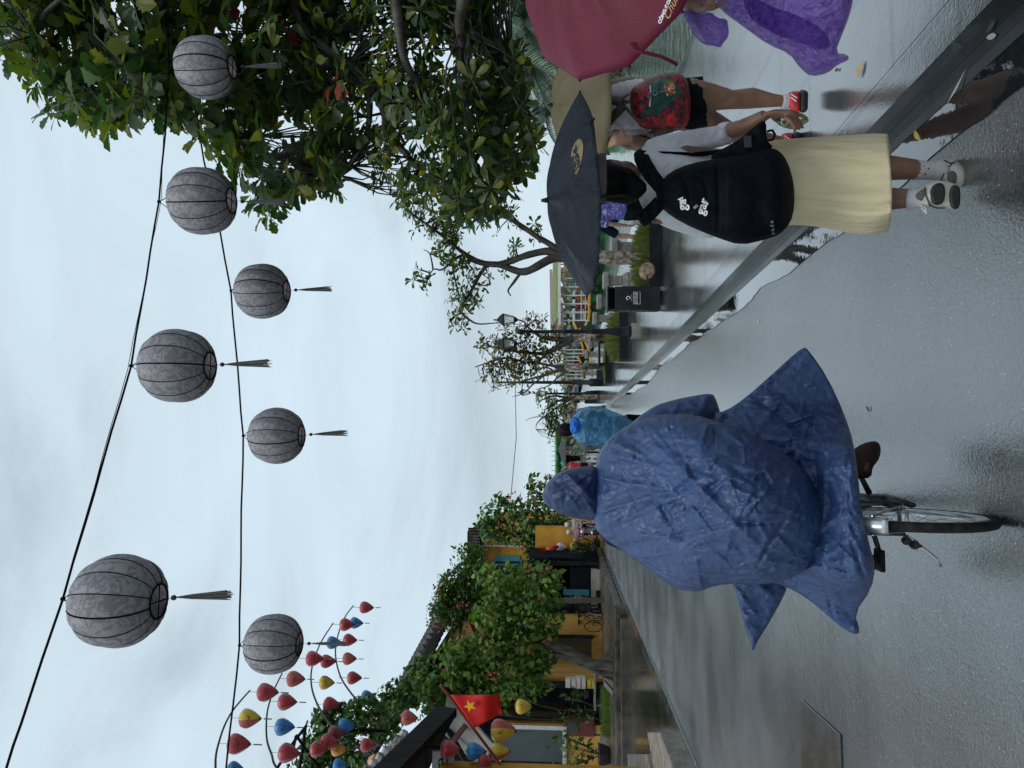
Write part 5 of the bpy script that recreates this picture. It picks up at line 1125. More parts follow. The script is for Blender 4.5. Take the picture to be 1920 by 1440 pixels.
SL = [(686, 1139, 20, 'red', 22, 'red lantern at the very tip of the farthest bamboo arc'), (649, 1171, 21, 'red', 21.8, 'red lantern second from the tip of the farthest arc, overlapping a blue one'), (667, 1168, 19, 'blue', 22.5, 'small blue lantern just below and behind a red one near the arc tip'),
      (625, 1205, 21, 'blue', 19.5, 'blue lantern under the tip of the third arc, beside the grey tassel'), (655, 1200, 20, 'red', 21.6, 'red lantern third down the farthest arc'), (654, 1235, 20, 'brocade', 21.5, 'pink and gold patterned lantern in the middle of the farthest arc'),
      (588, 1235, 25, 'red', 18.5, 'red lantern just under the tassel of the left grey lantern'), (614, 1240, 22, 'red', 19, 'red lantern hanging close below another red one on the third arc'), (663, 1271, 21, 'red', 21, 'red lantern near the foot of the farthest arc, above the vines'),
      (553, 1273, 26, 'brocade', 17.5, 'patterned red and gold lantern at the tip of the second arc'), (611, 1280, 22, 'yellow', 19, 'yellow and red lantern in the middle of the third arc'), (500, 1298, 30, 'red', 15.5, 'plain red lantern at the tip of the nearest arc'),
      (537, 1316, 27, 'red', 16.8, 'plain red lantern second on the second arc'), (689, 1307, 21, 'blue', 20.5, 'blue lantern touching the top of the vine leaves'), (620, 1321, 24, 'red', 18.5, 'red lantern half sunk in the top of the leaning vine'),
      (467, 1347, 31, 'brocade', 15.2, 'red and yellow patterned lantern on the nearest arc'), (532, 1363, 28, 'blue', 16.5, 'blue lantern in the middle of the second arc'), (648, 1361, 25, 'blue', 17.8, 'bright blue lantern over the vines beside the bamboo pole'),
      (446, 1395, 33, 'red', 15, 'largest plain red lantern, lowest of the nearest arc'), (540, 1412, 31, 'red', 16, 'red lantern at the foot of the second arc over the vine'), (629, 1375, 24, 'dark', 17.6, 'dark red lantern next to the bright blue one in the vines'),
      (616, 1391, 26, 'red', 17.4, 'red lantern second in the dense cluster above the roof'), (596, 1405, 25, 'red', 17.2, 'red lantern leftmost in the dense cluster above the roof'), (634, 1405, 22, 'orange', 17.5, 'orange brown lantern under the dense red cluster'),
      (688, 1397, 22, 'red', 17, 'red lantern right beside the tiled roof'), (440, 1442, 24, 'blue', 14.8, 'blue lantern lowest under the nearest arc'), (636, 1434, 20, 'blue', 17, 'pale blue lantern low in the vines above the tiled roof'),
      (766, 1346, 24, 'brocade', 17, 'faded patterned lantern in the vine above the black eave'), (842, 1405, 29, 'red', 14.2, 'shiny red lantern under the black eave'), (891, 1409, 29, 'blue', 14.3, 'blue lantern right of the shiny red one under the eave'),
      (941, 1370, 37, 'yellow', 14.6, 'large golden lantern before the dark window'), (936, 1409, 28, 'yellow', 14.4, 'yellow and pink lantern on the garland'), (980, 1325, 24, 'yellow', 18, 'yellow and red lantern hanging alone over the dark doorway'),
      (909, 1427, 22, 'red', 14.2, 'pink red lantern low beside the yellow wall'), (985, 1181, 22, 'blue', 23, 'bright blue lantern deep in the large vine'), (1000, 1212, 20, 'orange', 22.6, 'orange lantern in the lower leaves of the large vine'), (1007, 1092, 17, 'dark', 30, 'dark red lantern in the far vine'),
      (1052, 1026, 15, 'white', 33, 'white lantern hanging before the shop beyond the vines'), (1077, 1026, 16, 'yellow', 33, 'bright yellow lantern under the white one at the far shop'), (1085, 1047, 10, 'red', 32, 'tiny pink red lantern at the shop door'), (690, 1345, 20, 'dark', 19.5, 'dull red lantern behind leaves in the leaning vine')]
for i, (px, py, s, c_, d, lab) in enumerate(SL):
    small_lantern(lab, px, py, s*(1.12 if s < 40 else 1), c_, d, string=16, tas=(px < 700 or px == 941), second={'brocade': 'yellow', 'yellow': 'brocade'}.get(c_) if i in (10, 15, 31, 32, 30) else None)
BAM = mat('dark_bamboo', (.02, .018, .014), .6, c2=(.04, .036, .028), scale=10)
def arc(lab, P, rad=.022):
    pts = [at(*p) for p in P]; Q_ = []
    n = len(pts)
    for i in range(n-1):                      # Catmull-Rom
        p0, p1, p2, p3_ = pts[max(i-1, 0)], pts[i], pts[i+1], pts[min(i+2, n-1)]
        for j in range(5):
            t = j/5; Q_.append(.5*((2*p1)+(p2-p0)*t+(2*p0-5*p1+4*p2-p3_)*t*t+(3*p1-p0-3*p2+p3_)*t**3))
    Q_.append(pts[-1]); b = MB(); b.tube(Q_, [lerp(rad*.7, rad*1.3, i/len(Q_)) for i in range(len(Q_))], 8); o = b.build('bamboo_pole', BAM, loc=pts[-1], smooth=True); return meta(o, lab, 'pole', 'bent bamboo poles holding small lanterns')
arc('nearest bent bamboo pole, crossing the lower cable', [(469, 1294, 15.5), (434, 1336, 15.2), (413, 1383, 15), (404, 1440, 14.9), (420, 1540, 15), (520, 1640, 15.2)])
arc('second bent bamboo pole, rising behind the left grey lantern', [(529, 1262, 17.5), (512, 1298, 17), (501, 1336, 16.7), (500, 1383, 16.4), (509, 1414, 16.2), (524, 1445, 16), (600, 1500, 16)])
arc('third bent bamboo pole, beside the tassel of the left grey lantern', [(625, 1168, 19.5), (602, 1204, 19.2), (588, 1240, 19), (583, 1270, 18.8), (588, 1303, 18.5), (607, 1341, 18), (640, 1376, 17.7), (720, 1430, 17.5)])
arc('farthest bent bamboo pole, with a red lantern at its tip', [(663, 1135, 22), (645, 1160, 21.9), (633, 1194, 21.7), (629, 1227, 21.5), (637, 1265, 21.2), (654, 1294, 20.8), (676, 1318, 20.4), (740, 1370, 20)])
# ================================================================ trees and vines
BARK = mat('wet_dark_bark', (.022, .018, .014), .6, c2=(.07, .06, .05), scale=9, bump=1.0, bscale=30, stretch=(1, 1, .3))
BARK2 = mat('pale_lichen_bark', (.07, .045, .03), .75, c2=(.34, .29, .24), scale=11, bump=1.0, bscale=26, lo=.42, hi=.6)
LOBED = [(0, 0), (.16, .10), (.30, .09), (.42, .24), (.52, .20), (.66, .34), (.76, .24), (.88, .25), (1.0, 0)]
OBOV = [(0, 0), (.15, .035), (.45, .13), (.72, .22), (.90, .17), (1.0, 0)]
SMALL = [(0, 0), (.35, .24), (.75, .20), (1.0, 0)]
HEART = [(0, 0), (.12, .36), (.5, .34), (1.0, 0)]
def leaf(b, p, d, n, L_, shape, fold=.35, droop=.25, rnd=random):
    """one leaf: p base, d direction, n upper normal"""
    d = d.normalized(); s = d.cross(n)
    if s.length < 1e-4: s = d.cross(V3(.3, .9, .1))
    s.normalize(); n = s.cross(d); q = len(shape); o = len(b.v)
    for x, _ in shape: b.v.append(p+d*(x*L_)-n*(droop*x*x*L_))
    for sg in (1, -1):
        for x, w_ in shape[1:-1]: b.v.append(p+d*(x*L_)-n*(droop*x*x*L_)+(s*sg+n*fold)*(w_*L_))
    k = q-2
    for sg in (0, 1):
        st = o+q+sg*k
        F = [(o, o+1, st)]+[(o+i, o+i+1, st+i, st+i-1) for i in range(1, k)]+[(o+k, o+k+1, st+k-1)]
        for f_ in F: b.f.append(f_ if sg else tuple(reversed(f_)))
        b.mi += [b.k]*len(F)
def rosette(b, p, up, n, L_, shape, rnd, spread=1.0, droop=.25):
    up = up.normalized(); x = up.cross(V3(.31, .9, .2)).normalized(); y = up.cross(x); a0 = rnd.uniform(0, 6.28)
    for i in range(n):
        a = a0+2*math.pi*i/n*1.02+rnd.uniform(-.25, .25); e_ = rnd.uniform(-.25, .75)/spread
        d = x*math.cos(a)+y*math.sin(a)+up*e_; leaf(b, p+d*.02, d, up+V3(rnd.uniform(-.4, .4), rnd.uniform(-.4, .4), rnd.uniform(-.3, .3)), L_*rnd.uniform(.65, 1.1), shape, rnd.uniform(.05, .45), droop*rnd.uniform(.2, 1.8))
def pathline(P): return [at(*p) for p in P]
def crv(pts, k=4):
    n = len(pts); Q_ = []
    for i in range(n-1):
        p0, p1, p2, p3_ = pts[max(i-1, 0)], pts[i], pts[i+1], pts[min(i+2, n-1)]
        for j in range(k):
            t = j/k; Q_.append(.5*((2*p1)+(p2-p0)*t+(2*p0-5*p1+4*p2-p3_)*t*t+(3*p1-p0-3*p2+p3_)*t**3))
    Q_.append(pts[-1]); return Q_
def limbs_mb(Ls, b=None, wob=.03):
    b = b or MB()
    for pts, r0, r1 in Ls:
        Q_ = crv(pts); n = len(Q_); Q_ = [p+Vector(noise.noise_vector(p*2.3))*wob*min(1, i) for i, p in enumerate(Q_)]
        b.tube(Q_, [lerp(r0, r1, i/(n-1))*(1+.16*noise.noise(Q_[i]*7)) for i in range(n)], 9)
    return b
def twigs(b, cl, nodes, rnd, r=.006, maxd=1.2):
    for p in cl:
        q = min(nodes, key=lambda z: (z-p).length_squared)
        if (q-p).length < maxd:
            m_ = q.lerp(p, .5)+V3(rnd.uniform(-.08, .08), rnd.uniform(-.08, .08), rnd.uniform(.0, .12))*(p-q).length; b.tube([q, m_, p], [r*1.8, r*1.3, r*.7], 5)
# ---- the big tree overhead, its trunk to the right of the picture
rnd = random.Random(11)
LM1 = leaf_mat('big_tree_leaf', [(0, (.020, .045, .014)), (.35, (.035, .075, .022)), (.58, (.080, .118, .022)), (.80, (.17, .18, .030)), (.92, (.09, .14, .07)), (1, (.07, .12, .075))], trans=.5, rough=.4)
LMR = leaf_mat('red_old_leaf', [(0, (.20, .015, .02)), (.6, (.30, .03, .03)), (1, (.45, .16, .02))], trans=.4)
CR = smooth_poly([(-40, 150), (0, 122), (28, 128), (48, 180), (72, 238), (104, 246), (128, 222), (160, 250), (200, 262), (238, 248), (262, 232), (300, 258), (345, 250), (378, 282), (402, 305), (408, 342), (440, 362), (462, 408), (488, 430), (520, 426), (536, 396), (570, 372), (600, 358), (640, 380), (660, 352), (652, 300), (668, 300), (702, 352), (722, 392), (770, 392), (800, 372), (830, 420), (880, 425), (930, 428), (962, 400), (985, 340), (1015, 312), (1032, 280), (1022, 220), (992, 190), (1000, 150), (1026, 110), (1000, 72), (978, 84), (950, 66), (948, 30), (985, 10), (1000, -40), (980, -300), (900, -520), (400, -560), (0, -420), (-60, -200)], 1)
GAPS = [(964, 52, 24), (672, 322, 24), (700, 92, 14), (450, 40, 10), (215, 20, 12), (665, 300, 16), (720, 30, 9), (770, 105, 9), (700, 205, 15), (690, 222, 13), (845, 95, 8), (560, 235, 8), (880, 235, 8)]
def atb(x, y, d): return at(x, y, d*lerp(1.24, .84, sst((x-430)/420)))
def depth_big(x, y): return 6.4+1.6*sst((x-450)/350)+.5*noise.noise(V3(x*.006, y*.006, 0))
cl = []; tries = 0
while len(cl) < 2150 and tries < 40000:
    tries += 1; x = rnd.uniform(-50, 1035); y = rnd.uniform(-560, 430)
    if not inside(x, y, CR): continue
    if y < -60 and rnd.random() > .45: continue
    e_ = edge_dist(x, y, CR)
    if e_ < 16: continue
    if any(math.hypot(x-gx, y-gy) < gr_+14 for gx, gy, gr_ in GAPS): continue
    den = .5+.9*noise.noise(V3(x*.012, y*.012, 4))
    if x < 560 and rnd.random() > .5: continue
    if rnd.random() > max(.3, den+.42): continue
    cl.append((x, y, depth_big(x, y)+rnd.uniform(-.8, 1.3), e_))
big = thing('broadleaf_tree', 'big broadleaf tree reaching in from the right with large lobed leaves', 'tree', V3(4.6, 1.9, .13))
tb = V3(4.6, 1.9, .13); fork = V3(4.5, 2.2, 3.1)
ML = [([tb, V3(4.65, 1.95, 1.2), V3(4.55, 2.1, 2.2), fork], .26, .17)]
BR = [[fork, atb(930, -330, 5.6), atb(880, -60, 6.8), atb(862, 60, 7.4), atb(880, 130, 7.8), atb(905, 185, 8.1)],
      [fork, atb(800, -300, 5.4), atb(745, -60, 6.6), atb(745, 40, 7.0), atb(762, 120, 7.3), atb(788, 160, 7.6), atb(792, 210, 7.9)],
      [fork, atb(600, -280, 5.2), atb(560, -80, 6.0), atb(565, 40, 6.5), atb(690, 160, 7.2), atb(722, 205, 7.5), atb(733, 250, 7.7), atb(790, 320, 8.1), atb(850, 370, 8.4)],
      [fork, atb(400, -260, 5.0), atb(310, -80, 5.9), atb(306, 10, 6.2), atb(316, 90, 6.5)],
      [atb(560, -80, 6.0), atb(500, 60, 6.4), atb(470, 160, 6.7), atb(490, 300, 7.0), atb(500, 380, 7.1)],
      [atb(310, -80, 5.9), atb(200, -10, 6.0), atb(198, 90, 6.2), atb(150, 180, 6.3)], [atb(310, -80, 5.9), atb(110, 0, 5.8), atb(60, 90, 6.0)],
      [atb(690, 160, 7.2), atb(690, 250, 7.4), atb(640, 330, 7.3)], [atb(880, 60, 7.4), atb(960, 120, 8.0), atb(985, 160, 8.2)], [atb(790, 210, 7.9), atb(900, 290, 8.3), atb(960, 330, 8.4)]]
for i, p in enumerate(BR): ML.append((p, .065 if i < 4 else .035, .022 if i < 4 else .014))
b = limbs_mb(ML); nodes = [q for p in BR for q in crv(p, 3)]
pts = [atb(x, y, d) for x, y, d, e_ in cl]; twigs(b, pts, nodes, rnd, .006, 1.6); b.build('trunk', BARK, big, smooth=True)
b = MB(); 
for (x, y, d, e_), p in zip(cl, pts):
    L_ = lerp(.245, .18, sst((x-420)/330))*(.9 if e_ < 40 else 1.0)
    if x < 620 and rnd.random() < .75: rosette(b, p, V3(rnd.uniform(-.5, .5), rnd.uniform(-.7, .3), rnd.uniform(.2, 1)), rnd.randint(5, 8), L_, LOBED, rnd, 1.0, .3)
    else: rosette(b, p, V3(rnd.uniform(-.5, .5), rnd.uniform(-.7, .3), rnd.uniform(.2, 1)), rnd.randint(6, 9), L_*.92, OBOV, rnd, 1.0, .25)
b.build('crown', LM1, big)
for x, y, d in ((622, 158, 6.5), (632, 152, 6.5), (468, 22, 6.3), (430, 30, 6.4), (452, 40, 6.35), (540, 60, 6.2)):
    b = MB(); rosette(b, atb(x, y, d), V3(0, -.6, .5), 2, .17, [(0, 0), (.3, .3), (.7, .36), (1, 0)], rnd); b.build('red_leaf', LMR, big)
# ---- smaller street trees
LM2 = leaf_mat('almond_leaf', [(0, (.035, .075, .018)), (.4, (.06, .12, .025)), (.7, (.10, .16, .035)), (.9, (.13, .15, .03)), (1, (.22, .17, .03))], trans=.4)
LM3 = leaf_mat('autumn_tinged_leaf', [(0, (.04, .065, .018)), (.35, (.075, .10, .022)), (.6, (.12, .13, .03)), (.8, (.17, .12, .03)), (1, (.26, .15, .04))], trans=.35)
def clumps_pts(C_, n, rnd, d, dr):
    out = []
    for (x, y, r_) in C_:
        for _ in range(int(n*r_*r_/900)+1):
            a = rnd.uniform(0, 6.28); q = r_*math.sqrt(rnd.random()); out.append(at(x+q*math.cos(a), y+q*math.sin(a), d+rnd.uniform(-1, 1)*min(dr, r_/F_PX*d)))
    return out
def street_tree(lab, base, trunk, limbs, cl_, d, n, L_, lm, seed, bark=BARK2, nr=6, shape=OBOV, tr=.1, name='street_tree', lr=.012, dr=1.5):
    rnd = random.Random(seed); t = thing(name, lab, 'tree', base); Ls = [(trunk, tr, tr*.7)]+[(p, r0, r1) for p, r0, r1 in limbs]
    low = limbs_mb([Ls[0]], wob=.02); low.build('trunk', bark, t, smooth=True)
    nodes = [q for p, _, _ in limbs for q in crv(p, 3)] or trunk; P = clumps_pts(cl_, n, rnd, d, dr)
    b = limbs_mb(Ls[1:], wob=.03) if limbs else MB(); twigs(b, P, nodes, rnd, lr*.45, 2.2); b.build('limbs', BARK, t, smooth=True)
    b = MB()
    for p in P: rosette(b, p, V3(rnd.uniform(-.5, .5), rnd.uniform(-.5, .5), rnd.uniform(.3, 1)), nr, L_*rnd.uniform(.8, 1.2), shape, rnd)
    b.build('crown', lm, t); return t
# tree behind the black umbrella
d_ = 12.2; B_ = gr(1236, 486, .16)
street_tree('slim tree in a low grassy planter, its trunk just past the black umbrella', B_, [B_, at(1180, 484, d_), at(1130, 482, d_), at(1092, 481, d_), at(1060, 482, d_)],
 [([at(1062, 482, d_), at(1035, 486, d_), at(1000, 506, d_), at(980, 510, d_), at(960, 505, d_), at(940, 497, d_), at(920, 494, d_), at(902, 492, d_), at(880, 486, d_)], .075, .035),
  ([at(1062, 482, d_), at(1030, 472, d_), at(1000, 476, d_), at(960, 490, d_), at(930, 496, d_), at(895, 488, d_), at(870, 475, d_), at(845, 455, d_), at(800, 420, d_), at(770, 400, d_)], .07, .016),
  ([at(1062, 482, d_), at(1030, 458, d_), at(1000, 440, d_), at(965, 417, d_), at(935, 395, d_), at(918, 375, d_)], .06, .025),
  ([at(978, 510, d_), at(965, 525, d_), at(952, 545, d_), at(957, 556, d_)], .03, .008), ([at(915, 496, d_), at(895, 520, d_), at(880, 548, d_), at(862, 580, d_), at(880, 600, d_), at(900, 608, d_), at(935, 606, d_)], .035, .008),
  ([at(890, 487, d_), at(865, 480, d_), at(850, 500, d_), at(860, 560, d_)], .03, .01), ([at(860, 482, d_), at(830, 505, d_), at(812, 505, d_), at(800, 530, d_)], .02, .006), ([at(812, 505, d_), at(806, 478, d_), at(795, 470, d_)], .015, .005)],
 [(770, 392, 26), (800, 412, 30), (830, 440, 34), (850, 475, 30), (868, 520, 32), (872, 560, 34), (862, 598, 22), (790, 530, 18), (782, 512, 12), (958, 462, 13), (958, 478, 9), (1012, 425, 13), (1005, 445, 12), (970, 420, 9), (925, 515, 12), (945, 520, 10), (900, 385, 34), (950, 400, 20), (848, 415, 36), (935, 440, 7), (855, 600, 10), (905, 545, 10)],
 d_, 17, .13, LM2, 21, tr=.125, nr=6, lr=.014)
d3 = 19; B3 = gr(1163, 628, .14)
street_tree('bushy tree right behind the twin headed lamp post', B3, [B3, at(1120, 631, d3), at(1090, 632, d3), at(1075, 634, d3)],
 [([at(1075, 634, d3), at(1050, 636, d3), at(1030, 634, d3), at(1010, 628, d3), at(990, 612, d3)], .10, .02), ([at(1075, 635, d3), at(1055, 645, d3), at(1030, 660, d3), at(1000, 664, d3), at(950, 656, d3), at(920, 650, d3)], .09, .015), ([at(1030, 660, d3), at(1000, 680, d3), at(950, 672, d3), at(915, 680, d3), at(890, 688, d3)], .04, .01)],
 [(920, 660, 24), (940, 640, 22), (945, 690, 30), (975, 650, 30), (985, 690, 32), (1010, 670, 26), (1015, 610, 18), (1040, 620, 18), (990, 600, 16), (1040, 660, 16), (915, 700, 18), (950, 610, 14), (1000, 640, 24), (905, 640, 12), (930, 715, 16), (1050, 690, 12)], d3, 24, .17, LM3, 22, tr=.14, nr=6)
d4 = 25; B4 = gr(1139, 688, .14)
street_tree('thin tree with bare forked branches to the left of the bushy tree', B4, [B4, at(1100, 687, d4), at(1060, 690, d4)],
 [([at(1060, 690, d4), at(1040, 698, d4), at(1010, 706, d4), at(980, 715, d4), at(935, 725, d4)], .07, .012), ([at(1062, 690, d4), at(1030, 686, d4), at(990, 678, d4), at(950, 690, d4)], .06, .012), ([at(1070, 690, d4), at(1050, 705, d4), at(1030, 722, d4), at(1005, 730, d4)], .05, .01), ([at(1020, 702, d4), at(1000, 720, d4), at(980, 738, d4), at(960, 745, d4)], .04, .008), ([at(1040, 698, d4), at(1020, 690, d4), at(960, 700, d4)], .04, .008)],
 [(1010, 690, 14), (1045, 682, 14), (975, 700, 14), (960, 720, 10), (1060, 680, 8), (1020, 725, 8)], d4, 14, .2, LM3, 23, tr=.13)
d5 = 33; B5 = at(1122, 742, d5); B5.z = .13
street_tree('leafy tree above the head of the person in the pale blue raincoat', B5, [B5, at(1095, 745, d5), at(1070, 748, d5)],
 [([at(1070, 748, d5), at(1045, 752, d5), at(1020, 770, d5)], .08, .02), ([at(1070, 748, d5), at(1040, 742, d5), at(1010, 752, d5)], .07, .02), ([at(1070, 748, d5), at(1050, 760, d5), at(1010, 790, d5), at(1005, 805, d5)], .05, .01)],
 [(1025, 755, 16), (1040, 775, 20), (1060, 770, 18), (1030, 790, 16), (1050, 800, 20), (1065, 812, 14), (1040, 815, 14), (1015, 745, 12), (1065, 750, 12), (1035, 740, 10)], d5, 42, .24, LM2, 24, tr=.15)
d6 = 28; B6 = at(1122, 762, d6); B6.z = .13
street_tree('slender leaning sapling between the lamp posts', B6, [B6, at(1090, 768, d6), at(1075, 772, d6)], [([at(1075, 772, d6), at(1040, 780, d6), at(1000, 782, d6), at(985, 790, d6)], .03, .006), ([at(1075, 772, d6), at(1050, 762, d6), at(1035, 745, d6)], .03, .006)], [(1075, 780, 10), (1060, 765, 9)], d6, 26, .18, LM3, 25, tr=.06)
# ---- vine covered frames and shrubs by the houses
LV1 = leaf_mat('vine_leaf', [(0, (.032, .078, .015)), (.35, (.065, .145, .022)), (.65, (.11, .21, .032)), (.87, (.18, .28, .05)), (1, (.25, .32, .07))], trans=.35, rough=.5)
LV2 = leaf_mat('dark_vine_leaf', [(0, (.03, .075, .018)), (.5, (.065, .14, .028)), (1, (.12, .21, .045))], trans=.3, rough=.5)
FLW = {'pink': mat('pink_flower', (.42, .06, .07), .7, c2=(.52, .12, .11)), 'white': mat('white_flower', (.55, .48, .42), .7), 'rust': mat('rust_flower', (.20, .06, .035), .7, c2=(.22, .09, .05))}
def vine(lab, clumps, d, L_, lm, seed, dens=1.0, trunk=None, flowers=(), name='climbing_vine', core=True, cat='vine', th=1.0, tm=None):
    rnd = random.Random(seed); base = trunk[0][0][0] if trunk else at(clumps[0][0], clumps[0][1], d); t = thing(name, lab, cat, base)
    b = MB()
    for (x, y, r_) in clumps:
        c = at(x, y, d+rnd.uniform(-.3, .5)); rr = r_/F_PX*d; n = int(dens*27*rr*rr/(L_*L_))+6
        for _ in range(n):
            v = Vector((rnd.gauss(0, 1), rnd.gauss(0, 1), rnd.gauss(0, 1))).normalized(); q = rr*rnd.uniform(.72, 1.12)*(1+.22*noise.noise(c+v*2.2)+.12*noise.noise(c+v*6))
            if rnd.random() < .25: q *= rnd.uniform(.4, 1)
            p = c+Vector((v.x*q, v.y*q*th, v.z*q)); d_l = (v*.5+Vector((rnd.uniform(-1, 1), rnd.uniform(-1, 1), rnd.uniform(-1.1, .5)))).normalized()
            leaf(b, p, d_l, v+V3(0, 0, .7), L_*rnd.uniform(.6, 1.25), HEART, .2, .3)
    b.build('crown', lm, t)
    if trunk: (limbs_mb(trunk, wob=.05)).build('trunk', tm or BARK, t, smooth=True)
    for col, fx, fy, fr_, fn_ in flowers:
        b = MB()
        for _ in range(fn_//2+1):
            p = at(fx+rnd.gauss(0, fr_), fy+rnd.gauss(0, fr_), d-.2-rnd.random()*.4)
            for k in range(3): leaf(b, p, Vector((rnd.uniform(-1, 1), rnd.uniform(-1, 1), rnd.uniform(-1, 1))), V3(0, -1, .3), L_*.38, HEART, .2, .2)
        b.build('flower_cluster', FLW[col], t)['kind'] = 'stuff'
    return t
TW = mat('twisted_grey_trunk', (.05, .042, .032), .7, c2=(.15, .13, .10), scale=7, bump=1.0, bscale=18, stretch=(1, 1, .35))
dv = 22.3; tbv = gr(1163, 1262, -.03)
def A_(x, y, q=dv): return at(x, y, q)
vt = [([A_(1160, 1258), A_(1145, 1248), A_(1120, 1246), A_(1100, 1240), A_(1075, 1226), A_(1050, 1215), A_(1020, 1205)], .17, .12), ([A_(1160, 1238), A_(1140, 1232), A_(1128, 1240), A_(1105, 1244)], .10, .08), ([A_(1163, 1275), A_(1145, 1262), A_(1125, 1262), A_(1100, 1248), A_(1080, 1240), A_(1040, 1228)], .12, .09), ([A_(1158, 1222), A_(1150, 1228), A_(1135, 1226)], .07, .05), ([A_(1160, 1290), A_(1150, 1275), A_(1130, 1268)], .06, .05), ([A_(1150, 1215), A_(1158, 1200), A_(1160, 1150)], .04, .03)]
vine('large heart leaved vine climbing over the front of the old house on a twisted trunk', [(920, 1085, 26), (935, 1110, 34), (960, 1090, 34), (1000, 1080, 32), (1030, 1085, 24), (950, 1140, 42), (990, 1130, 44), (1025, 1120, 28), (1030, 1160, 26), (910, 1150, 26), (930, 1180, 34), (970, 1180, 46), (1015, 1190, 32), (945, 1215, 34), (990, 1225, 36), (1015, 1235, 24), (905, 1200, 20), (920, 1235, 30), (955, 1255, 34), (990, 1265, 30), (1005, 1255, 24), (905, 1070, 16), (1010, 1290, 20), (985, 1300, 20)], dv, .19, LV1, 31, .62, trunk=vt, flowers=(('rust', 1030, 1070, 7, 12), ('rust', 995, 1072, 6, 8), ('rust', 1010, 1118, 4, 6)), tm=TW)
vine('bright green vine sprawling over the roof edge above the black eave', [(850, 1230, 28), (875, 1215, 22), (865, 1260, 34), (840, 1270, 30), (900, 1250, 26), (900, 1285, 34), (870, 1300, 30), (935, 1290, 24), (820, 1300, 28), (845, 1320, 26), (800, 1320, 20), (800, 1290, 24), (905, 1320, 22), (940, 1315, 14), (975, 1320, 14)], 19.5, .18, LV1, 32, .9, trunk=[([A_(1125, 1330, 29), A_(1050, 1328, 28), A_(980, 1310, 26), A_(900, 1290, 20), A_(830, 1290, 20)], .07, .04)], flowers=(('pink', 923, 1268, 4, 10), ('rust', 835, 1248, 5, 6), ('rust', 812, 1322, 6, 8)), tm=TW)
vine('dark green vine at the roof ridge leaning out over the lane', [(790, 1260, 26), (770, 1285, 28), (745, 1300, 24), (795, 1295, 22), (760, 1320, 22), (725, 1300, 16), (812, 1240, 16), (740, 1330, 16), (715, 1325, 12), (785, 1245, 14)], 20.5, .17, LV2, 33, 1.0, trunk=[([A_(1125, 1345, 29), A_(1000, 1345, 27.5), A_(850, 1320, 21), A_(770, 1290, 21)], .07, .04)], flowers=(('rust', 772, 1345, 6, 9),), tm=TW)
vine('vine on the top trellis behind the dense cluster of red lanterns', [(610, 1340, 16), (600, 1365, 26), (630, 1350, 24), (655, 1335, 24), (680, 1330, 22), (700, 1345, 18), (640, 1375, 22), (590, 1400, 24), (665, 1350, 20), (610, 1410, 22), (580, 1430, 22), (625, 1430, 24), (660, 1405, 20), (655, 1430, 22), (560, 1440, 16), (700, 1375, 12), (690, 1310, 10), (720, 1360, 14), (725, 1385, 12), (740, 1350, 12), (600, 1345, 14), (645, 1395, 18), (620, 1375, 18), (575, 1410, 16), (675, 1365, 14), (710, 1330, 12), (735, 1370, 12), (600, 1440, 20), (575, 1395, 12)], 18.3, .155, LV2, 34, 1.0, trunk=[([A_(1150, 1460, 18.5), A_(900, 1462, 18.5), A_(720, 1440, 18.5), A_(620, 1400, 18.5)], .06, .03)], flowers=(('rust', 690, 1350, 6, 8), ('rust', 650, 1390, 5, 7)), tm=TW)
vine('flowering bush spilling over the roof of the yellow two storey house', [(915, 965, 22), (935, 945, 18), (925, 990, 22), (955, 965, 24), (950, 990, 18), (975, 955, 20), (985, 985, 26), (1010, 965, 22), (1015, 990, 24), (1040, 985, 18), (1005, 1015, 18), (1030, 1010, 16), (905, 990, 14), (970, 1010, 16), (990, 1030, 14), (940, 935, 8), (1050, 965, 14), (1045, 1000, 12), (1000, 1040, 15), (1018, 1035, 15), (1040, 1030, 13), (1048, 1012, 12), (925, 1006, 14), (945, 1008, 13), (905, 1002, 10), (985, 1012, 18), (1056, 985, 12), (1055, 1040, 9)], 36, .26, LV2, 35, .60, trunk=[([A_(1120, 985, 37), A_(1050, 985, 37), A_(960, 975, 37)], .1, .06)], flowers=(('rust', 938, 985, 9, 16), ('pink', 965, 930, 6, 8)), name='flowering_bush', cat='bush')
vine('rusty green bush seen just above the blue hood', [(1000, 900, 14), (1010, 920, 18), (1025, 940, 18), (1000, 935, 14), (1035, 905, 16), (1040, 925, 16), (1050, 950, 14), (990, 915, 8), (1060, 890, 10), (1065, 935, 10)], 44, .30, LV2, 36, .60, trunk=[([A_(1100, 920, 45), A_(1040, 920, 45)], .12, .08)], flowers=(('rust', 1008, 940, 8, 12), ('white', 985, 948, 4, 6)), name='flowering_bush', cat='bush')
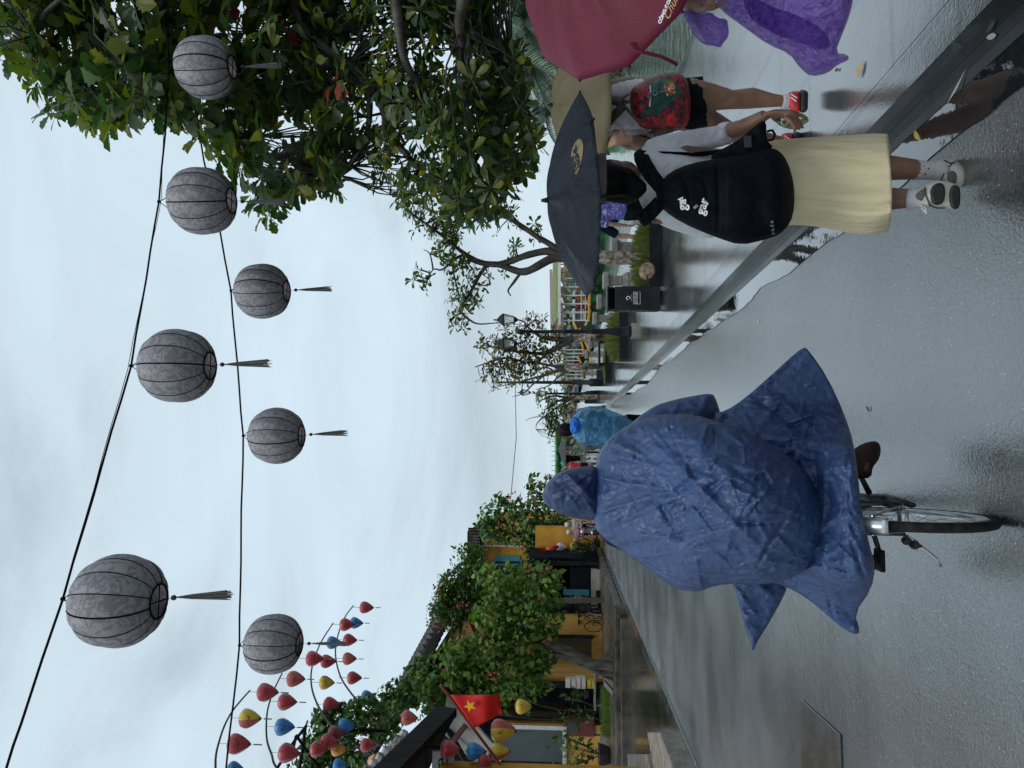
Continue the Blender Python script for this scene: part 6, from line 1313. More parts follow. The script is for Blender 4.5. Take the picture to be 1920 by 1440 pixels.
# airy flowering shrub on the tiled roof
rnd = random.Random(5); t = thing('rooftop_shrub', 'airy shrub with pink flowers growing over the tiled roof against the sky', 'shrub', A_(880, 1090, 29))
b = MB(); lf = MB(); fl = {'pink': MB()}
for i in range(60):
    p0 = A_(rnd.uniform(868, 900), rnd.uniform(1050, 1150), 29+rnd.uniform(-.8, .8)); ex = A_(rnd.uniform(805, 870), rnd.uniform(1075, 1190), 29+rnd.uniform(-1, 1)); m_ = p0.lerp(ex, .55)+V3(0, 0, .3); Q_ = crv([p0, m_, ex], 5); b.tube(Q_, [.018]*len(Q_), 4)
    for q in Q_[2:]:
        for _ in range(9): leaf(lf, q+Vector((rnd.gauss(0, .10), rnd.gauss(0, .1), rnd.gauss(0, .10))), Vector((rnd.uniform(-1, 1), rnd.uniform(-1, 1), rnd.uniform(-1, 1))), V3(0, 0, 1), rnd.uniform(.08, .15), HEART, .2, .3)
    if i % 5 == 0:
        for _ in range(10): leaf(fl['pink'], ex+Vector((rnd.gauss(0, .1), 0, rnd.gauss(0, .1))), Vector((rnd.uniform(-1, 1), rnd.uniform(-1, 1), rnd.uniform(-1, 1))), V3(0, -1, 0), .10, HEART)
for i in range(1500): leaf(lf, A_(rnd.gauss(882, 13), rnd.uniform(1020, 1165), 29+rnd.uniform(-.7, .7)), Vector((rnd.uniform(-1, 1), rnd.uniform(-1, 1), rnd.uniform(-1, 1))), V3(0, 0, 1), rnd.uniform(.10, .2), HEART, .2, .3)
b.build('twigs', BARK, t); lf.build('crown', LV2, t); fl['pink'].build('flower_cluster', FLW['pink'], t)['kind'] = 'stuff'
# far palms and trees over the river
LP = leaf_mat('haze_grey_green_palm', [(0, (.06, .10, .07)), (.5, (.10, .16, .11)), (1, (.16, .23, .15))], trans=.2)  # greyed fronds, the haze of distance is in their colour
def palm(lab, x, y, d, L_, n, seed, bx=1110):
    rnd = random.Random(seed); c = at(x, y, d); base = at(bx, y+rnd.uniform(-20, 20), d+.5); base.z = -.4; t = thing('palm_tree', lab, 'palm')
    t.location = base; ORG[t.name] = base
    b = MB(); b.tube(crv([base, base.lerp(c, .5)+V3(.3, 0, 0), c], 4), .16, 8); b.build('trunk', BARK2, t, smooth=True)
    b = MB()
    for i in range(n):
        a = 2*math.pi*i/n+rnd.uniform(-.2, .2); el_ = rnd.uniform(-.5, 1.1); o_ = V3(math.cos(a), math.sin(a), 0); pts = []
        for j in range(9):
            s_ = j/8*L_; pts.append(c+o_*(s_*math.cos(el_*.7))+V3(0, 0, s_*math.sin(el_)-.13*s_*s_/L_*2.4*(j/8)*L_*.5))
        b.tube(pts, .03, 4)
        for j in range(1, 9):
            for k in range(4):
                q = pts[j-1].lerp(pts[j], k/4); ax_ = (pts[j]-pts[j-1]).normalized(); sd_ = ax_.cross(V3(0, 0, 1)).normalized(); ll = L_*.26*(1-.5*abs(j/8-.4))
                for sg in (1, -1):
                    e_ = q+(sd_*sg*.75+ax_*.5-V3(0, 0, .55)).normalized()*ll*rnd.uniform(.8, 1.1); b.add([q-ax_*.045, q+ax_*.045, e_], [(0, 1, 2)])
    b.build('crown', LP, t)
for i, a in enumerate((('coconut palm behind the tan umbrella, nearest the big tree', 1000, 120, 27, 3.0, 18), ('coconut palm low to the left of the tan umbrella with spiky fronds', 1022, 205, 30, 2.6, 16), ('coconut palm at the top edge behind the maroon umbrella', 985, 35, 26, 3.1, 18), ('coconut palm drooping over the boats between the tan and maroon umbrellas', 1045, 75, 31, 3.0, 18), ('tallest coconut palm at the picture edge above the maroon umbrella', 1020, -40, 30, 3.4, 18))): palm(*a, 70+i)
LF = leaf_mat('haze_tinted_far_leaf', [(0, (.07, .12, .085)), (.5, (.10, .165, .11)), (1, (.15, .22, .14))], trans=.2)  # distance haze is put into these pale leaf greens
k = 0
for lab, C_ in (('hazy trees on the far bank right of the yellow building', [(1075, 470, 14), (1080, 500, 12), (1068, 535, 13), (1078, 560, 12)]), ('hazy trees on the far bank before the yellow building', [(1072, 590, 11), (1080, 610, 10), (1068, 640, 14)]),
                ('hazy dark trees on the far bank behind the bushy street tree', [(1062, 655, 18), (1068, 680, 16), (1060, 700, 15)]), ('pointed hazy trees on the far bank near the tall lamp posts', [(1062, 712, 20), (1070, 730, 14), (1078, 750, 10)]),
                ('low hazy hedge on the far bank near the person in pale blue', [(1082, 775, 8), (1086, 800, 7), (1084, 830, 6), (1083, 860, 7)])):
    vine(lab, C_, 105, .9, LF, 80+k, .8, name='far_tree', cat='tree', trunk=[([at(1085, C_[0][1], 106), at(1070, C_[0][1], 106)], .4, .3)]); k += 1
# grass in the planters (uncountable)
# ================================================================ old yellow houses on the left
YEL = mat('ochre_plaster', (.24, .125, .025), .8, spec=.2, c2=(.50, .29, .075), scale=1.6, detail=8, bump=.5, bscale=12, lo=.3, hi=.7, stretch=(1, 1, .45))
YEL2 = mat('bright_ochre_plaster', (.38, .18, .022), .8, spec=.2, c2=(.58, .30, .05), scale=1.5, detail=8, bump=.4, bscale=12)
DWOOD = mat('black_brown_wood', (.006, .006, .007), .75, spec=.12, c2=(.020, .017, .015), scale=9, stretch=(1, 1, .2), bump=.5, bscale=30)
DARKIN = mat('shade_painted_interior', (.005, .007, .010), .95, spec=.05, c2=(.016, .018, .024), scale=3)  # near-black wall colour carries the shade of porch and shop
TILE = mat('weathered_roof_tile', (.02, .019, .018), .8, spec=.2, c2=(.115, .108, .10), scale=3.5, detail=7, bump=.7, bscale=20)
WFR = mat('white_window_frame', (.42, .43, .44), .6, c2=(.52, .53, .54), scale=8)
TEAL = mat('teal_shutter_paint', (.03, .17, .20), .55, c2=(.05, .25, .29), scale=6, bump=.4, bscale=30)
GREYP = mat('grey_concrete', (.13, .125, .115), .6, c2=(.23, .22, .20), scale=3, bump=.6, bscale=18, rvar=.2)
GLASS = mat('dark_window_glass', (.012, .022, .024), .12, c2=(.022, .034, .036), scale=2, coat=.5)
REDW = mat('oxblood_painted_wood', (.09, .014, .010), .5, c2=(.14, .025, .018), scale=8, bump=.4, bscale=30)
def wall_with_holes(b, x0, x1, z0, z1, y, th, holes):
    """wall in the plane y with rectangular openings (x0, x1, z0, z1)"""
    xs = sorted({x0, x1, *[h[0] for h in holes], *[h[1] for h in holes]}); zs = sorted({z0, z1, *[h[2] for h in holes], *[h[3] for h in holes]})
    for i in range(len(xs)-1):
        zc = None
        for j in range(len(zs)-1):
            cx, cz = (xs[i]+xs[i+1])/2, (zs[j]+zs[j+1])/2; hole = any(h[0] < cx < h[1] and h[2] < cz < h[3] for h in holes)
            if not hole: b.box((cx, y+th/2, cz), (xs[i+1]-xs[i], th, zs[j+1]-zs[j]))
    return b
def tiled_roof(name, A, B, C_, D, m, parent, rows=14, cols=24):
    """half-round tile courses on the slope A-B (eave) to D-C (ridge)"""
    A, B, C_, D = map(Vector, (A, B, C_, D)); n = (B-A).cross(D-A).normalized(); n = n if n.z > 0 else -n
    b = MB(); b.slab([A, B, C_, D], -.05, n)
    for c in range(cols+1):
        t = c/cols; p0 = A.lerp(B, t)+n*.03; p1 = D.lerp(C_, t)+n*.03; pts = []; 
        for r in range(rows+1): pts.append(p0.lerp(p1, r/rows))
        rad = (B-A).length/cols*.30
        for r in range(rows): b.tube([pts[r]+n*.03, pts[r+1]-n*.01], [rad*1.12, rad*.9], 6)
    return b.build(name, m, parent)
# --- house with the framed window and the long eave
hB = thing('old_house', 'old ochre house with a white framed dark window, tiled roof and shaded porch', 'house', (-8, 26.6, .25))
b = MB(); wz0 = .25
def zat(px, d): return EYE.z+(at(px, 720, d)-EYE).z
yF = 26.6
wx0 = at(1000, 1411, yF).x; wx1 = at(1000, 1349, yF).x; wzt = zat(943, yF); wzb = zat(1055, yF)
px0 = at(1000, 1346, yF).x
wall_with_holes(b, -16, px0+.12, wz0, 6.0, yF, .3, [(wx0, wx1, wzb, wzt)]); b.build('front_wall', YEL, hB)
b = MB(); b.box(((px0-16)/2, yF-.06, wz0+.10), (px0+16, .10, .20)); b.build('skirting', GREYP, hB)
def window(parent, x0, x1, z0, z1, y, fm, bars=1, fw=.09, name='window'):
    b = MB(); cx, cz = (x0+x1)/2, (z0+z1)/2
    b.box((x0-fw/2, y-.02, cz), (fw, .08, z1-z0+2*fw)); b.box((x1+fw/2, y-.02, cz), (fw, .08, z1-z0+2*fw)); b.box((cx, y-.02, z1+fw/2), (x1-x0, .08, fw)); b.box((cx, y-.02, z0-fw/2), (x1-x0, .08, fw))
    w_ = b.build(name, fm, parent); p = MB(); p.box((cx, y+.1, cz), (x1-x0, .02, z1-z0)); p.build('pane', GLASS, w_); return w_
wn = window(hB, wx0, wx1, wzb, wzt, yF, WFR, fw=.13)
b = MB(); 
for i in range(22): b.box((wx0-.13, yF-.075, lerp(wzb-.08, wzt, i/21)), (.09, .03, .06))
for i in range(16): b.box((lerp(wx0, wx1, i/15), yF-.075, wzb-.07), (.055, .03, .09))
b.build('fringe', WFR, wn)
b = MB(); b.box((-7.75, 37, 3.4), (.3, 20, 6.2)); b.build('street_wall', YEL, hB)
# back walls of the dark porch recess
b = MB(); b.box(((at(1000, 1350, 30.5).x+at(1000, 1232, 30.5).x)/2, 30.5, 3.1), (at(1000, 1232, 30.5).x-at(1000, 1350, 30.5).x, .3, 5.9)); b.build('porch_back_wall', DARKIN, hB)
# porch: posts and beam
b = MB()
for x_ in (1322, 1270): p = at(1125, x_, 26.8); b.box((p.x, 26.8, 2.7), (.18, .18, 5)); 
sep(b.build('porch_post', DWOOD, hB))
tiled_roof('roof', (-7.0, 25.8, 6.3), (-7.0, 46, 7.25), (-10.6, 46, 9.4), (-10.6, 25.8, 8.4), TILE, hB)
b = MB(); b.beam((-6.9, 25.6, 6.2), (-6.9, 46, 7.15), .12, .28); b.beam((-7.0, 25.7, 6.2), (-10.6, 25.7, 8.35), .12, .3); b.beam((-14.2, 25.7, 6.2), (-10.6, 25.7, 8.35), .12, .3); b.build('eave_board', DWOOD, hB)
# lower canopy sheets over the window
b = MB(); b.slab([at(842, 1300, 19.2), at(928, 1395, 18.2), at(905, 1440, 18.4), at(832, 1372, 19.4)], .05, (0, -.3, 1)); b.build('canopy_sheet', GREYP, hB)
b = MB(); b.beam(at(848, 1392, 18.3), at(900, 1325, 19.3), .07, .12); b.build('canopy_rafter', mat('rusty_red_wood', (.13, .05, .035), .7), hB); b = MB(); b.beam(at(880, 1440, 18.0), at(830, 1350, 19.5), .09, .12); b.build('canopy_rafter', DWOOD, hB)
b = MB(); b.box(at(868, 1330, 20.4), (2.6, .2, 1.8)); b.build('shade_painted_gable', DARKIN, hB)  # dark slab, the shade under the roof is put into its colour
# --- middle house section seen left of the cyclist
hM = thing('old_house', 'long ochre house wall with a brown door and blue letter box, behind the parked bicycles', 'house', (-6, 28.8, .25))
yM = 28.8
def X(px, py, d): return at(px, py, d).x
b = MB(); dx0, dx1 = X(1080, 1226, yM), X(1080, 1186, yM); d_t = zat(1036, yM); d_b = zat(1108, yM)
wall_with_holes(b, X(1080, 1238, yM), X(1080, 1146, yM), .25, 4.6, yM, .3, [(dx0, dx1, d_b, d_t)]); b.build('wall', YEL, hM)
b = MB(); b.box(((dx0+dx1)/2, yM+.1, (d_b+d_t)/2), (dx1-dx0, .06, d_t-d_b)); b.build('door', mat('dark_brown_door', (.04, .028, .014), .6, c2=(.065, .045, .02), scale=6, stretch=(1, 1, .15)), hM)
b = MB(); b.box((dx1+.05, yM-.05, (d_b+d_t)/2), (.10, .14, d_t-d_b+.1)); b.build('door_post', DWOOD, hM)
b = MB(); p = at(1053, 1174, yM-.08); b.box(p, (.22, .12, .34)); bevel(b.build('letter_box', mat('dark_blue_paint', (.01, .03, .09), .5), hM), .01)
b = MB(); b.box(at(1060, 1250, yM+.4), (.5, .1, 3)); b.build('shade_painted_panel', DARKIN, hM)  # near-black panel with the porch shade painted into it
b = MB(); b.box((X(1080, 1190, 30), 31.5, 4.75), (2.4, 5, .25)); b.build('upper_floor', DWOOD, hM)
# --- shop with the open dark front
yS = 31
hS = thing('shop_house', 'dark open shop front with teal folding doors and pale stone steps', 'shop', (X(1130, 1100, yS), yS, .1))
xs0, xs1 = X(1080, 1146, yS), X(1080, 1052, yS); b = MB()
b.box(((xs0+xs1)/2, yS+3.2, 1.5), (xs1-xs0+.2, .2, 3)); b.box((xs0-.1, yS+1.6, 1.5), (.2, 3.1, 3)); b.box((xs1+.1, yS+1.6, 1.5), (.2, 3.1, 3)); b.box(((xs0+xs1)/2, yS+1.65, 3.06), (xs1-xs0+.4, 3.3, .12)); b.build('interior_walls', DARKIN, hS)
b = MB()
for i, (pxx, dd) in enumerate(((1107, .0), (1117, -.25), (1124, -.55))):
    z_ = zat(pxx, yS); b.box(((X(1100, 1130, yS)+X(1100, 1060, yS))/2, yS+dd-.1, z_-.12), (X(1100, 1060, yS)-X(1100, 1130, yS), .3, .24))
bevel(b.build('stone_steps', mat('pale_step_stone', (.25, .23, .19), .6, c2=(.36, .33, .28), scale=3, bump=.4, bscale=20), hS), .01)
b = MB(); b.box((X(1080, 1104, yS), yS-.05, (zat(1056, yS)+zat(1103, yS))/2), (.22, .08, zat(1056, yS)-zat(1103, yS))); b.build('teal_door', TEAL, hS)
b = MB(); b.box((X(1080, 1113, yS), yS-.1, (zat(1066, yS)+zat(1102, yS))/2), (.14, .05, .8)); 
ntc = b.build('notice_board', mat('dark_notice_board', (.03, .035, .04), .5), hS); 
for i in range(5): b = MB(); b.box((X(1080, 1113, yS)-.02+.02*(i % 2), yS-.14, zat(1071+6*i, yS)), (.06, .02, .07)); b.build('paper_note', WHITEC, ntc)
b = MB(); b.box((X(1100, 1051, yS), yS-.3, (zat(1030, yS)+zat(1143, yS))/2), (.14, .14, zat(1030, yS)-zat(1143, yS))); b.build('post', DWOOD, hS)
b = MB(); b.box(((xs0+xs1)/2-.1, yS+1.5, .95), (1.6, .7, .9)); b.build('counter', mat('dark_blue_counter', (.008, .014, .028), .5), hS)
b = MB(); b.beam(at(1128, 1160, 29), at(1121, 1108, 29.6), .12, .18); b.build('timber_sill', DWOOD, hS)
b = MB(); b.beam((X(1080, 1118, 27), 27, .2), (X(1080, 1122, 27), 27, 3.4), .16, .16); b.build('timber_post', mat('brown_timber', (.05, .038, .028), .7, scale=6), hS)
# shop beyond: teal boards, poster wall
yT = 34
hT = thing('shop_house', 'far shop with teal boards hung with small framed pictures, beside the tall dark post', 'shop', (X(1120, 1030, yT), yT, .1))
b = MB(); wall_with_holes(b, X(1080, 1050, yT), X(1080, 985, yT), 0, 2.9, yT, .3, []); b.build('wall', YEL2, hT)
b = MB(); b.box((X(1080, 1045, yT), yT-.1, (zat(1035, yT)+zat(1062, yT))/2), (.4, .06, .6)); b.build('teal_board', TEAL, hT)
b = MB(); b.box((X(1080, 1038, yT)-.1, yT-.1, zat(1082, yT)), (.6, .06, .75)); b.build('teal_board', TEAL, hT)
b = MB()
fr_ = MB(); fr_.box((X(1055, 1042, yT), yT-.16, zat(1055, yT)), (.5, .03, .46)); fo = fr_.build('picture_rack', mat('pink_grey_board', (.28, .16, .18), .7), hT)
for i in range(3):
    for j in range(3): b = MB(); b.box((X(1055, 1042, yT)-.16+.16*i, yT-.19, zat(1055, yT)-.15+.15*j), (.09, .02, .09)); b.build('small_picture', WHITEC, fo)
# --- yellow two storey house with turquoise shutters
yC = 39
hC = thing('two_storey_house', 'two storey orange yellow house with a turquoise shuttered window and dark flat eave', 'house', (X(1100, 1060, yC), yC, 0))
b = MB(); x0, x1 = X(900, 1105, yC), X(900, 1012, yC); wz1, wz2 = zat(976, yC), zat(931, yC); wxa, wxb = X(950, 1074, yC), X(950, 1049, yC)
wall_with_holes(b, x0, x1, 0, zat(903, yC), yC, .3, [(wxa, wxb, wz1, wz2)]); b.box((x1+.15, yC+8, zat(903, yC)/2), (.3, 16, zat(903, yC))); b.build('wall', YEL2, hC)
wn = window(hC, wxa, wxb, wz1, wz2, yC, TEAL, fw=.10)
b = MB(); hw = (wxb-wxa)/2
b.box((wxb-.14, yC-.16, (wz1+wz2)/2), (.03, .30, wz2-wz1)); b.box((wxb+.16, yC-.04, (wz1+wz2)/2), (.26, .03, wz2-wz1)); bl = b.build('shutter', TEAL, wn)
b = MB(); b.tube([(x1-.25, yC-.10, zat(1000, yC)), (x1-.25, yC-.10, zat(905, yC))], .05, 8); b.build('down_pipe', WFR, hC); b = MB(); b.tube([(x1+.1, yC-.12, zat(908, yC)), (x0, yC-.12, zat(908, yC))], .06, 8); b.build('gutter', WFR, hC)
b = MB(); b.box(((x0+x1)/2+.1, yC+3, zat(893, yC)), (x1-x0+1.2, 7.4, .16)); b.box(((x0+x1)/2+.1, yC-.62, (zat(906, yC)+zat(882, yC))/2), (x1-x0+1.2, .08, zat(882, yC)-zat(906, yC))); b.build('eave_slab', DWOOD, hC)
b = MB()
for i in range(26): q_ = lerp(x0-.5, x1+.6, i/25); b.tube([V3(q_, yC-.70, zat(904, yC)), V3(q_, yC-.68, zat(884, yC))], .045, 6)
b.build('tile_ends', TILE, hC)
tiled_roof('roof', (x0-.6, yC-.7, zat(897, yC)), (x1+.5, yC-.7, zat(897, yC)), (x1+.2, yC+1.5, zat(876, yC)), (x0-.6, yC+1.5, zat(876, yC)), TILE, hC, rows=6, cols=16)
b = MB(); b.beam((x0-.6, yC+1.5, zat(875, yC)), (x1+.3, yC+1.5, zat(875, yC)), .25, .2); b.build('ridge', DWOOD, hC)
# --- near gatehouse farthest to the left: wall, tiled roof, heavy black eave
hA = thing('gatehouse', 'near gatehouse with a pale tiled roof, heavy black eave and bright yellow wall', 'gatehouse', (-6.3, 13, 0))
b = MB(); xa = X(1000, 1419, 14.6); wall_with_holes(b, -9.5, xa, 0, zat(832, 14.6), 14.6, .25, []); b.box((xa-.12, 11, zat(832, 14.6)/2), (.24, 7, zat(832, 14.6))); b.build('wall', YEL2, hA)
e0, e1 = at(838, 1333, 15.2), at(712, 1462, 12.6)
b = MB(); b.beam(e0, e1, .16, .42); b.beam(e0+V3(-.1, .05, 0), e0+V3(-3.4, 0.05, 1.9), .14, .3); b.build('eave_beam', DWOOD, hA)
b = MB(); b.slab([e0+V3(-.05, 0, -.1), e1+V3(-.05, 0, -.1), e1+V3(-2.5, 0, .9), e0+V3(-2.5, 0, .9)], .06, (.4, 0, 1)); b.build('soffit', DWOOD, hA)
e2 = e0.lerp(e1, .42); tiled_roof('roof', e2+V3(.05, 0, .26), e1+V3(.05, 0, .26), e1+V3(-2.6, 0, 2.0), e2+V3(-2.6, 0, 2.0), mat('white_stained_tile', (.07, .07, .07), .7, c2=(.42, .42, .42), scale=4, detail=6, bump=.6, bscale=20), hA, rows=8, cols=7)
b = MB(); p = at(831, 1427, 14.3); b.box(p, (.38, .06, .42)); pl_ = b.build('plaque', mat('pale_stone_plaque', (.35, .34, .32), .6), hA); bevel(pl_, .02)
b = MB(); 
for s_ in ((-.10, .06, -.02, .08), (-.06, -.06, .10, -.10), (.02, .08, .08, -.02), (-.10, -.01, .10, .02)): b.beam(p+V3(s_[0], -.045, s_[1]), p+V3(s_[2], -.045, s_[3]), .02, .02)
b.build('carved_character', DWOOD, pl_)
b = MB(); b.tube([at(790, 1402, 14.4), at(840, 1402, 14.4)], .03, 6); b.tube([at(800, 1402, 14.4), at(800, 1440, 14.4)], .02, 6); b.tube([at(838, 1402, 14.4), at(838, 1440, 14.4)], .03, 6); b.build('hanging_frame', DWOOD, hA)
b = MB(); b.tube([at(690, 1425, 15), at(700, 1427, 15), at(716, 1428, 15)], [.05, .14, .05], 10); b.build('orange_ornament', SM['orange'], hA)
# --- trellis frame of dark poles
tr = thing('trellis', 'black metal trellis of crossed bars above the red lanterns', 'trellis', at(700, 1380, 17.8))
for P_ in ([(575, 1360, 17.8), (548, 1395, 17.8), (520, 1440, 17.8), (480, 1500, 17.8)], [(555, 1378, 17.8), (580, 1415, 17.8), (600, 1440, 17.8)], [(573, 1362, 17.8), (568, 1402, 17.8), (560, 1450, 17.8)], [(555, 1380, 17.8), (550, 1403, 17.8)], [(664, 1369, 17.8), (725, 1371, 17.9)]):
    b = MB(); b.tube([at(*q) for q in P_], .035, 8); b.build('bar', CORD, tr)
# --- flags
FR = mat('flag_red', (.50, .004, .006), .6, c2=(.62, .008, .01), scale=3); FY = mat('flag_yellow', (.75, .50, .01), .6, var=.05); POL = mat('red_brown_pole', (.16, .03, .02), .5)
def cloth_quad(P_, d, fn, nx=16, ny=12):
    b = MB(); 
    for j in range(ny+1):
        for i in range(nx+1):
            u, v = i/nx, j/ny; x = lerp(lerp(P_[0][0], P_[1][0], u), lerp(P_[3][0], P_[2][0], u), v); y = lerp(lerp(P_[0][1], P_[1][1], u), lerp(P_[3][1], P_[2][1], u), v); b.v.append(at(x, y, d+fn(u, v)))
    b.f = [(j*(nx+1)+i, j*(nx+1)+i+1, (j+1)*(nx+1)+i+1, (j+1)*(nx+1)+i) for j in range(ny) for i in range(nx)]; b.mi = [0]*len(b.f); return b
fg = thing('flag', 'red flag with a yellow star on a slanting pole before the dark window', 'flag', at(935, 1432, 13.9))
b = MB(); b.tube([at(826, 1284, 13.9), at(938, 1433, 13.9)], .028, 8); b.build('pole', POL, fg)
FQ = [(845, 1303), (888, 1366), (941, 1338), (938, 1303)]; ff = lambda u, v: .12*math.sin(v*7+u*2)*v
b = cloth_quad(FQ, 13.85, ff); c_ = b.build('cloth', FR, fg, smooth=True); q = c_.modifiers.new('s', 'SOLIDIFY'); q.thickness = .004
st = MB(); pts = []; ctr = (881, 1324)
for i in range(10):
    a = math.pi*2*i/10+.5; r_ = 12.5 if i % 2 == 0 else 5; pts.append((ctr[0]+r_*math.cos(a), ctr[1]+r_*.95*math.sin(a)))
vs, fs = tri_poly(pts, 3); st.add([at(x, y, 13.72) for x, y in vs]+[at(x, y, 13.76) for x, y in vs], fs+[tuple(i+len(vs) for i in reversed(f)) for f in fs]); st.build('star', FY, c_)
fg2 = thing('flag', 'plain red flag drooping under the tiled roof edge in the shade', 'flag', at(890, 1165, 23))
b = MB(); b.tube([at(878, 1165, 23), at(915, 1205, 23)], .02, 6); b.build('pole', POL, fg2)
b = cloth_quad([(880, 1168), (892, 1198), (916, 1196), (916, 1182)], 22.9, lambda u, v: .1*math.sin(v*6)); b.build('cloth', mat('dull_flag_red', (.28, .008, .012), .7), fg2, smooth=True)
fg3 = thing('flag', 'small narrow red banner with a yellow mark beside the far white lantern', 'flag', at(1012, 1032, 32.5))
b = MB(); b.tube([at(1010, 1034, 32.5), at(1030, 1050, 32.5)], .02, 6); b.build('pole', POL, fg3)
b = cloth_quad([(1012, 1028), (1012, 1035), (1048, 1028), (1048, 1022)], 32.4, lambda u, v: .08*math.sin(v*6)); c3 = b.build('cloth', FR, fg3, smooth=True)
b = MB(); b.box(at(1027, 1028, 32.2), (.10, .01, .12)); b.build('yellow_mark', FY, c3)
# --- things on the terrace
def bicycle(lab, x, y, z, rz, cm, grp='bicycles parked outside the old houses'):
    t = thing('parked_bicycle', lab, 'bicycle', (x, y, z), grp, rz)
    ORG[t.name] = V3(0, 0, 0)
    for wx in (-.52, .52):
        b = MB(); b.tube([V3(wx+.32*math.cos(a), 0, .34+.32*math.sin(a)) for a in [2*math.pi*i/20 for i in range(21)]], .018, 6, caps=False)
        wo = b.build('wheel', RUBBER, t); b = MB()
        for i in range(10): a = 2*math.pi*i/10; b.tube([V3(wx, 0, .34), V3(wx+.3*math.cos(a), 0, .34+.3*math.sin(a))], .003, 4)
        b.build('spokes', CHROME, wo)
    b = MB(); b.tube([V3(-.52, 0, .34), V3(-.05, 0, .30), V3(-.20, 0, .78), V3(.38, 0, .80), V3(.52, 0, .34)], .018, 6); b.tube([V3(-.05, 0, .30), V3(.36, 0, .72)], .018, 6); b.build('frame', cm, t)
    b = MB(); b.tube([V3(.38, -.28, .98), V3(.40, 0, 1.0), V3(.38, .28, .98)], .014, 6); b.tube([V3(.40, 0, 1.0), V3(.38, 0, .8)], .014, 6); b.build('handlebar', CHROME, t)
    b = MB(); b.box(V3(-.22, 0, .86), (.24, .14, .06)); bevel(b.build('saddle', BLACKC, t), .02)
    b = MB(); b.box(V3(.58, 0, .88), (.26, .30, .22)); b.build('basket', mat('grey_wire_basket', (.10, .10, .095), .6, metal=.4), t)
    return t
tzz = .25
for i, (px_, py_, rz, cm, lab) in enumerate(((1128, 1140, 1.3, DARKMETAL, 'dark parked bicycle nearest the timber post'), (1128, 1152, 1.5, mat('dark_red_paint', (.10, .01, .02), .4), 'parked bicycle with a dark red frame in the middle of the row'), (1128, 1160, 1.2, DARKMETAL, 'parked bicycle with its basket against the ochre wall'))):
    p = at(px_, py_, 28.2); bicycle(lab, p.x, p.y, tzz, rz, cm)
CB = mat('white_carton', (.42, .40, .38), .8, c2=(.52, .50, .47), scale=5); BRC = mat('brown_carton', (.20, .12, .08), .8)
for lab, px_, py_, w_, h_, m_ in (('white carton on top of the stack beside the twisted trunk', 1070, 1279, 16, 19, CB), ('white and brown carton in the middle of the stack beside the trunk', 1089, 1279, 20, 18, CB), ('small yellow crate at the bottom of the carton stack', 1108, 1281, 15, 14, mat('yellow_crate', (.5, .33, .02), .6))):
    p = at(px_, py_, 25.4); b = MB(); b.box(V3(0, 0, 0)+p, (w_/F_PX*25.4, .3, h_/F_PX*25.4)); o = b.build('carton', m_, loc=p); bevel(o, .008); meta(o, lab, 'box')
    b = MB(); b.box(p+V3(0, -.153, 0), (w_/F_PX*25.4*.96, .004, .04)); b.build('tape', BRC, o)
p = at(1116, 1291, 25.3); yt = p.y; b = MB()
for k in (-.45, .45): b.box(V3(p.x+k, yt, (p.z+.25)/2), (.06, .6, p.z-.25))
b.box(V3(p.x, yt, p.z+.02), (1.2, .7, .05)); o = b.build('table', GREYP, loc=(p.x, yt, .25)); meta(o, 'low grey table under the carton stack by the twisted trunk', 'table')
b = MB(); p = at(1086, 1358, 25.8); b.box(V3(p.x, p.y, p.z), (.62, .5, 1.0)); o = b.build('cabinet', REDW, loc=(p.x, p.y, .25)); meta(o, 'dark red wooden display cabinet standing under the window corner', 'cabinet'); bevel(o, .01)
b = MB(); b.box(V3(p.x+.04, p.y-.26, p.z+.2), (.44, .02, .32)); b.build('glass_front', GLASS, o)
for k in (-.26, .26): b = MB(); b.box(V3(p.x+k, p.y, (p.z-.5+.25)/2), (.06, .4, max(.05, p.z-.5-.25))); b.build('foot', DARKMETAL, o)
# bench-like leaning red and grey boards
b = MB(); q0_, q1_ = at(1133, 1272, 22.6), at(1150, 1292, 22.2); b.beam(q0_, q1_, .5, .04); o = b.build('plank', GREYP, loc=q0_); meta(o, 'leaning plank with a red edge on the ground by the trunk roots', 'plank'); b = MB(); b.beam(q0_+V3(.02, -.26, 0), q1_+V3(.02, -.26, 0), .03, .045); b.build('red_edge', REDW, o)
# potted plants
def potted(lab, px_, py_, d, s_, pot_r, seed, lm=LV2, spread=1.0, potm=None, nleaf=160, zb=None):
    rnd = random.Random(seed); c = at(px_, py_, d); zz = c.z if zb is None else zb; c = V3(c.x, c.y, zz); t = thing('potted_plant', lab, 'plant', c)
    b = MB(); b.lathe([(pot_r*.7, 0), (pot_r, pot_r*.9), (pot_r*1.08, pot_r*1.0), (pot_r*1.02, pot_r*1.02), (pot_r*.9, pot_r*.85)], 18, c=c); b.build('pot', potm or mat('dark_glazed_pot', (.03, .032, .034), .3, c2=(.06, .06, .06), scale=6), t, smooth=True)
    b = MB(); lf = MB()
    for i in range(9):
        a = rnd.uniform(0, 6.28); e_ = c+V3(math.cos(a)*s_*.45*spread, math.sin(a)*s_*.3, s_*rnd.uniform(.6, 1.1)+pot_r); b.tube([c+V3(0, 0, pot_r*.8), c.lerp(e_, .5)+V3(0, 0, .05), e_], .012, 5)
        for _ in range(nleaf//9): q = c.lerp(e_, rnd.uniform(.4, 1.05))+Vector((rnd.gauss(0, .07), rnd.gauss(0, .07), rnd.gauss(0, .07)))*s_*1.3; leaf(lf, q, Vector((rnd.uniform(-1, 1), rnd.uniform(-1, 1), rnd.uniform(-.4, 1))), V3(0, 0, 1), s_*rnd.uniform(.12, .22), SMALL, .2, .2)
    b.build('stems', BARK, t); lf.build('leaves', lm, t); return t
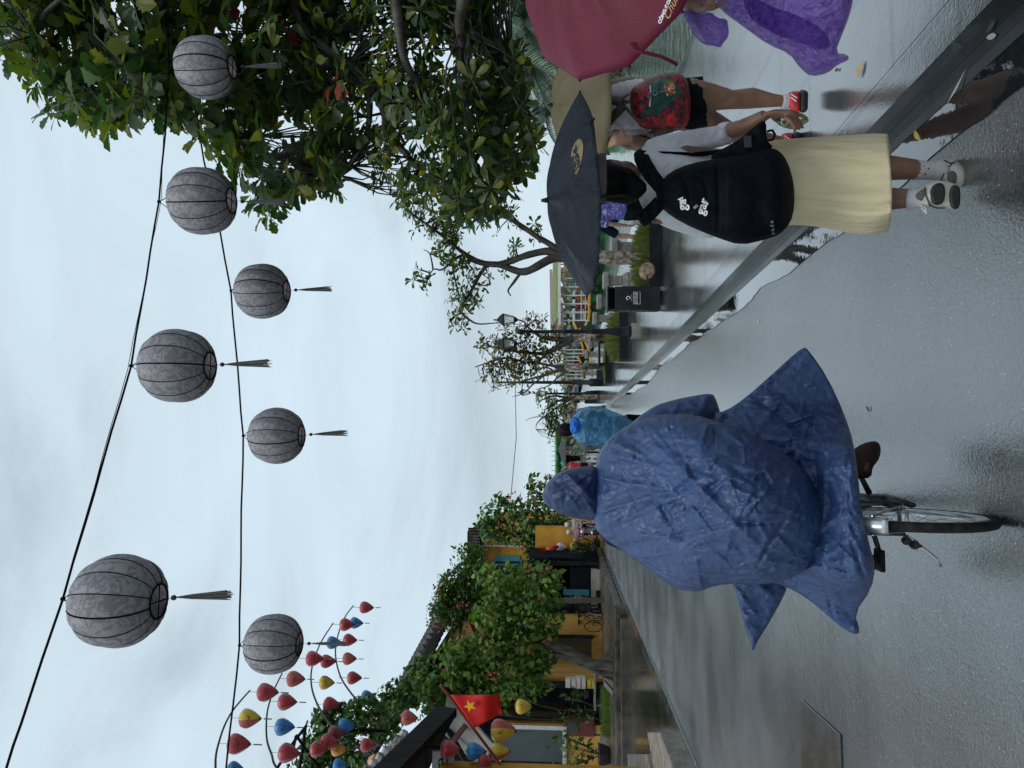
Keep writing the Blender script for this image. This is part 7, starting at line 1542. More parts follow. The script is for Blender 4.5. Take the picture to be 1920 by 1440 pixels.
potted('dark leaved potted shrub in a round bowl before the yellow wall', 1140, 1416, 23.3, 1.25, .34, 41, zb=.26)
potted('bare tangled plant with sparse leaves behind the red cabinet', 1118, 1330, 25.4, 1.3, .22, 42, nleaf=70, zb=.26)
potted('leafy potted plant on the steps below the yellow far lantern', 1120, 1030, 31, .75, .2, 43, zb=.3)
potted('bushy dark potted plant at the far shop door behind the scooter', 1112, 1018, 32, .9, .25, 44, nleaf=220, zb=.15)
potted('small white flowering plant on the low table under the porch', 1108, 1302, 25.2, .5, .14, 45, zb=.85)
potted('black spiky plant standing above the parked bicycles', 1092, 1145, 28.6, .9, .2, 46, lm=leaf_mat('blackish_leaf', [(0, (.008, .012, .012)), (1, (.02, .03, .03))], trans=.1), zb=.8)
# grass strip behind the terrace edge
b = MB(); rnd = random.Random(9)
for i in range(2600): 
    p = V3(rnd.uniform(X(1125, 1345, 25), X(1125, 1262, 25)), 24.4+rnd.uniform(-.2, .25), .25); b.add([p, p+V3(.012, 0, 0), p+V3(rnd.uniform(-.05, .05), rnd.uniform(-.05, .05), rnd.uniform(.12, .34))], [(0, 1, 2)])
o = b.build('grass', LV1); o['kind'] = 'stuff'; o['label'] = 'strip of green grass in front of the porch'
# stone blocks at the near left
SB = mat('mossy_stone_block', (.16, .14, .11), .6, c2=(.32, .29, .25), scale=5, detail=7, bump=.8, bscale=18)
def block(lab, P_, z0, z1, name='stone_block'):
    q = [gr(x, y, z1) for x, y in P_]; c = sum(q, V3(0, 0, 0))/len(q); b = MB(); b.slab([V3(v.x, v.y, z0) for v in q], z1-z0, (0, 0, 1)); o = b.build(name, SB, loc=V3(c.x, c.y, z0)); bevel(o, .02); return meta(o, lab, 'stone block')
block('long weathered stone block lying beside the left kerb, nearest of the two blocks', [(1213, 1373), (1236, 1373), (1262, 1444), (1262, 1500), (1228, 1500), (1226, 1444)], -.04, .34)
block('lower stone slab behind the long stone block at the left edge', [(1176, 1414), (1212, 1414), (1222, 1480), (1180, 1480)], -.04, .30)
# root-like low kerb along the terrace and fallen leaves
b = MB(); lo = [at(1163, y, 21.5) for y in range(1130, 1460, 12)]; lo = [V3(p.x, p.y, .13+.03*noise.noise(p*2)) for p in lo]; b.tube(lo, [.07+.035*noise.noise(p*1.7) for p in lo], 8, flat=1.4, flatdir=(0, 1, 0)); o = b.build('terrace_edging', STONE, smooth=True); o['kind'] = 'structure'
FL = {'a': mat('yellow_fallen_leaf', (.55, .36, .05), .6, c2=(.7, .5, .12), scale=30), 'b': mat('tan_fallen_leaf', (.42, .26, .12), .6, c2=(.55, .38, .2), scale=30), 'c': mat('pale_fallen_leaf', (.5, .48, .42), .6), 'd': mat('brown_fallen_leaf', (.10, .055, .03), .6)}
def fallen(lab, px_, py_, z, s_, col, a, P_=None, curl=.25):
    p = gr(px_, py_, z); b = MB(); d = V3(math.cos(a), math.sin(a), 0); leaf(b, p+V3(0, 0, .004), d, V3(0, 0, 1), s_, P_ or [(0, 0), (.2, .14), (.45, .2), (.8, .14), (1, 0)], curl, -.12)
    o = b.build('fallen_leaf', FL[col], loc=p); m_ = o.modifiers.new('s', 'SOLIDIFY'); m_.thickness = .0008; return meta(o, lab, 'leaf')
fallen('large curled tan leaf lying on the pavement near the purple cape', 1622, 114, .13, .115, 'b', 1.9); fallen('small brown leaf just above the large tan leaf on the pavement', 1574, 130, .13, .05, 'd', 1.2)
fallen('bright yellow leaf in the puddle near the white trainers', 1728, 262, .008, .075, 'a', .6, curl=.6); fallen('dry brown leaf with a stalk on the road right of the cape', 1632, 772, .002, .05, 'd', .8); fallen('small orange leaf on the far road left of the backpack', 1424, 600, .002, .05, 'b', 2)
fallen('pale pointed leaf in the gutter beside the frond', 1870, 66, .008, .06, 'c', 1.2, curl=.1); fallen('thin pale frond lying in the puddle', 1812, 130, .008, .16, 'c', 2.2, [(0, 0), (.5, .05), (1, 0)])
for i, (x, y, c_) in enumerate(((1203, 1160, 'b'), (1236, 1246, 'c'), (1246, 1258, 'c'), (1276, 1329, 'b'), (1293, 1401, 'b'), (1306, 1437, 'b'))):
    fallen(('tan leaf on the left kerb nearest the shop post', 'white petal on the left kerb above another one', 'white petal just below another one on the left kerb', 'curled tan leaf in the middle of the left kerb', 'orange tan leaf on the kerb beside the long stone block', 'curled tan leaf on the kerb farthest to the left')[i], x, y, .055, .07 if i > 2 else .06, c_, i*1.3, curl=.6)
for i, (x, y, c_, s_) in enumerate(((1188, 1293, 'a', .13), (1262, 1388, 'c', .10), (1259, 1420, 'c', .08), (1196, 1282, 'c', .08), (1261, 1383, 'b', .06))):
    fallen(('yellow leaf on the dark wet forecourt', 'white petals on the forecourt beside the long stone block', 'white petal on the forecourt at the end of the stone block', 'pale petal on the forecourt near the yellow leaf', 'small tan petal on the forecourt touching white petals')[i], x, y, -.03, s_, c_, i*1.7, curl=.6)
fallen('yellow leaf caught on the terrace edging', 1160, 1160, .26, .12, 'a', .3); 
# ================================================================ riverside furniture, boats and the far bank
BST = mat('weathered_bollard_stone', (.13, .125, .11), .6, c2=(.25, .24, .215), scale=5, detail=7, bump=.7, bscale=22)
IRON = mat('black_painted_iron', (.006, .008, .010), .5, spec=.2, c2=(.012, .015, .018), scale=8)
BZ = .128
def bollard(lab, top, bot, py, w_, d):
    p = at(bot, py, d); z = BZ; t = thing('stone_bollard', lab, 'bollard', (p.x, p.y, z), 'stone bollards along the river edge'); c = V3(p.x, p.y, z)
    H = .62; s = H/.62; b = MB(); b.box(c+V3(0, 0, .04), (.34, .34, .08)); b.box(c+V3(0, 0, .11), (.29, .29, .06)); o = b.build('base', BST, t); bevel(o, .012)
    b = MB(); b.box(c+V3(0, 0, .28), (.21, .21, .28)); bevel(b.build('shaft', BST, t), .015)
    b = MB(); b.box(c+V3(0, 0, .445), (.27, .27, .05)); b.box(c+V3(0, 0, .54), (.37, .37, .14)); bevel(b.build('head', BST, t), .04, 3)
    return t
for a in (('stone bollard beside the trunk of the slim tree, partly hidden', 1152, 1195, 465, 18, 15.3), ('stone bollard between the slim tree and the litter bin', 1138, 1172, 526, 22, 18.3), ('stone bollard just behind the top of the litter bin', 1128, 1150, 566, 18, 21.5), ('stone bollard between the litter bin and the lamp post', 1121, 1136, 597, 16, 24.5), ('stone bollard behind the trunk of the bushy tree', 1112, 1128, 645, 12, 29), ('low stone bollard left of the bushy tree', 1108, 1120, 664, 12, 33), ('small far stone bollard before the rowing boats', 1103, 1113, 700, 8, 40)): bollard(*a)
p = gr(1200, 392, BZ); t = thing('round_stone_seat', 'round grey stone seat just beyond the cap of the woman', 'stone seat', (at(1178, 392, 10.5).x, at(1178, 392, 10.5).y, BZ)); c = t.location
b = MB(); b.lathe([(.16, 0), (.16, .42), (.13, .5)], 20, c=c); b.build('column', BST, t, smooth=True); b = MB(); b.lathe([(.12, .5), (.205, .52), (.215, .56), (.215, .62), (.19, .645), (0, .65)], 24, c=c); bevel(b.build('top', mat('pale_smooth_stone', (.30, .30, .28), .5, c2=(.4, .4, .38), scale=4), t, smooth=True), .005)
# litter bin
lb = at(1240, 561, 12.1); lb = V3(lb.x, lb.y, BZ); t = thing('litter_bin', 'black square litter bin with white lettering, standing by the grassy planter', 'litter bin', lb); rz = R(-4)
Mz = Matrix.Rotation(rz, 3, 'Z')
def LB(x, y, z): return lb+Mz @ Vector((x, y, z))
BIN = mat('matt_black_panel', (.010, .012, .016), .6, spec=.2, c2=(.022, .025, .03), scale=3)
b = MB(); b.box(LB(0, 0, .40), (.37, .34, .70), rz=rz); o = b.build('body', BIN, t); bevel(o, .008)
for k in (-1, 1):
    b = MB(); b.box(LB(.15*k, -.12, .025), (.06, .06, .05), rz=rz); b.box(LB(.15*k, .12, .025), (.06, .06, .05), rz=rz); b.build('foot', GREYP, t)
b = MB(); b.box(LB(-.165, 0, .80), (.02, .30, .10), rz=rz); b.box(LB(.165, 0, .80), (.02, .30, .10), rz=rz); b.box(LB(0, .15, .80), (.33, .02, .10), rz=rz); sep(b.build('post', IRON, t))
b = MB(); b.box(LB(0, 0, .862), (.39, .36, .022), rz=rz); bevel(b.build('lid', IRON, t), .006)
b = MB(); b.box(LB(-.187, 0, .45), (.006, .26, .50), rz=rz); b.build('side_poster', patched('dark_colour_poster', [(0, (.02, .02, .02)), (.5, (.08, .07, .05)), (.58, (.04, .12, .14)), (.66, (.02, .02, .025))], 7, 3), t)
def lbf(cx, cz): return lambda x, y: LB(cx+x, -.1735, cz+y)
b = MB(); n = 22; b.tube([LB(.0+.026*math.cos(a), -.174, .545+.026*math.sin(a)) for a in [R(-120)+R(300)*i/n for i in range(n+1)]], .0065, 6); b.tube([LB(.004, -.174, .512), LB(.018, -.174, .528)], .006, 6); b.build('emblem', WL, t)
lettering('lettering', 'HOI AN', lbf(0, .492), mat('grey_print2', (.4, .4, .4), .6), t, .03)
b = MB(); P_ = [(-.095, .36), (.095, .36), (.095, .465), (-.095, .465), (-.095, .36)]; b.tube([LB(x, -.174, z) for x, z in P_], .0028, 5, caps=False); b.build('text_frame', WL, t)
lettering('lettering', 'CHO TOI XIN', lbf(0, .438), WL, t, .030, bold=.0008); lettering('lettering', 'RAC CUA BAN', lbf(0, .408), WL, t, .027, bold=.0008)
# planters with grass
GRS = leaf_mat('planter_grass', [(0, (.06, .10, .02)), (.5, (.11, .17, .03)), (.8, (.18, .17, .05)), (1, (.22, .14, .05))], trans=.35)
def planter(lab, c, L_, W_, seed, n=1500, h=.30, extra=True):
    c = V3(c.x, c.y, BZ); t = thing('planter', lab, 'planter', c, None); b = MB()
    for x, y, dx, dy in ((0, -W_/2, L_, .05), (0, W_/2, L_, .05), (-L_/2+.025, 0, .05, W_-.052), (L_/2-.025, 0, .05, W_-.052)): b.box(c+V3(x, y, .10), (dx, dy, .20))
    b.build('box', IRON, t); b = MB(); b.box(c+V3(0, 0, .08), (L_-.12, W_-.07, .14)); b.build('soil', EARTH, t)
    rnd = random.Random(seed); b = MB()
    for _ in range(n):
        p = c+V3(rnd.uniform(-.5, .5)*L_*.96, rnd.uniform(-.5, .5)*W_*.96, .15); hh = h*rnd.uniform(.35, 1.1)*(1-.45*abs((p.x-c.x)/L_*2)**2); q = p+V3(rnd.uniform(-.12, .12), rnd.uniform(-.12, .12), hh); m_ = p.lerp(q, .5)+V3(0, 0, hh*.15)
        w2 = rnd.uniform(.006, .014); b.add([p-RT*w2, p+RT*w2, m_+RT*w2*.8, q, m_-RT*w2*.8], [(0, 1, 2, 4), (4, 2, 3)])
    b.build('grass_tuft', GRS, t); return t
planter('long low black planter with tufted grass around the slim tree', at(1236, 490, 12.3), 1.35, .55, 61, 2600, .34)
planter('grassy black planter around the bushy tree behind the lamp post', at(1180, 632, 18.7), 1.15, .6, 62, 1800, .42)
planter('far low black planter around the thin forked tree', at(1144, 684, 25), 1.2, .6, 63, 700, .12)
# wooden wheel-like disc with a stick beside the planter
t = thing('wooden_disc', 'round wooden disc with a stick through it leaning on the grass planter', 'wooden disc', at(1222, 508, 11.7)); c = at(1213, 508, 11.75)
b = MB(); Md = Matrix.Rotation(R(62), 3, 'X'); b.lathe([(.02, -.02), (.125, -.02), (.135, 0), (.125, .02), (.02, .02)], 20, M=Md, c=c); b.build('disc', mat('mottled_wood_disc', (.09, .06, .035), .7, c2=(.28, .22, .15), scale=14, bump=.6, bscale=40), t, smooth=True); b = MB(); b.tube([c, c-RT*.18-FW*.05], .012, 6); b.build('stick', DARKMETAL, t)
# lamp posts
LGL = mat('lamp_glass', (.5, .55, .55), .05, c2=(.65, .7, .7), alpha=.35)
def lantern_head(t, c, s, parent=None):
    b = MB(); vs = lambda r, z: [c+V3(r*i*s, r*j*s, z*s) for i, j in ((-1, -1), (1, -1), (1, 1), (-1, 1))]
    prof = [(.075, .0), (.14, .30)]; 
    g_ = MB(); v = vs(.068, .01)+vs(.132, .29); g_.add(v, [(0, 1, 5, 4), (1, 2, 6, 5), (2, 3, 7, 6), (3, 0, 4, 7)]); 
    for (a0_, b0_) in ((vs(.075, 0), vs(.145, .30)),):
        for k in range(4): b.tube([a0_[k], b0_[k]], .012*s, 5); b.tube([a0_[k], a0_[(k+1) % 4]], .012*s, 5); b.tube([b0_[k], b0_[(k+1) % 4]], .016*s, 5)
    v = vs(.16, .30)+vs(.10, .40)+vs(.05, .45)+vs(.02, .50); b.add(v, [(0, 3, 2, 1)]+[(4*j+k, 4*j+(k+1) % 4, 4*j+4+(k+1) % 4, 4*j+4+k) for j in range(3) for k in range(4)]+[(12, 13, 14, 15)])
    b.ball(c+V3(0, 0, .54*s), .03*s, 8); b.tube([c+V3(0, 0, .49*s), c+V3(0, 0, .60*s)], .008*s, 5); b.lathe([(.03*s, -.10*s), (.085*s, -.02*s), (.08*s, .0)], 8, c=c)
    o = b.build('lantern_head', IRON, t); g_.build('glass', LGL, o); return o
dl_ = 16.4; lp = at(1190, 621, dl_); lp = V3(lp.x, lp.y, BZ); t = thing('lamp_post', 'black twin headed lamp post in front of the bushy tree', 'lamp post', lp)
b = MB(); b.box(lp+V3(0, 0, .05), (.30, .30, .10)); b.build('plinth', GREYP, t)
b = MB(); b.lathe([(.13, .10), (.13, .16), (.10, .20), (.085, .34), (.10, .42), (.085, .5), (.06, .62), (.055, .9), (.065, .93), (.05, .96), (.045, 1.5), (.055, 1.52), (.038, 1.56), (.034, 2.3), (.055, 2.33), (.034, 2.37), (.034, 2.42), (.06, 2.46), (.05, 2.52), (.02, 2.56)], 14, c=lp); b.build('column', IRON, t, smooth=True)
for k, pxy in ((1, (985, 597)), (-1, (985, 643))):
    e_ = at(970, 597 if k == 1 else 632, dl_); b = MB(); hx = lp+V3(0, 0, 2.44); e1_ = hx+RT*.26*k+V3(0, 0, .10) if k == 1 else hx-RT*.26+V3(0, .02, .10)
    b.tube(crv([hx, hx+RT*.10*k-V3(0, 0, .07), hx+RT*.21*k-V3(0, 0, .04), e1_-V3(0, 0, .0)], 5), .016, 8); b.build('arm', IRON, t, smooth=True); lantern_head(t, e1_+V3(0, 0, .08), .78)
dl2 = 30; q_ = at(1122, 717, dl2); q_ = V3(q_.x, q_.y, BZ); t = thing('lamp_post', 'tall thin black lamp post with a yellow lantern on a side bracket', 'lamp post', q_)
b = MB(); b.lathe([(.16, 0), (.16, .5), (.10, .55), (.07, 1.6), (.045, 3.5), (.04, zat(930, dl2)-BZ)], 12, c=q_); b.build('column', IRON, t, smooth=True)
b = MB(); y1 = at(1020, 716, dl2); b.tube([y1, at(1019, 698, dl2)], .025, 6); b.tube([at(1026, 716, dl2), at(1028, 704, dl2)], .015, 6); b.build('bracket', IRON, t)
b = MB(); c = at(1032, 699, dl2); b.box(c+V3(0, 0, .14), (.26, .26, .05)); b.box(c-V3(0, 0, .16), (.22, .22, .04)); o = b.build('yellow_lantern', IRON, t); b = MB(); b.box(c, (.2, .2, .24)); b.build('glass', SM['yellow'], o)
b = MB(); b.tube([at(980, 717, dl2), at(978, 733, dl2)], .02, 6); b.build('bracket', IRON, t); lantern_head(t, at(987, 736, dl2)-V3(0, 0, .1), .8)
q_ = at(1122, 738, dl2+3); q_ = V3(q_.x, q_.y, BZ); t = thing('lamp_post', 'plain slim black lamp post left of the taller one', 'lamp post', q_); b = MB(); b.lathe([(.15, 0), (.12, .5), (.06, .7), (.04, zat(1025, 33)-BZ)], 10, c=q_); b.build('column', IRON, t, smooth=True); lantern_head(t, q_+V3(0, 0, zat(1025, 33)-BZ+.05), .9)
q_ = at(1145, 1046, 29.3); q_ = V3(q_.x, q_.y, -.03)
# information boards
for lab, px0_, px1_, py0_, py1_, d in (('dark notice board standing by the river beyond the thin forked tree', 1118, 1140, 693, 712, 27), ('far dark board with small white marks beside the pale blue raincoat', 1096, 1121, 746, 757, 36)):
    a_, c_ = at(px0_, py0_, d), at(px1_, py1_, d); m_ = (a_+c_)/2; b = MB(); b.box(V3(m_.x, m_.y, (a_.z+BZ)/2), (abs(a_.x-c_.x), .08, a_.z-BZ)); o = b.build('notice_board', BIN, loc=(m_.x, m_.y, BZ)); meta(o, lab, 'notice board'); bevel(o, .01)
# stone bench with legs, low
p = at(1141, 662, 24); p.z = BZ; t = thing('bench', 'dark low bench between the bushy tree and the thin forked tree', 'bench', p); b = MB(); b.box(p+V3(0, 0, .42), (.9, .35, .06)); b.build('seat', DWOOD, t)
for k in (-1, 1): b = MB(); b.box(p+V3(.35*k, 0, .2), (.06, .3, .38)); b.build('leg', DWOOD, t)
# ---- boats
HG = mat('green_hull_paint', (.012, .14, .035), .4, c2=(.02, .20, .05), scale=4, coat=.3); HY = mat('ochre_gunwale_paint', (.42, .22, .03), .5, c2=(.5, .28, .05), scale=6); HW = mat('white_boat_paint', (.55, .57, .57), .5, c2=(.66, .68, .68), scale=6); HTL = mat('teal_boat_paint', (.02, .16, .15), .5)
CANG = mat('olive_canopy', (.11, .16, .05), .8, c2=(.16, .21, .07), scale=5); CANW = mat('pale_canopy', (.42, .43, .42), .8); CANB = mat('brown_canopy', (.10, .075, .05), .8, c2=(.14, .11, .07), scale=4)
def boat(lab, P0, P1, canopy, hull=HG, text=None, name='river_boat', hgt=.72, wid=2.2, posts=9, flip=False, low=False, people=0, railing=True, seed=0):
    """P0 stern, P1 bow, on the water"""
    P0, P1 = Vector(P0), Vector(P1); P0.z = P1.z = -.55; ax_ = (P1-P0).normalized(); L_ = (P1-P0).length; sd_ = V3(ax_.y, -ax_.x, 0)
    if sd_.dot(EYE-P0) < 0: sd_ = -sd_
    t = thing(name, lab, 'boat', P0); n = 24; vs = []; fs = []; st = []
    def sec(u):
        w_ = wid/2*(1-max(0, (u-.72)/.28)**2.2)*(1-.35*max(0, (.12-u)/.12)); sh_ = hgt+.75*max(0, (u-.7)/.3)**2+.2*max(0, (.1-u)/.1); return w_, sh_
    for i in range(n+1):
        u = i/n; w_, sh_ = sec(u); c = P0+ax_*(L_*u+.9*max(0, (u-.7)/.3)**2)
        vs += [c+sd_*w_+V3(0, 0, sh_), c+sd_*w_*.93+V3(0, 0, sh_*.5), c+sd_*w_*.6-V3(0, 0, .2), c-sd_*w_*.6-V3(0, 0, .2), c-sd_*w_*.93+V3(0, 0, sh_*.5), c-sd_*w_+V3(0, 0, sh_)]
    b = MB(); b.add(vs, [(6*i+k, 6*i+6+k, 6*i+7+k, 6*i+1+k) for i in range(n) for k in range(5)]+[(0, 1, 2, 3, 4, 5)]); b.add([v-V3(0, 0, .12) for v in vs[0::6]]+[v-V3(0, 0, .12) for v in vs[5::6]], [(i, i+1, n+2+i, n+1+i) for i in range(n)]); hl = b.build('hull', hull, t, smooth=False)
    b = MB()
    for k in (0, 5): b.tube([v+V3(0, 0, .02) for v in vs[k::6]], .085, 6)
    sep(b.build('gunwale', HY, t))
    if not low:
        b = MB(); ch = 1.75
        for i in range(posts):
            for s2 in (1, -1): u = lerp(.06, .74, i/(posts-1)); c = P0+ax_*(L_*u)+sd_*s2*wid*.44; b.tube([c+V3(0, 0, hgt), c+V3(0, 0, hgt+ch)], .035, 6)
        sep(b.build('post', HW, t))
        if railing:
            b = MB()
            for s2 in (1, -1):
                for zz in (.25, .48): b.tube([P0+ax_*(L_*.06)+sd_*s2*wid*.45+V3(0, 0, hgt+zz), P0+ax_*(L_*.74)+sd_*s2*wid*.45+V3(0, 0, hgt+zz)], .022, 5)
            sep(b.build('rail', HW, t))
        b = MB(); m_ = []
        for i in range(13):
            u = lerp(.03, .78, i/12)
            for j in range(9): a = math.pi*j/8; m_.append(P0+ax_*(L_*u)+sd_*math.cos(a)*wid*.56+V3(0, 0, hgt+ch+.34*math.sin(a)))
        b.add(m_, [(9*i+j, 9*i+9+j, 9*i+10+j, 9*i+1+j) for i in range(12) for j in range(8)]); cn = b.build('canopy', canopy, t, smooth=True); q = cn.modifiers.new('s', 'SOLIDIFY'); q.thickness = .05
        for s2 in (1, -1): b = MB(); b.beam(P0+ax_*(L_*.03)+sd_*s2*wid*.565+V3(0, 0, hgt+ch-.03), P0+ax_*(L_*.78)+sd_*s2*wid*.565+V3(0, 0, hgt+ch-.03), .05, .16); b.build('canopy_fascia', HW, cn)
        for u in (.2, .38, .56): b = MB(); c = P0+ax_*(L_*u)+sd_*(wid*.5+.06)+V3(0, 0, hgt*.62); b.tube([c+ax_*.22*math.cos(a)+V3(0, 0, .22*math.sin(a)) for a in [2*math.pi*i/16 for i in range(17)]], .07, 6, caps=False); b.build('tyre_fender', RUBBER, t)
    if text:
        lr = -1 if ax_.dot(RT) < 0 else 1; c = P0+ax_*(L_*.72)+sd_*(wid*.5+.03)+V3(0, 0, hgt*.62)
        lettering('lettering', text, lambda x, y: c+ax_*lr*x+V3(0, 0, y), HW, t, .36, bold=.01)
    rnd = random.Random(seed)
    cols = [HTL, NAVY, WHITEC, mat('orange_vest', (.6, .16, .02), .7), mat('red_jacket', (.42, .02, .03), .6), mat('grey_cloth', (.10, .11, .13), .8)]
    for i in range(people):
        c = P0+ax_*(L_*lerp(.1, .72, (i+.5)/people))+sd_*rnd.uniform(-.5, .7); Jp = pose((c.x, c.y, -.55+hgt-.25), rnd.uniform(1.55, 1.72), rnd.uniform(-3, 3), 'sit')
        ci = rnd.randint(0, 5); figure('person', '%s passenger from the stern of the %s, in a %s top' % (('first', 'second', 'third', 'fourth', 'fifth', 'sixth', 'seventh')[i], lab.split(',')[0], ('teal', 'navy', 'white', 'orange', 'red', 'grey')[ci]), Jp, cols[ci], BLACKC, vox=.05, hands=False, group='passengers on the '+lab.split(',')[0])
    return t
def wl(px_, py_): return gr(px_, py_, -.55)
boat('green hulled tour boat, the one moored behind the litter bin', wl(1128, 604), wl(1131, 418), CANG, text='QN 0989', people=6, seed=3)
boat('larger green hulled tour boat, the one between the two umbrellas', wl(1142, 40), wl(1141, 252), CANB, text='QN 0786', people=5, seed=4, hgt=.85)
boat('far white roofed boat, the one behind the bushy tree', wl(1112, 700), wl(1114, 622), CANW, hull=mat('dark_hull', (.02, .022, .025), .5), people=7, seed=5, railing=False)
for lab, a_, c_ in (('low wooden rowing boat nearest the thin forked tree', wl(1119, 712), wl(1121, 640)), ('low wooden rowing boat moored beyond the other one', wl(1113, 742), wl(1114, 690))): boat(lab, a_, c_, CANB, hull=DWOOD, name='rowing_boat', low=True, hgt=.4, wid=1.3)
# small paper boat lanterns seen near the rowing boats
t = thing('paper_lantern', 'round green lantern hanging by the thin forked tree', 'lantern', at(1100, 680, 26)); b = MB(); b.ball(at(1100, 680, 26), .085, 12); b.build('silk_shade', mat('green_silk', (.02, .35, .10), .4), t, smooth=True); b = MB(); b.tube([at(1100, 680, 26), at(1072, 682, 26)], .006, 4); b.build('string', CORD, t)
# ---- far bank: yellow house with red roof, low walls, garland gate
yy = 112
t = thing('yellow_riverside_house', 'yellow gabled house with a long red tiled roof across the river', 'house', (at(1070, 500, yy).x, yy, .5)); zb = 1.0
def FP(px_, py_, dd=yy): return at(px_, py_, dd)
b = MB(); a_, c_ = FP(1062, 575), FP(1062, 492); b.box(((a_.x+c_.x)/2, yy+4, .35), (c_.x-a_.x, 7.5, 1.9)); a2_, c2_ = FP(1062, 632), FP(1062, 575); b.box(((a2_.x+c2_.x)/2, yy+7, .3), (c2_.x-a2_.x, 6, 1.7))
b.add([FP(1060, 500), FP(1060, 545), FP(1043, 508), FP(1035, 505)], [(0, 1, 2, 3)]); b.add([FP(1060, 530), FP(1060, 578), FP(1045, 556), FP(1041, 552)], [(0, 1, 2, 3)]); b.build('wall', mat('pale_ochre_wall', (.42, .28, .10), .8, c2=(.5, .34, .13), scale=.8), t)
RR = mat('faded_red_tile', (.16, .10, .09), .85, c2=(.24, .16, .14), scale=1.2, detail=6)
b = MB(); b.slab([FP(1058, 575, yy-.5), FP(1040, 505, yy-.5), FP(1034, 505, yy+9), FP(1036, 640, yy+9), FP(1056, 636, yy-.5)], .3, (0, 0, 1)); b.build('roof', RR, t)
b = MB(); b.beam(FP(1058, 577, yy-.7), FP(1037, 505, yy-.7), .3, .3); b.build('barge_board', HW, t); b = MB(); b.beam(FP(1046, 545, yy-.7), FP(1036, 507, yy-.7), .25, .25); b.build('barge_board', HW, t)
for x, y in ((1042, 512), (1050, 560)): b = MB(); b.lathe([(.5, 0), (.5, .2)], 16, M=Matrix.Rotation(R(90), 3, 'X'), c=FP(x, y, yy-.3)); b.build('round_vent', DWOOD, t)
for y in (585, 600, 615, 628): b = MB(); b.box(FP(1061, y, yy+3.4), (.8, .2, 1.0)); b.build('window', GLASS, t)
for lab, y0_, y1_, pt_, m_ in (('long low pale boathouse roof across the river behind the bin', 545, 600, 1078, CANW), ('low teal roofed boathouse across the river by the thin forked tree', 640, 690, 1079, HTL), ('grey riverside shed across the water by the tall lamp posts', 725, 775, 1078, GREYP), ('low blue grey landing stage across the water', 700, 742, 1084, mat('blue_grey_paint', (.08, .14, .18), .7))):
    a_, c_ = at(pt_, y0_, 92), at(pt_, y1_, 92); b = MB(); zt = a_.z; b.box(((a_.x+c_.x)/2, 93, (zt-.5)/2), (abs(a_.x-c_.x)*.94, 3, zt+.5)); o = b.build('boathouse', mat('grey_shed_wall', (.12, .13, .13), .8), loc=((a_.x+c_.x)/2, 93, -.5)); meta(o, lab, 'boathouse'); b = MB(); b.box(((a_.x+c_.x)/2, 93, zt+.1), (abs(a_.x-c_.x), 4, .25)); b.build('roof', m_, o)  # boathouse walls all take one plain grey
# garland gate across the far street, with tables and parasols beyond
t = thing('garland_gate', 'green garland on thin poles across the far street between the cape and the raincoat', 'garland', at(1100, 830, 40)); b = MB()
for y in (806, 846, 884): b.tube([at(1118, y, 40), at(1040, y, 40)], .03, 6)
sep(b.build('pole', GREYP, t)); b = MB(); b.tube([at(1042, y, 40) for y in range(786, 900, 6)], .05, 6); b.build('rail', mat('mint_paint', (.15, .5, .25), .5), t)
b = MB(); rnd = random.Random(3)
for i in range(2400):
    y = rnd.uniform(795, 892); q = 3+3*abs(math.sin(y*.21)); p = at(1045+rnd.uniform(-1, q), y, 40+rnd.uniform(-.1, .1)); leaf(b, p, Vector((rnd.uniform(-1, 1), rnd.uniform(-1, 1), rnd.uniform(-1, .2))), V3(0, 0, 1), .11, HEART)
b.build('garland', leaf_mat('bright_garland_leaf', [(0, (.02, .16, .04)), (1, (.05, .30, .08))]), t)
for i in range(12): b = MB(); y = 792+9*i; b.tube([at(1040, y, 40), at(1034, y, 40)], .015, 4); b.build('finial', GREYP, t)
CH = mat('dark_wicker', (.05, .035, .025), .7, c2=(.10, .07, .05), scale=20); 
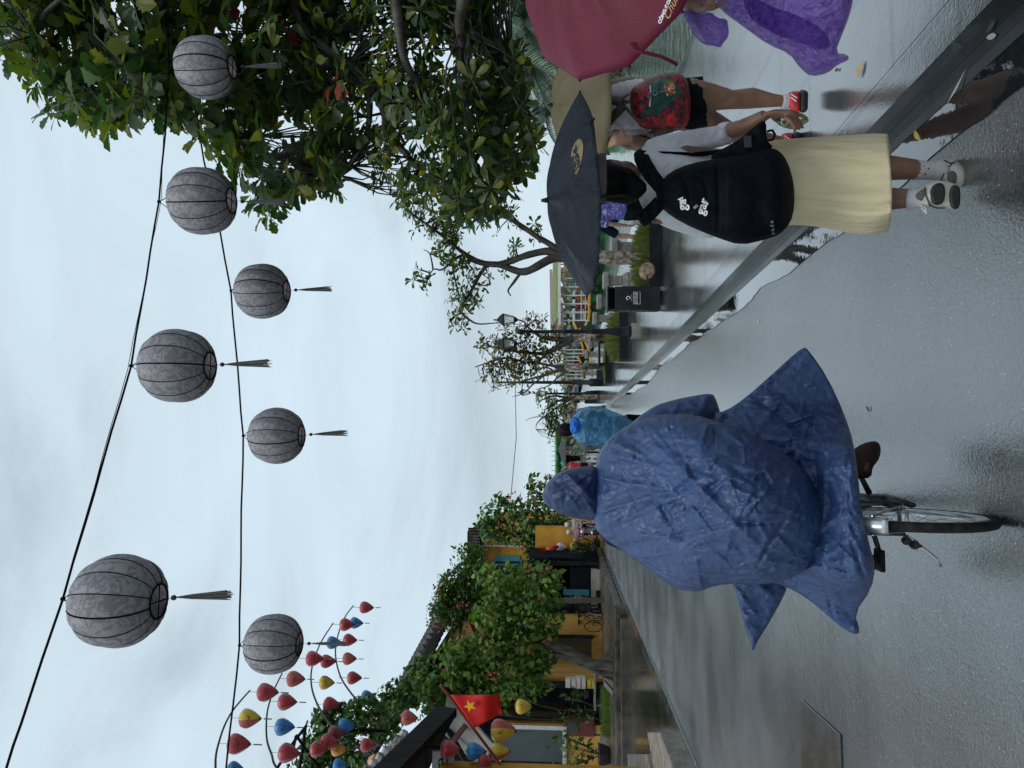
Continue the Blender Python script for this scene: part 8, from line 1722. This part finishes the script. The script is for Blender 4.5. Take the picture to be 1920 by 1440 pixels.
def table_set(lab, px_, py_, d):
    p = at(px_, py_, d); p.z = 0.0 if p.x < 1.6 else BZ; t = thing('cafe_table', lab, 'table', p, 'cafe tables far down the street'); b = MB(); b.lathe([(.42, .72), (.42, .76)], 16, c=p); b.build('table_top', CH, t); b = MB(); b.tube([p+V3(0, 0, 0), p+V3(0, 0, .72)], .03, 6); b.build('leg', DARKMETAL, t)
    for k in (-1, 1):
        q = p+V3(.65*k, 0, 0); c_ = thing('cafe_chair', lab.replace('table', 'chair')+(', right side' if k > 0 else ', left side'), 'chair', q, 'cafe chairs far down the street'); b = MB(); b.box(q+V3(0, 0, .45), (.4, .4, .05)); b.build('seat', CH, c_); b = MB(); b.box(q+V3(.2*k, 0, .70), (.04, .4, .46)); b.build('backrest', CH, c_)
        for i in (-1, 1):
            for j in (-1, 1): b = MB(); b.tube([q+V3(.17*i, .17*j, 0), q+V3(.17*i, .17*j, .43)], .015, 5); b.build('leg', DARKMETAL, c_)
table_set('round wicker table far ahead, just left of the raincoat', 1110, 848, 33); table_set('round wicker table far ahead, nearer the blue hood', 1106, 868, 38); table_set('round wicker table far ahead behind the raincoat', 1104, 825, 42)
def parasol(lab, px_, py_, d, m_): 
    p = at(px_, py_, d); p.z = BZ; H = 1.75; t = thing('parasol', lab, 'parasol', p); b = MB(); b.tube([p, p+V3(0, 0, H)], .03, 6); b.build('pole', GREYP, t); b = MB(); b.lathe([(.85, H-.32), (.5, H-.14), (.05, H+.03)], 8, c=p); b.build('canopy', m_, t)
parasol('dark parasol over the far wicker tables', 1108, 843, 37, mat('dark_parasol', (.04, .045, .05), .8)); parasol('teal parasol beyond the far wicker tables', 1106, 860, 44, HTL)
# far stretch: houses closing the street
t = thing('far_house', 'pale far house block closing the end of the street above the tables', 'house', (1.6, 85, 0)); b = MB(); b.box((-2, 88, .8), (9, 6, 1.7)); b.build('wall', mat('pale_far_wall', (.22, .20, .17), .8, c2=(.3, .27, .24), scale=.6), t); b = MB(); b.box((-2, 87.5, 1.75), (10, 7.5, .25)); b.build('roof', RR, t)
for x_ in (-5, -3, -1, 1): b = MB(); b.box((x_, 84.9, .9), (.9, .1, .9)); b.build('window', GLASS, t)
LF2 = LF
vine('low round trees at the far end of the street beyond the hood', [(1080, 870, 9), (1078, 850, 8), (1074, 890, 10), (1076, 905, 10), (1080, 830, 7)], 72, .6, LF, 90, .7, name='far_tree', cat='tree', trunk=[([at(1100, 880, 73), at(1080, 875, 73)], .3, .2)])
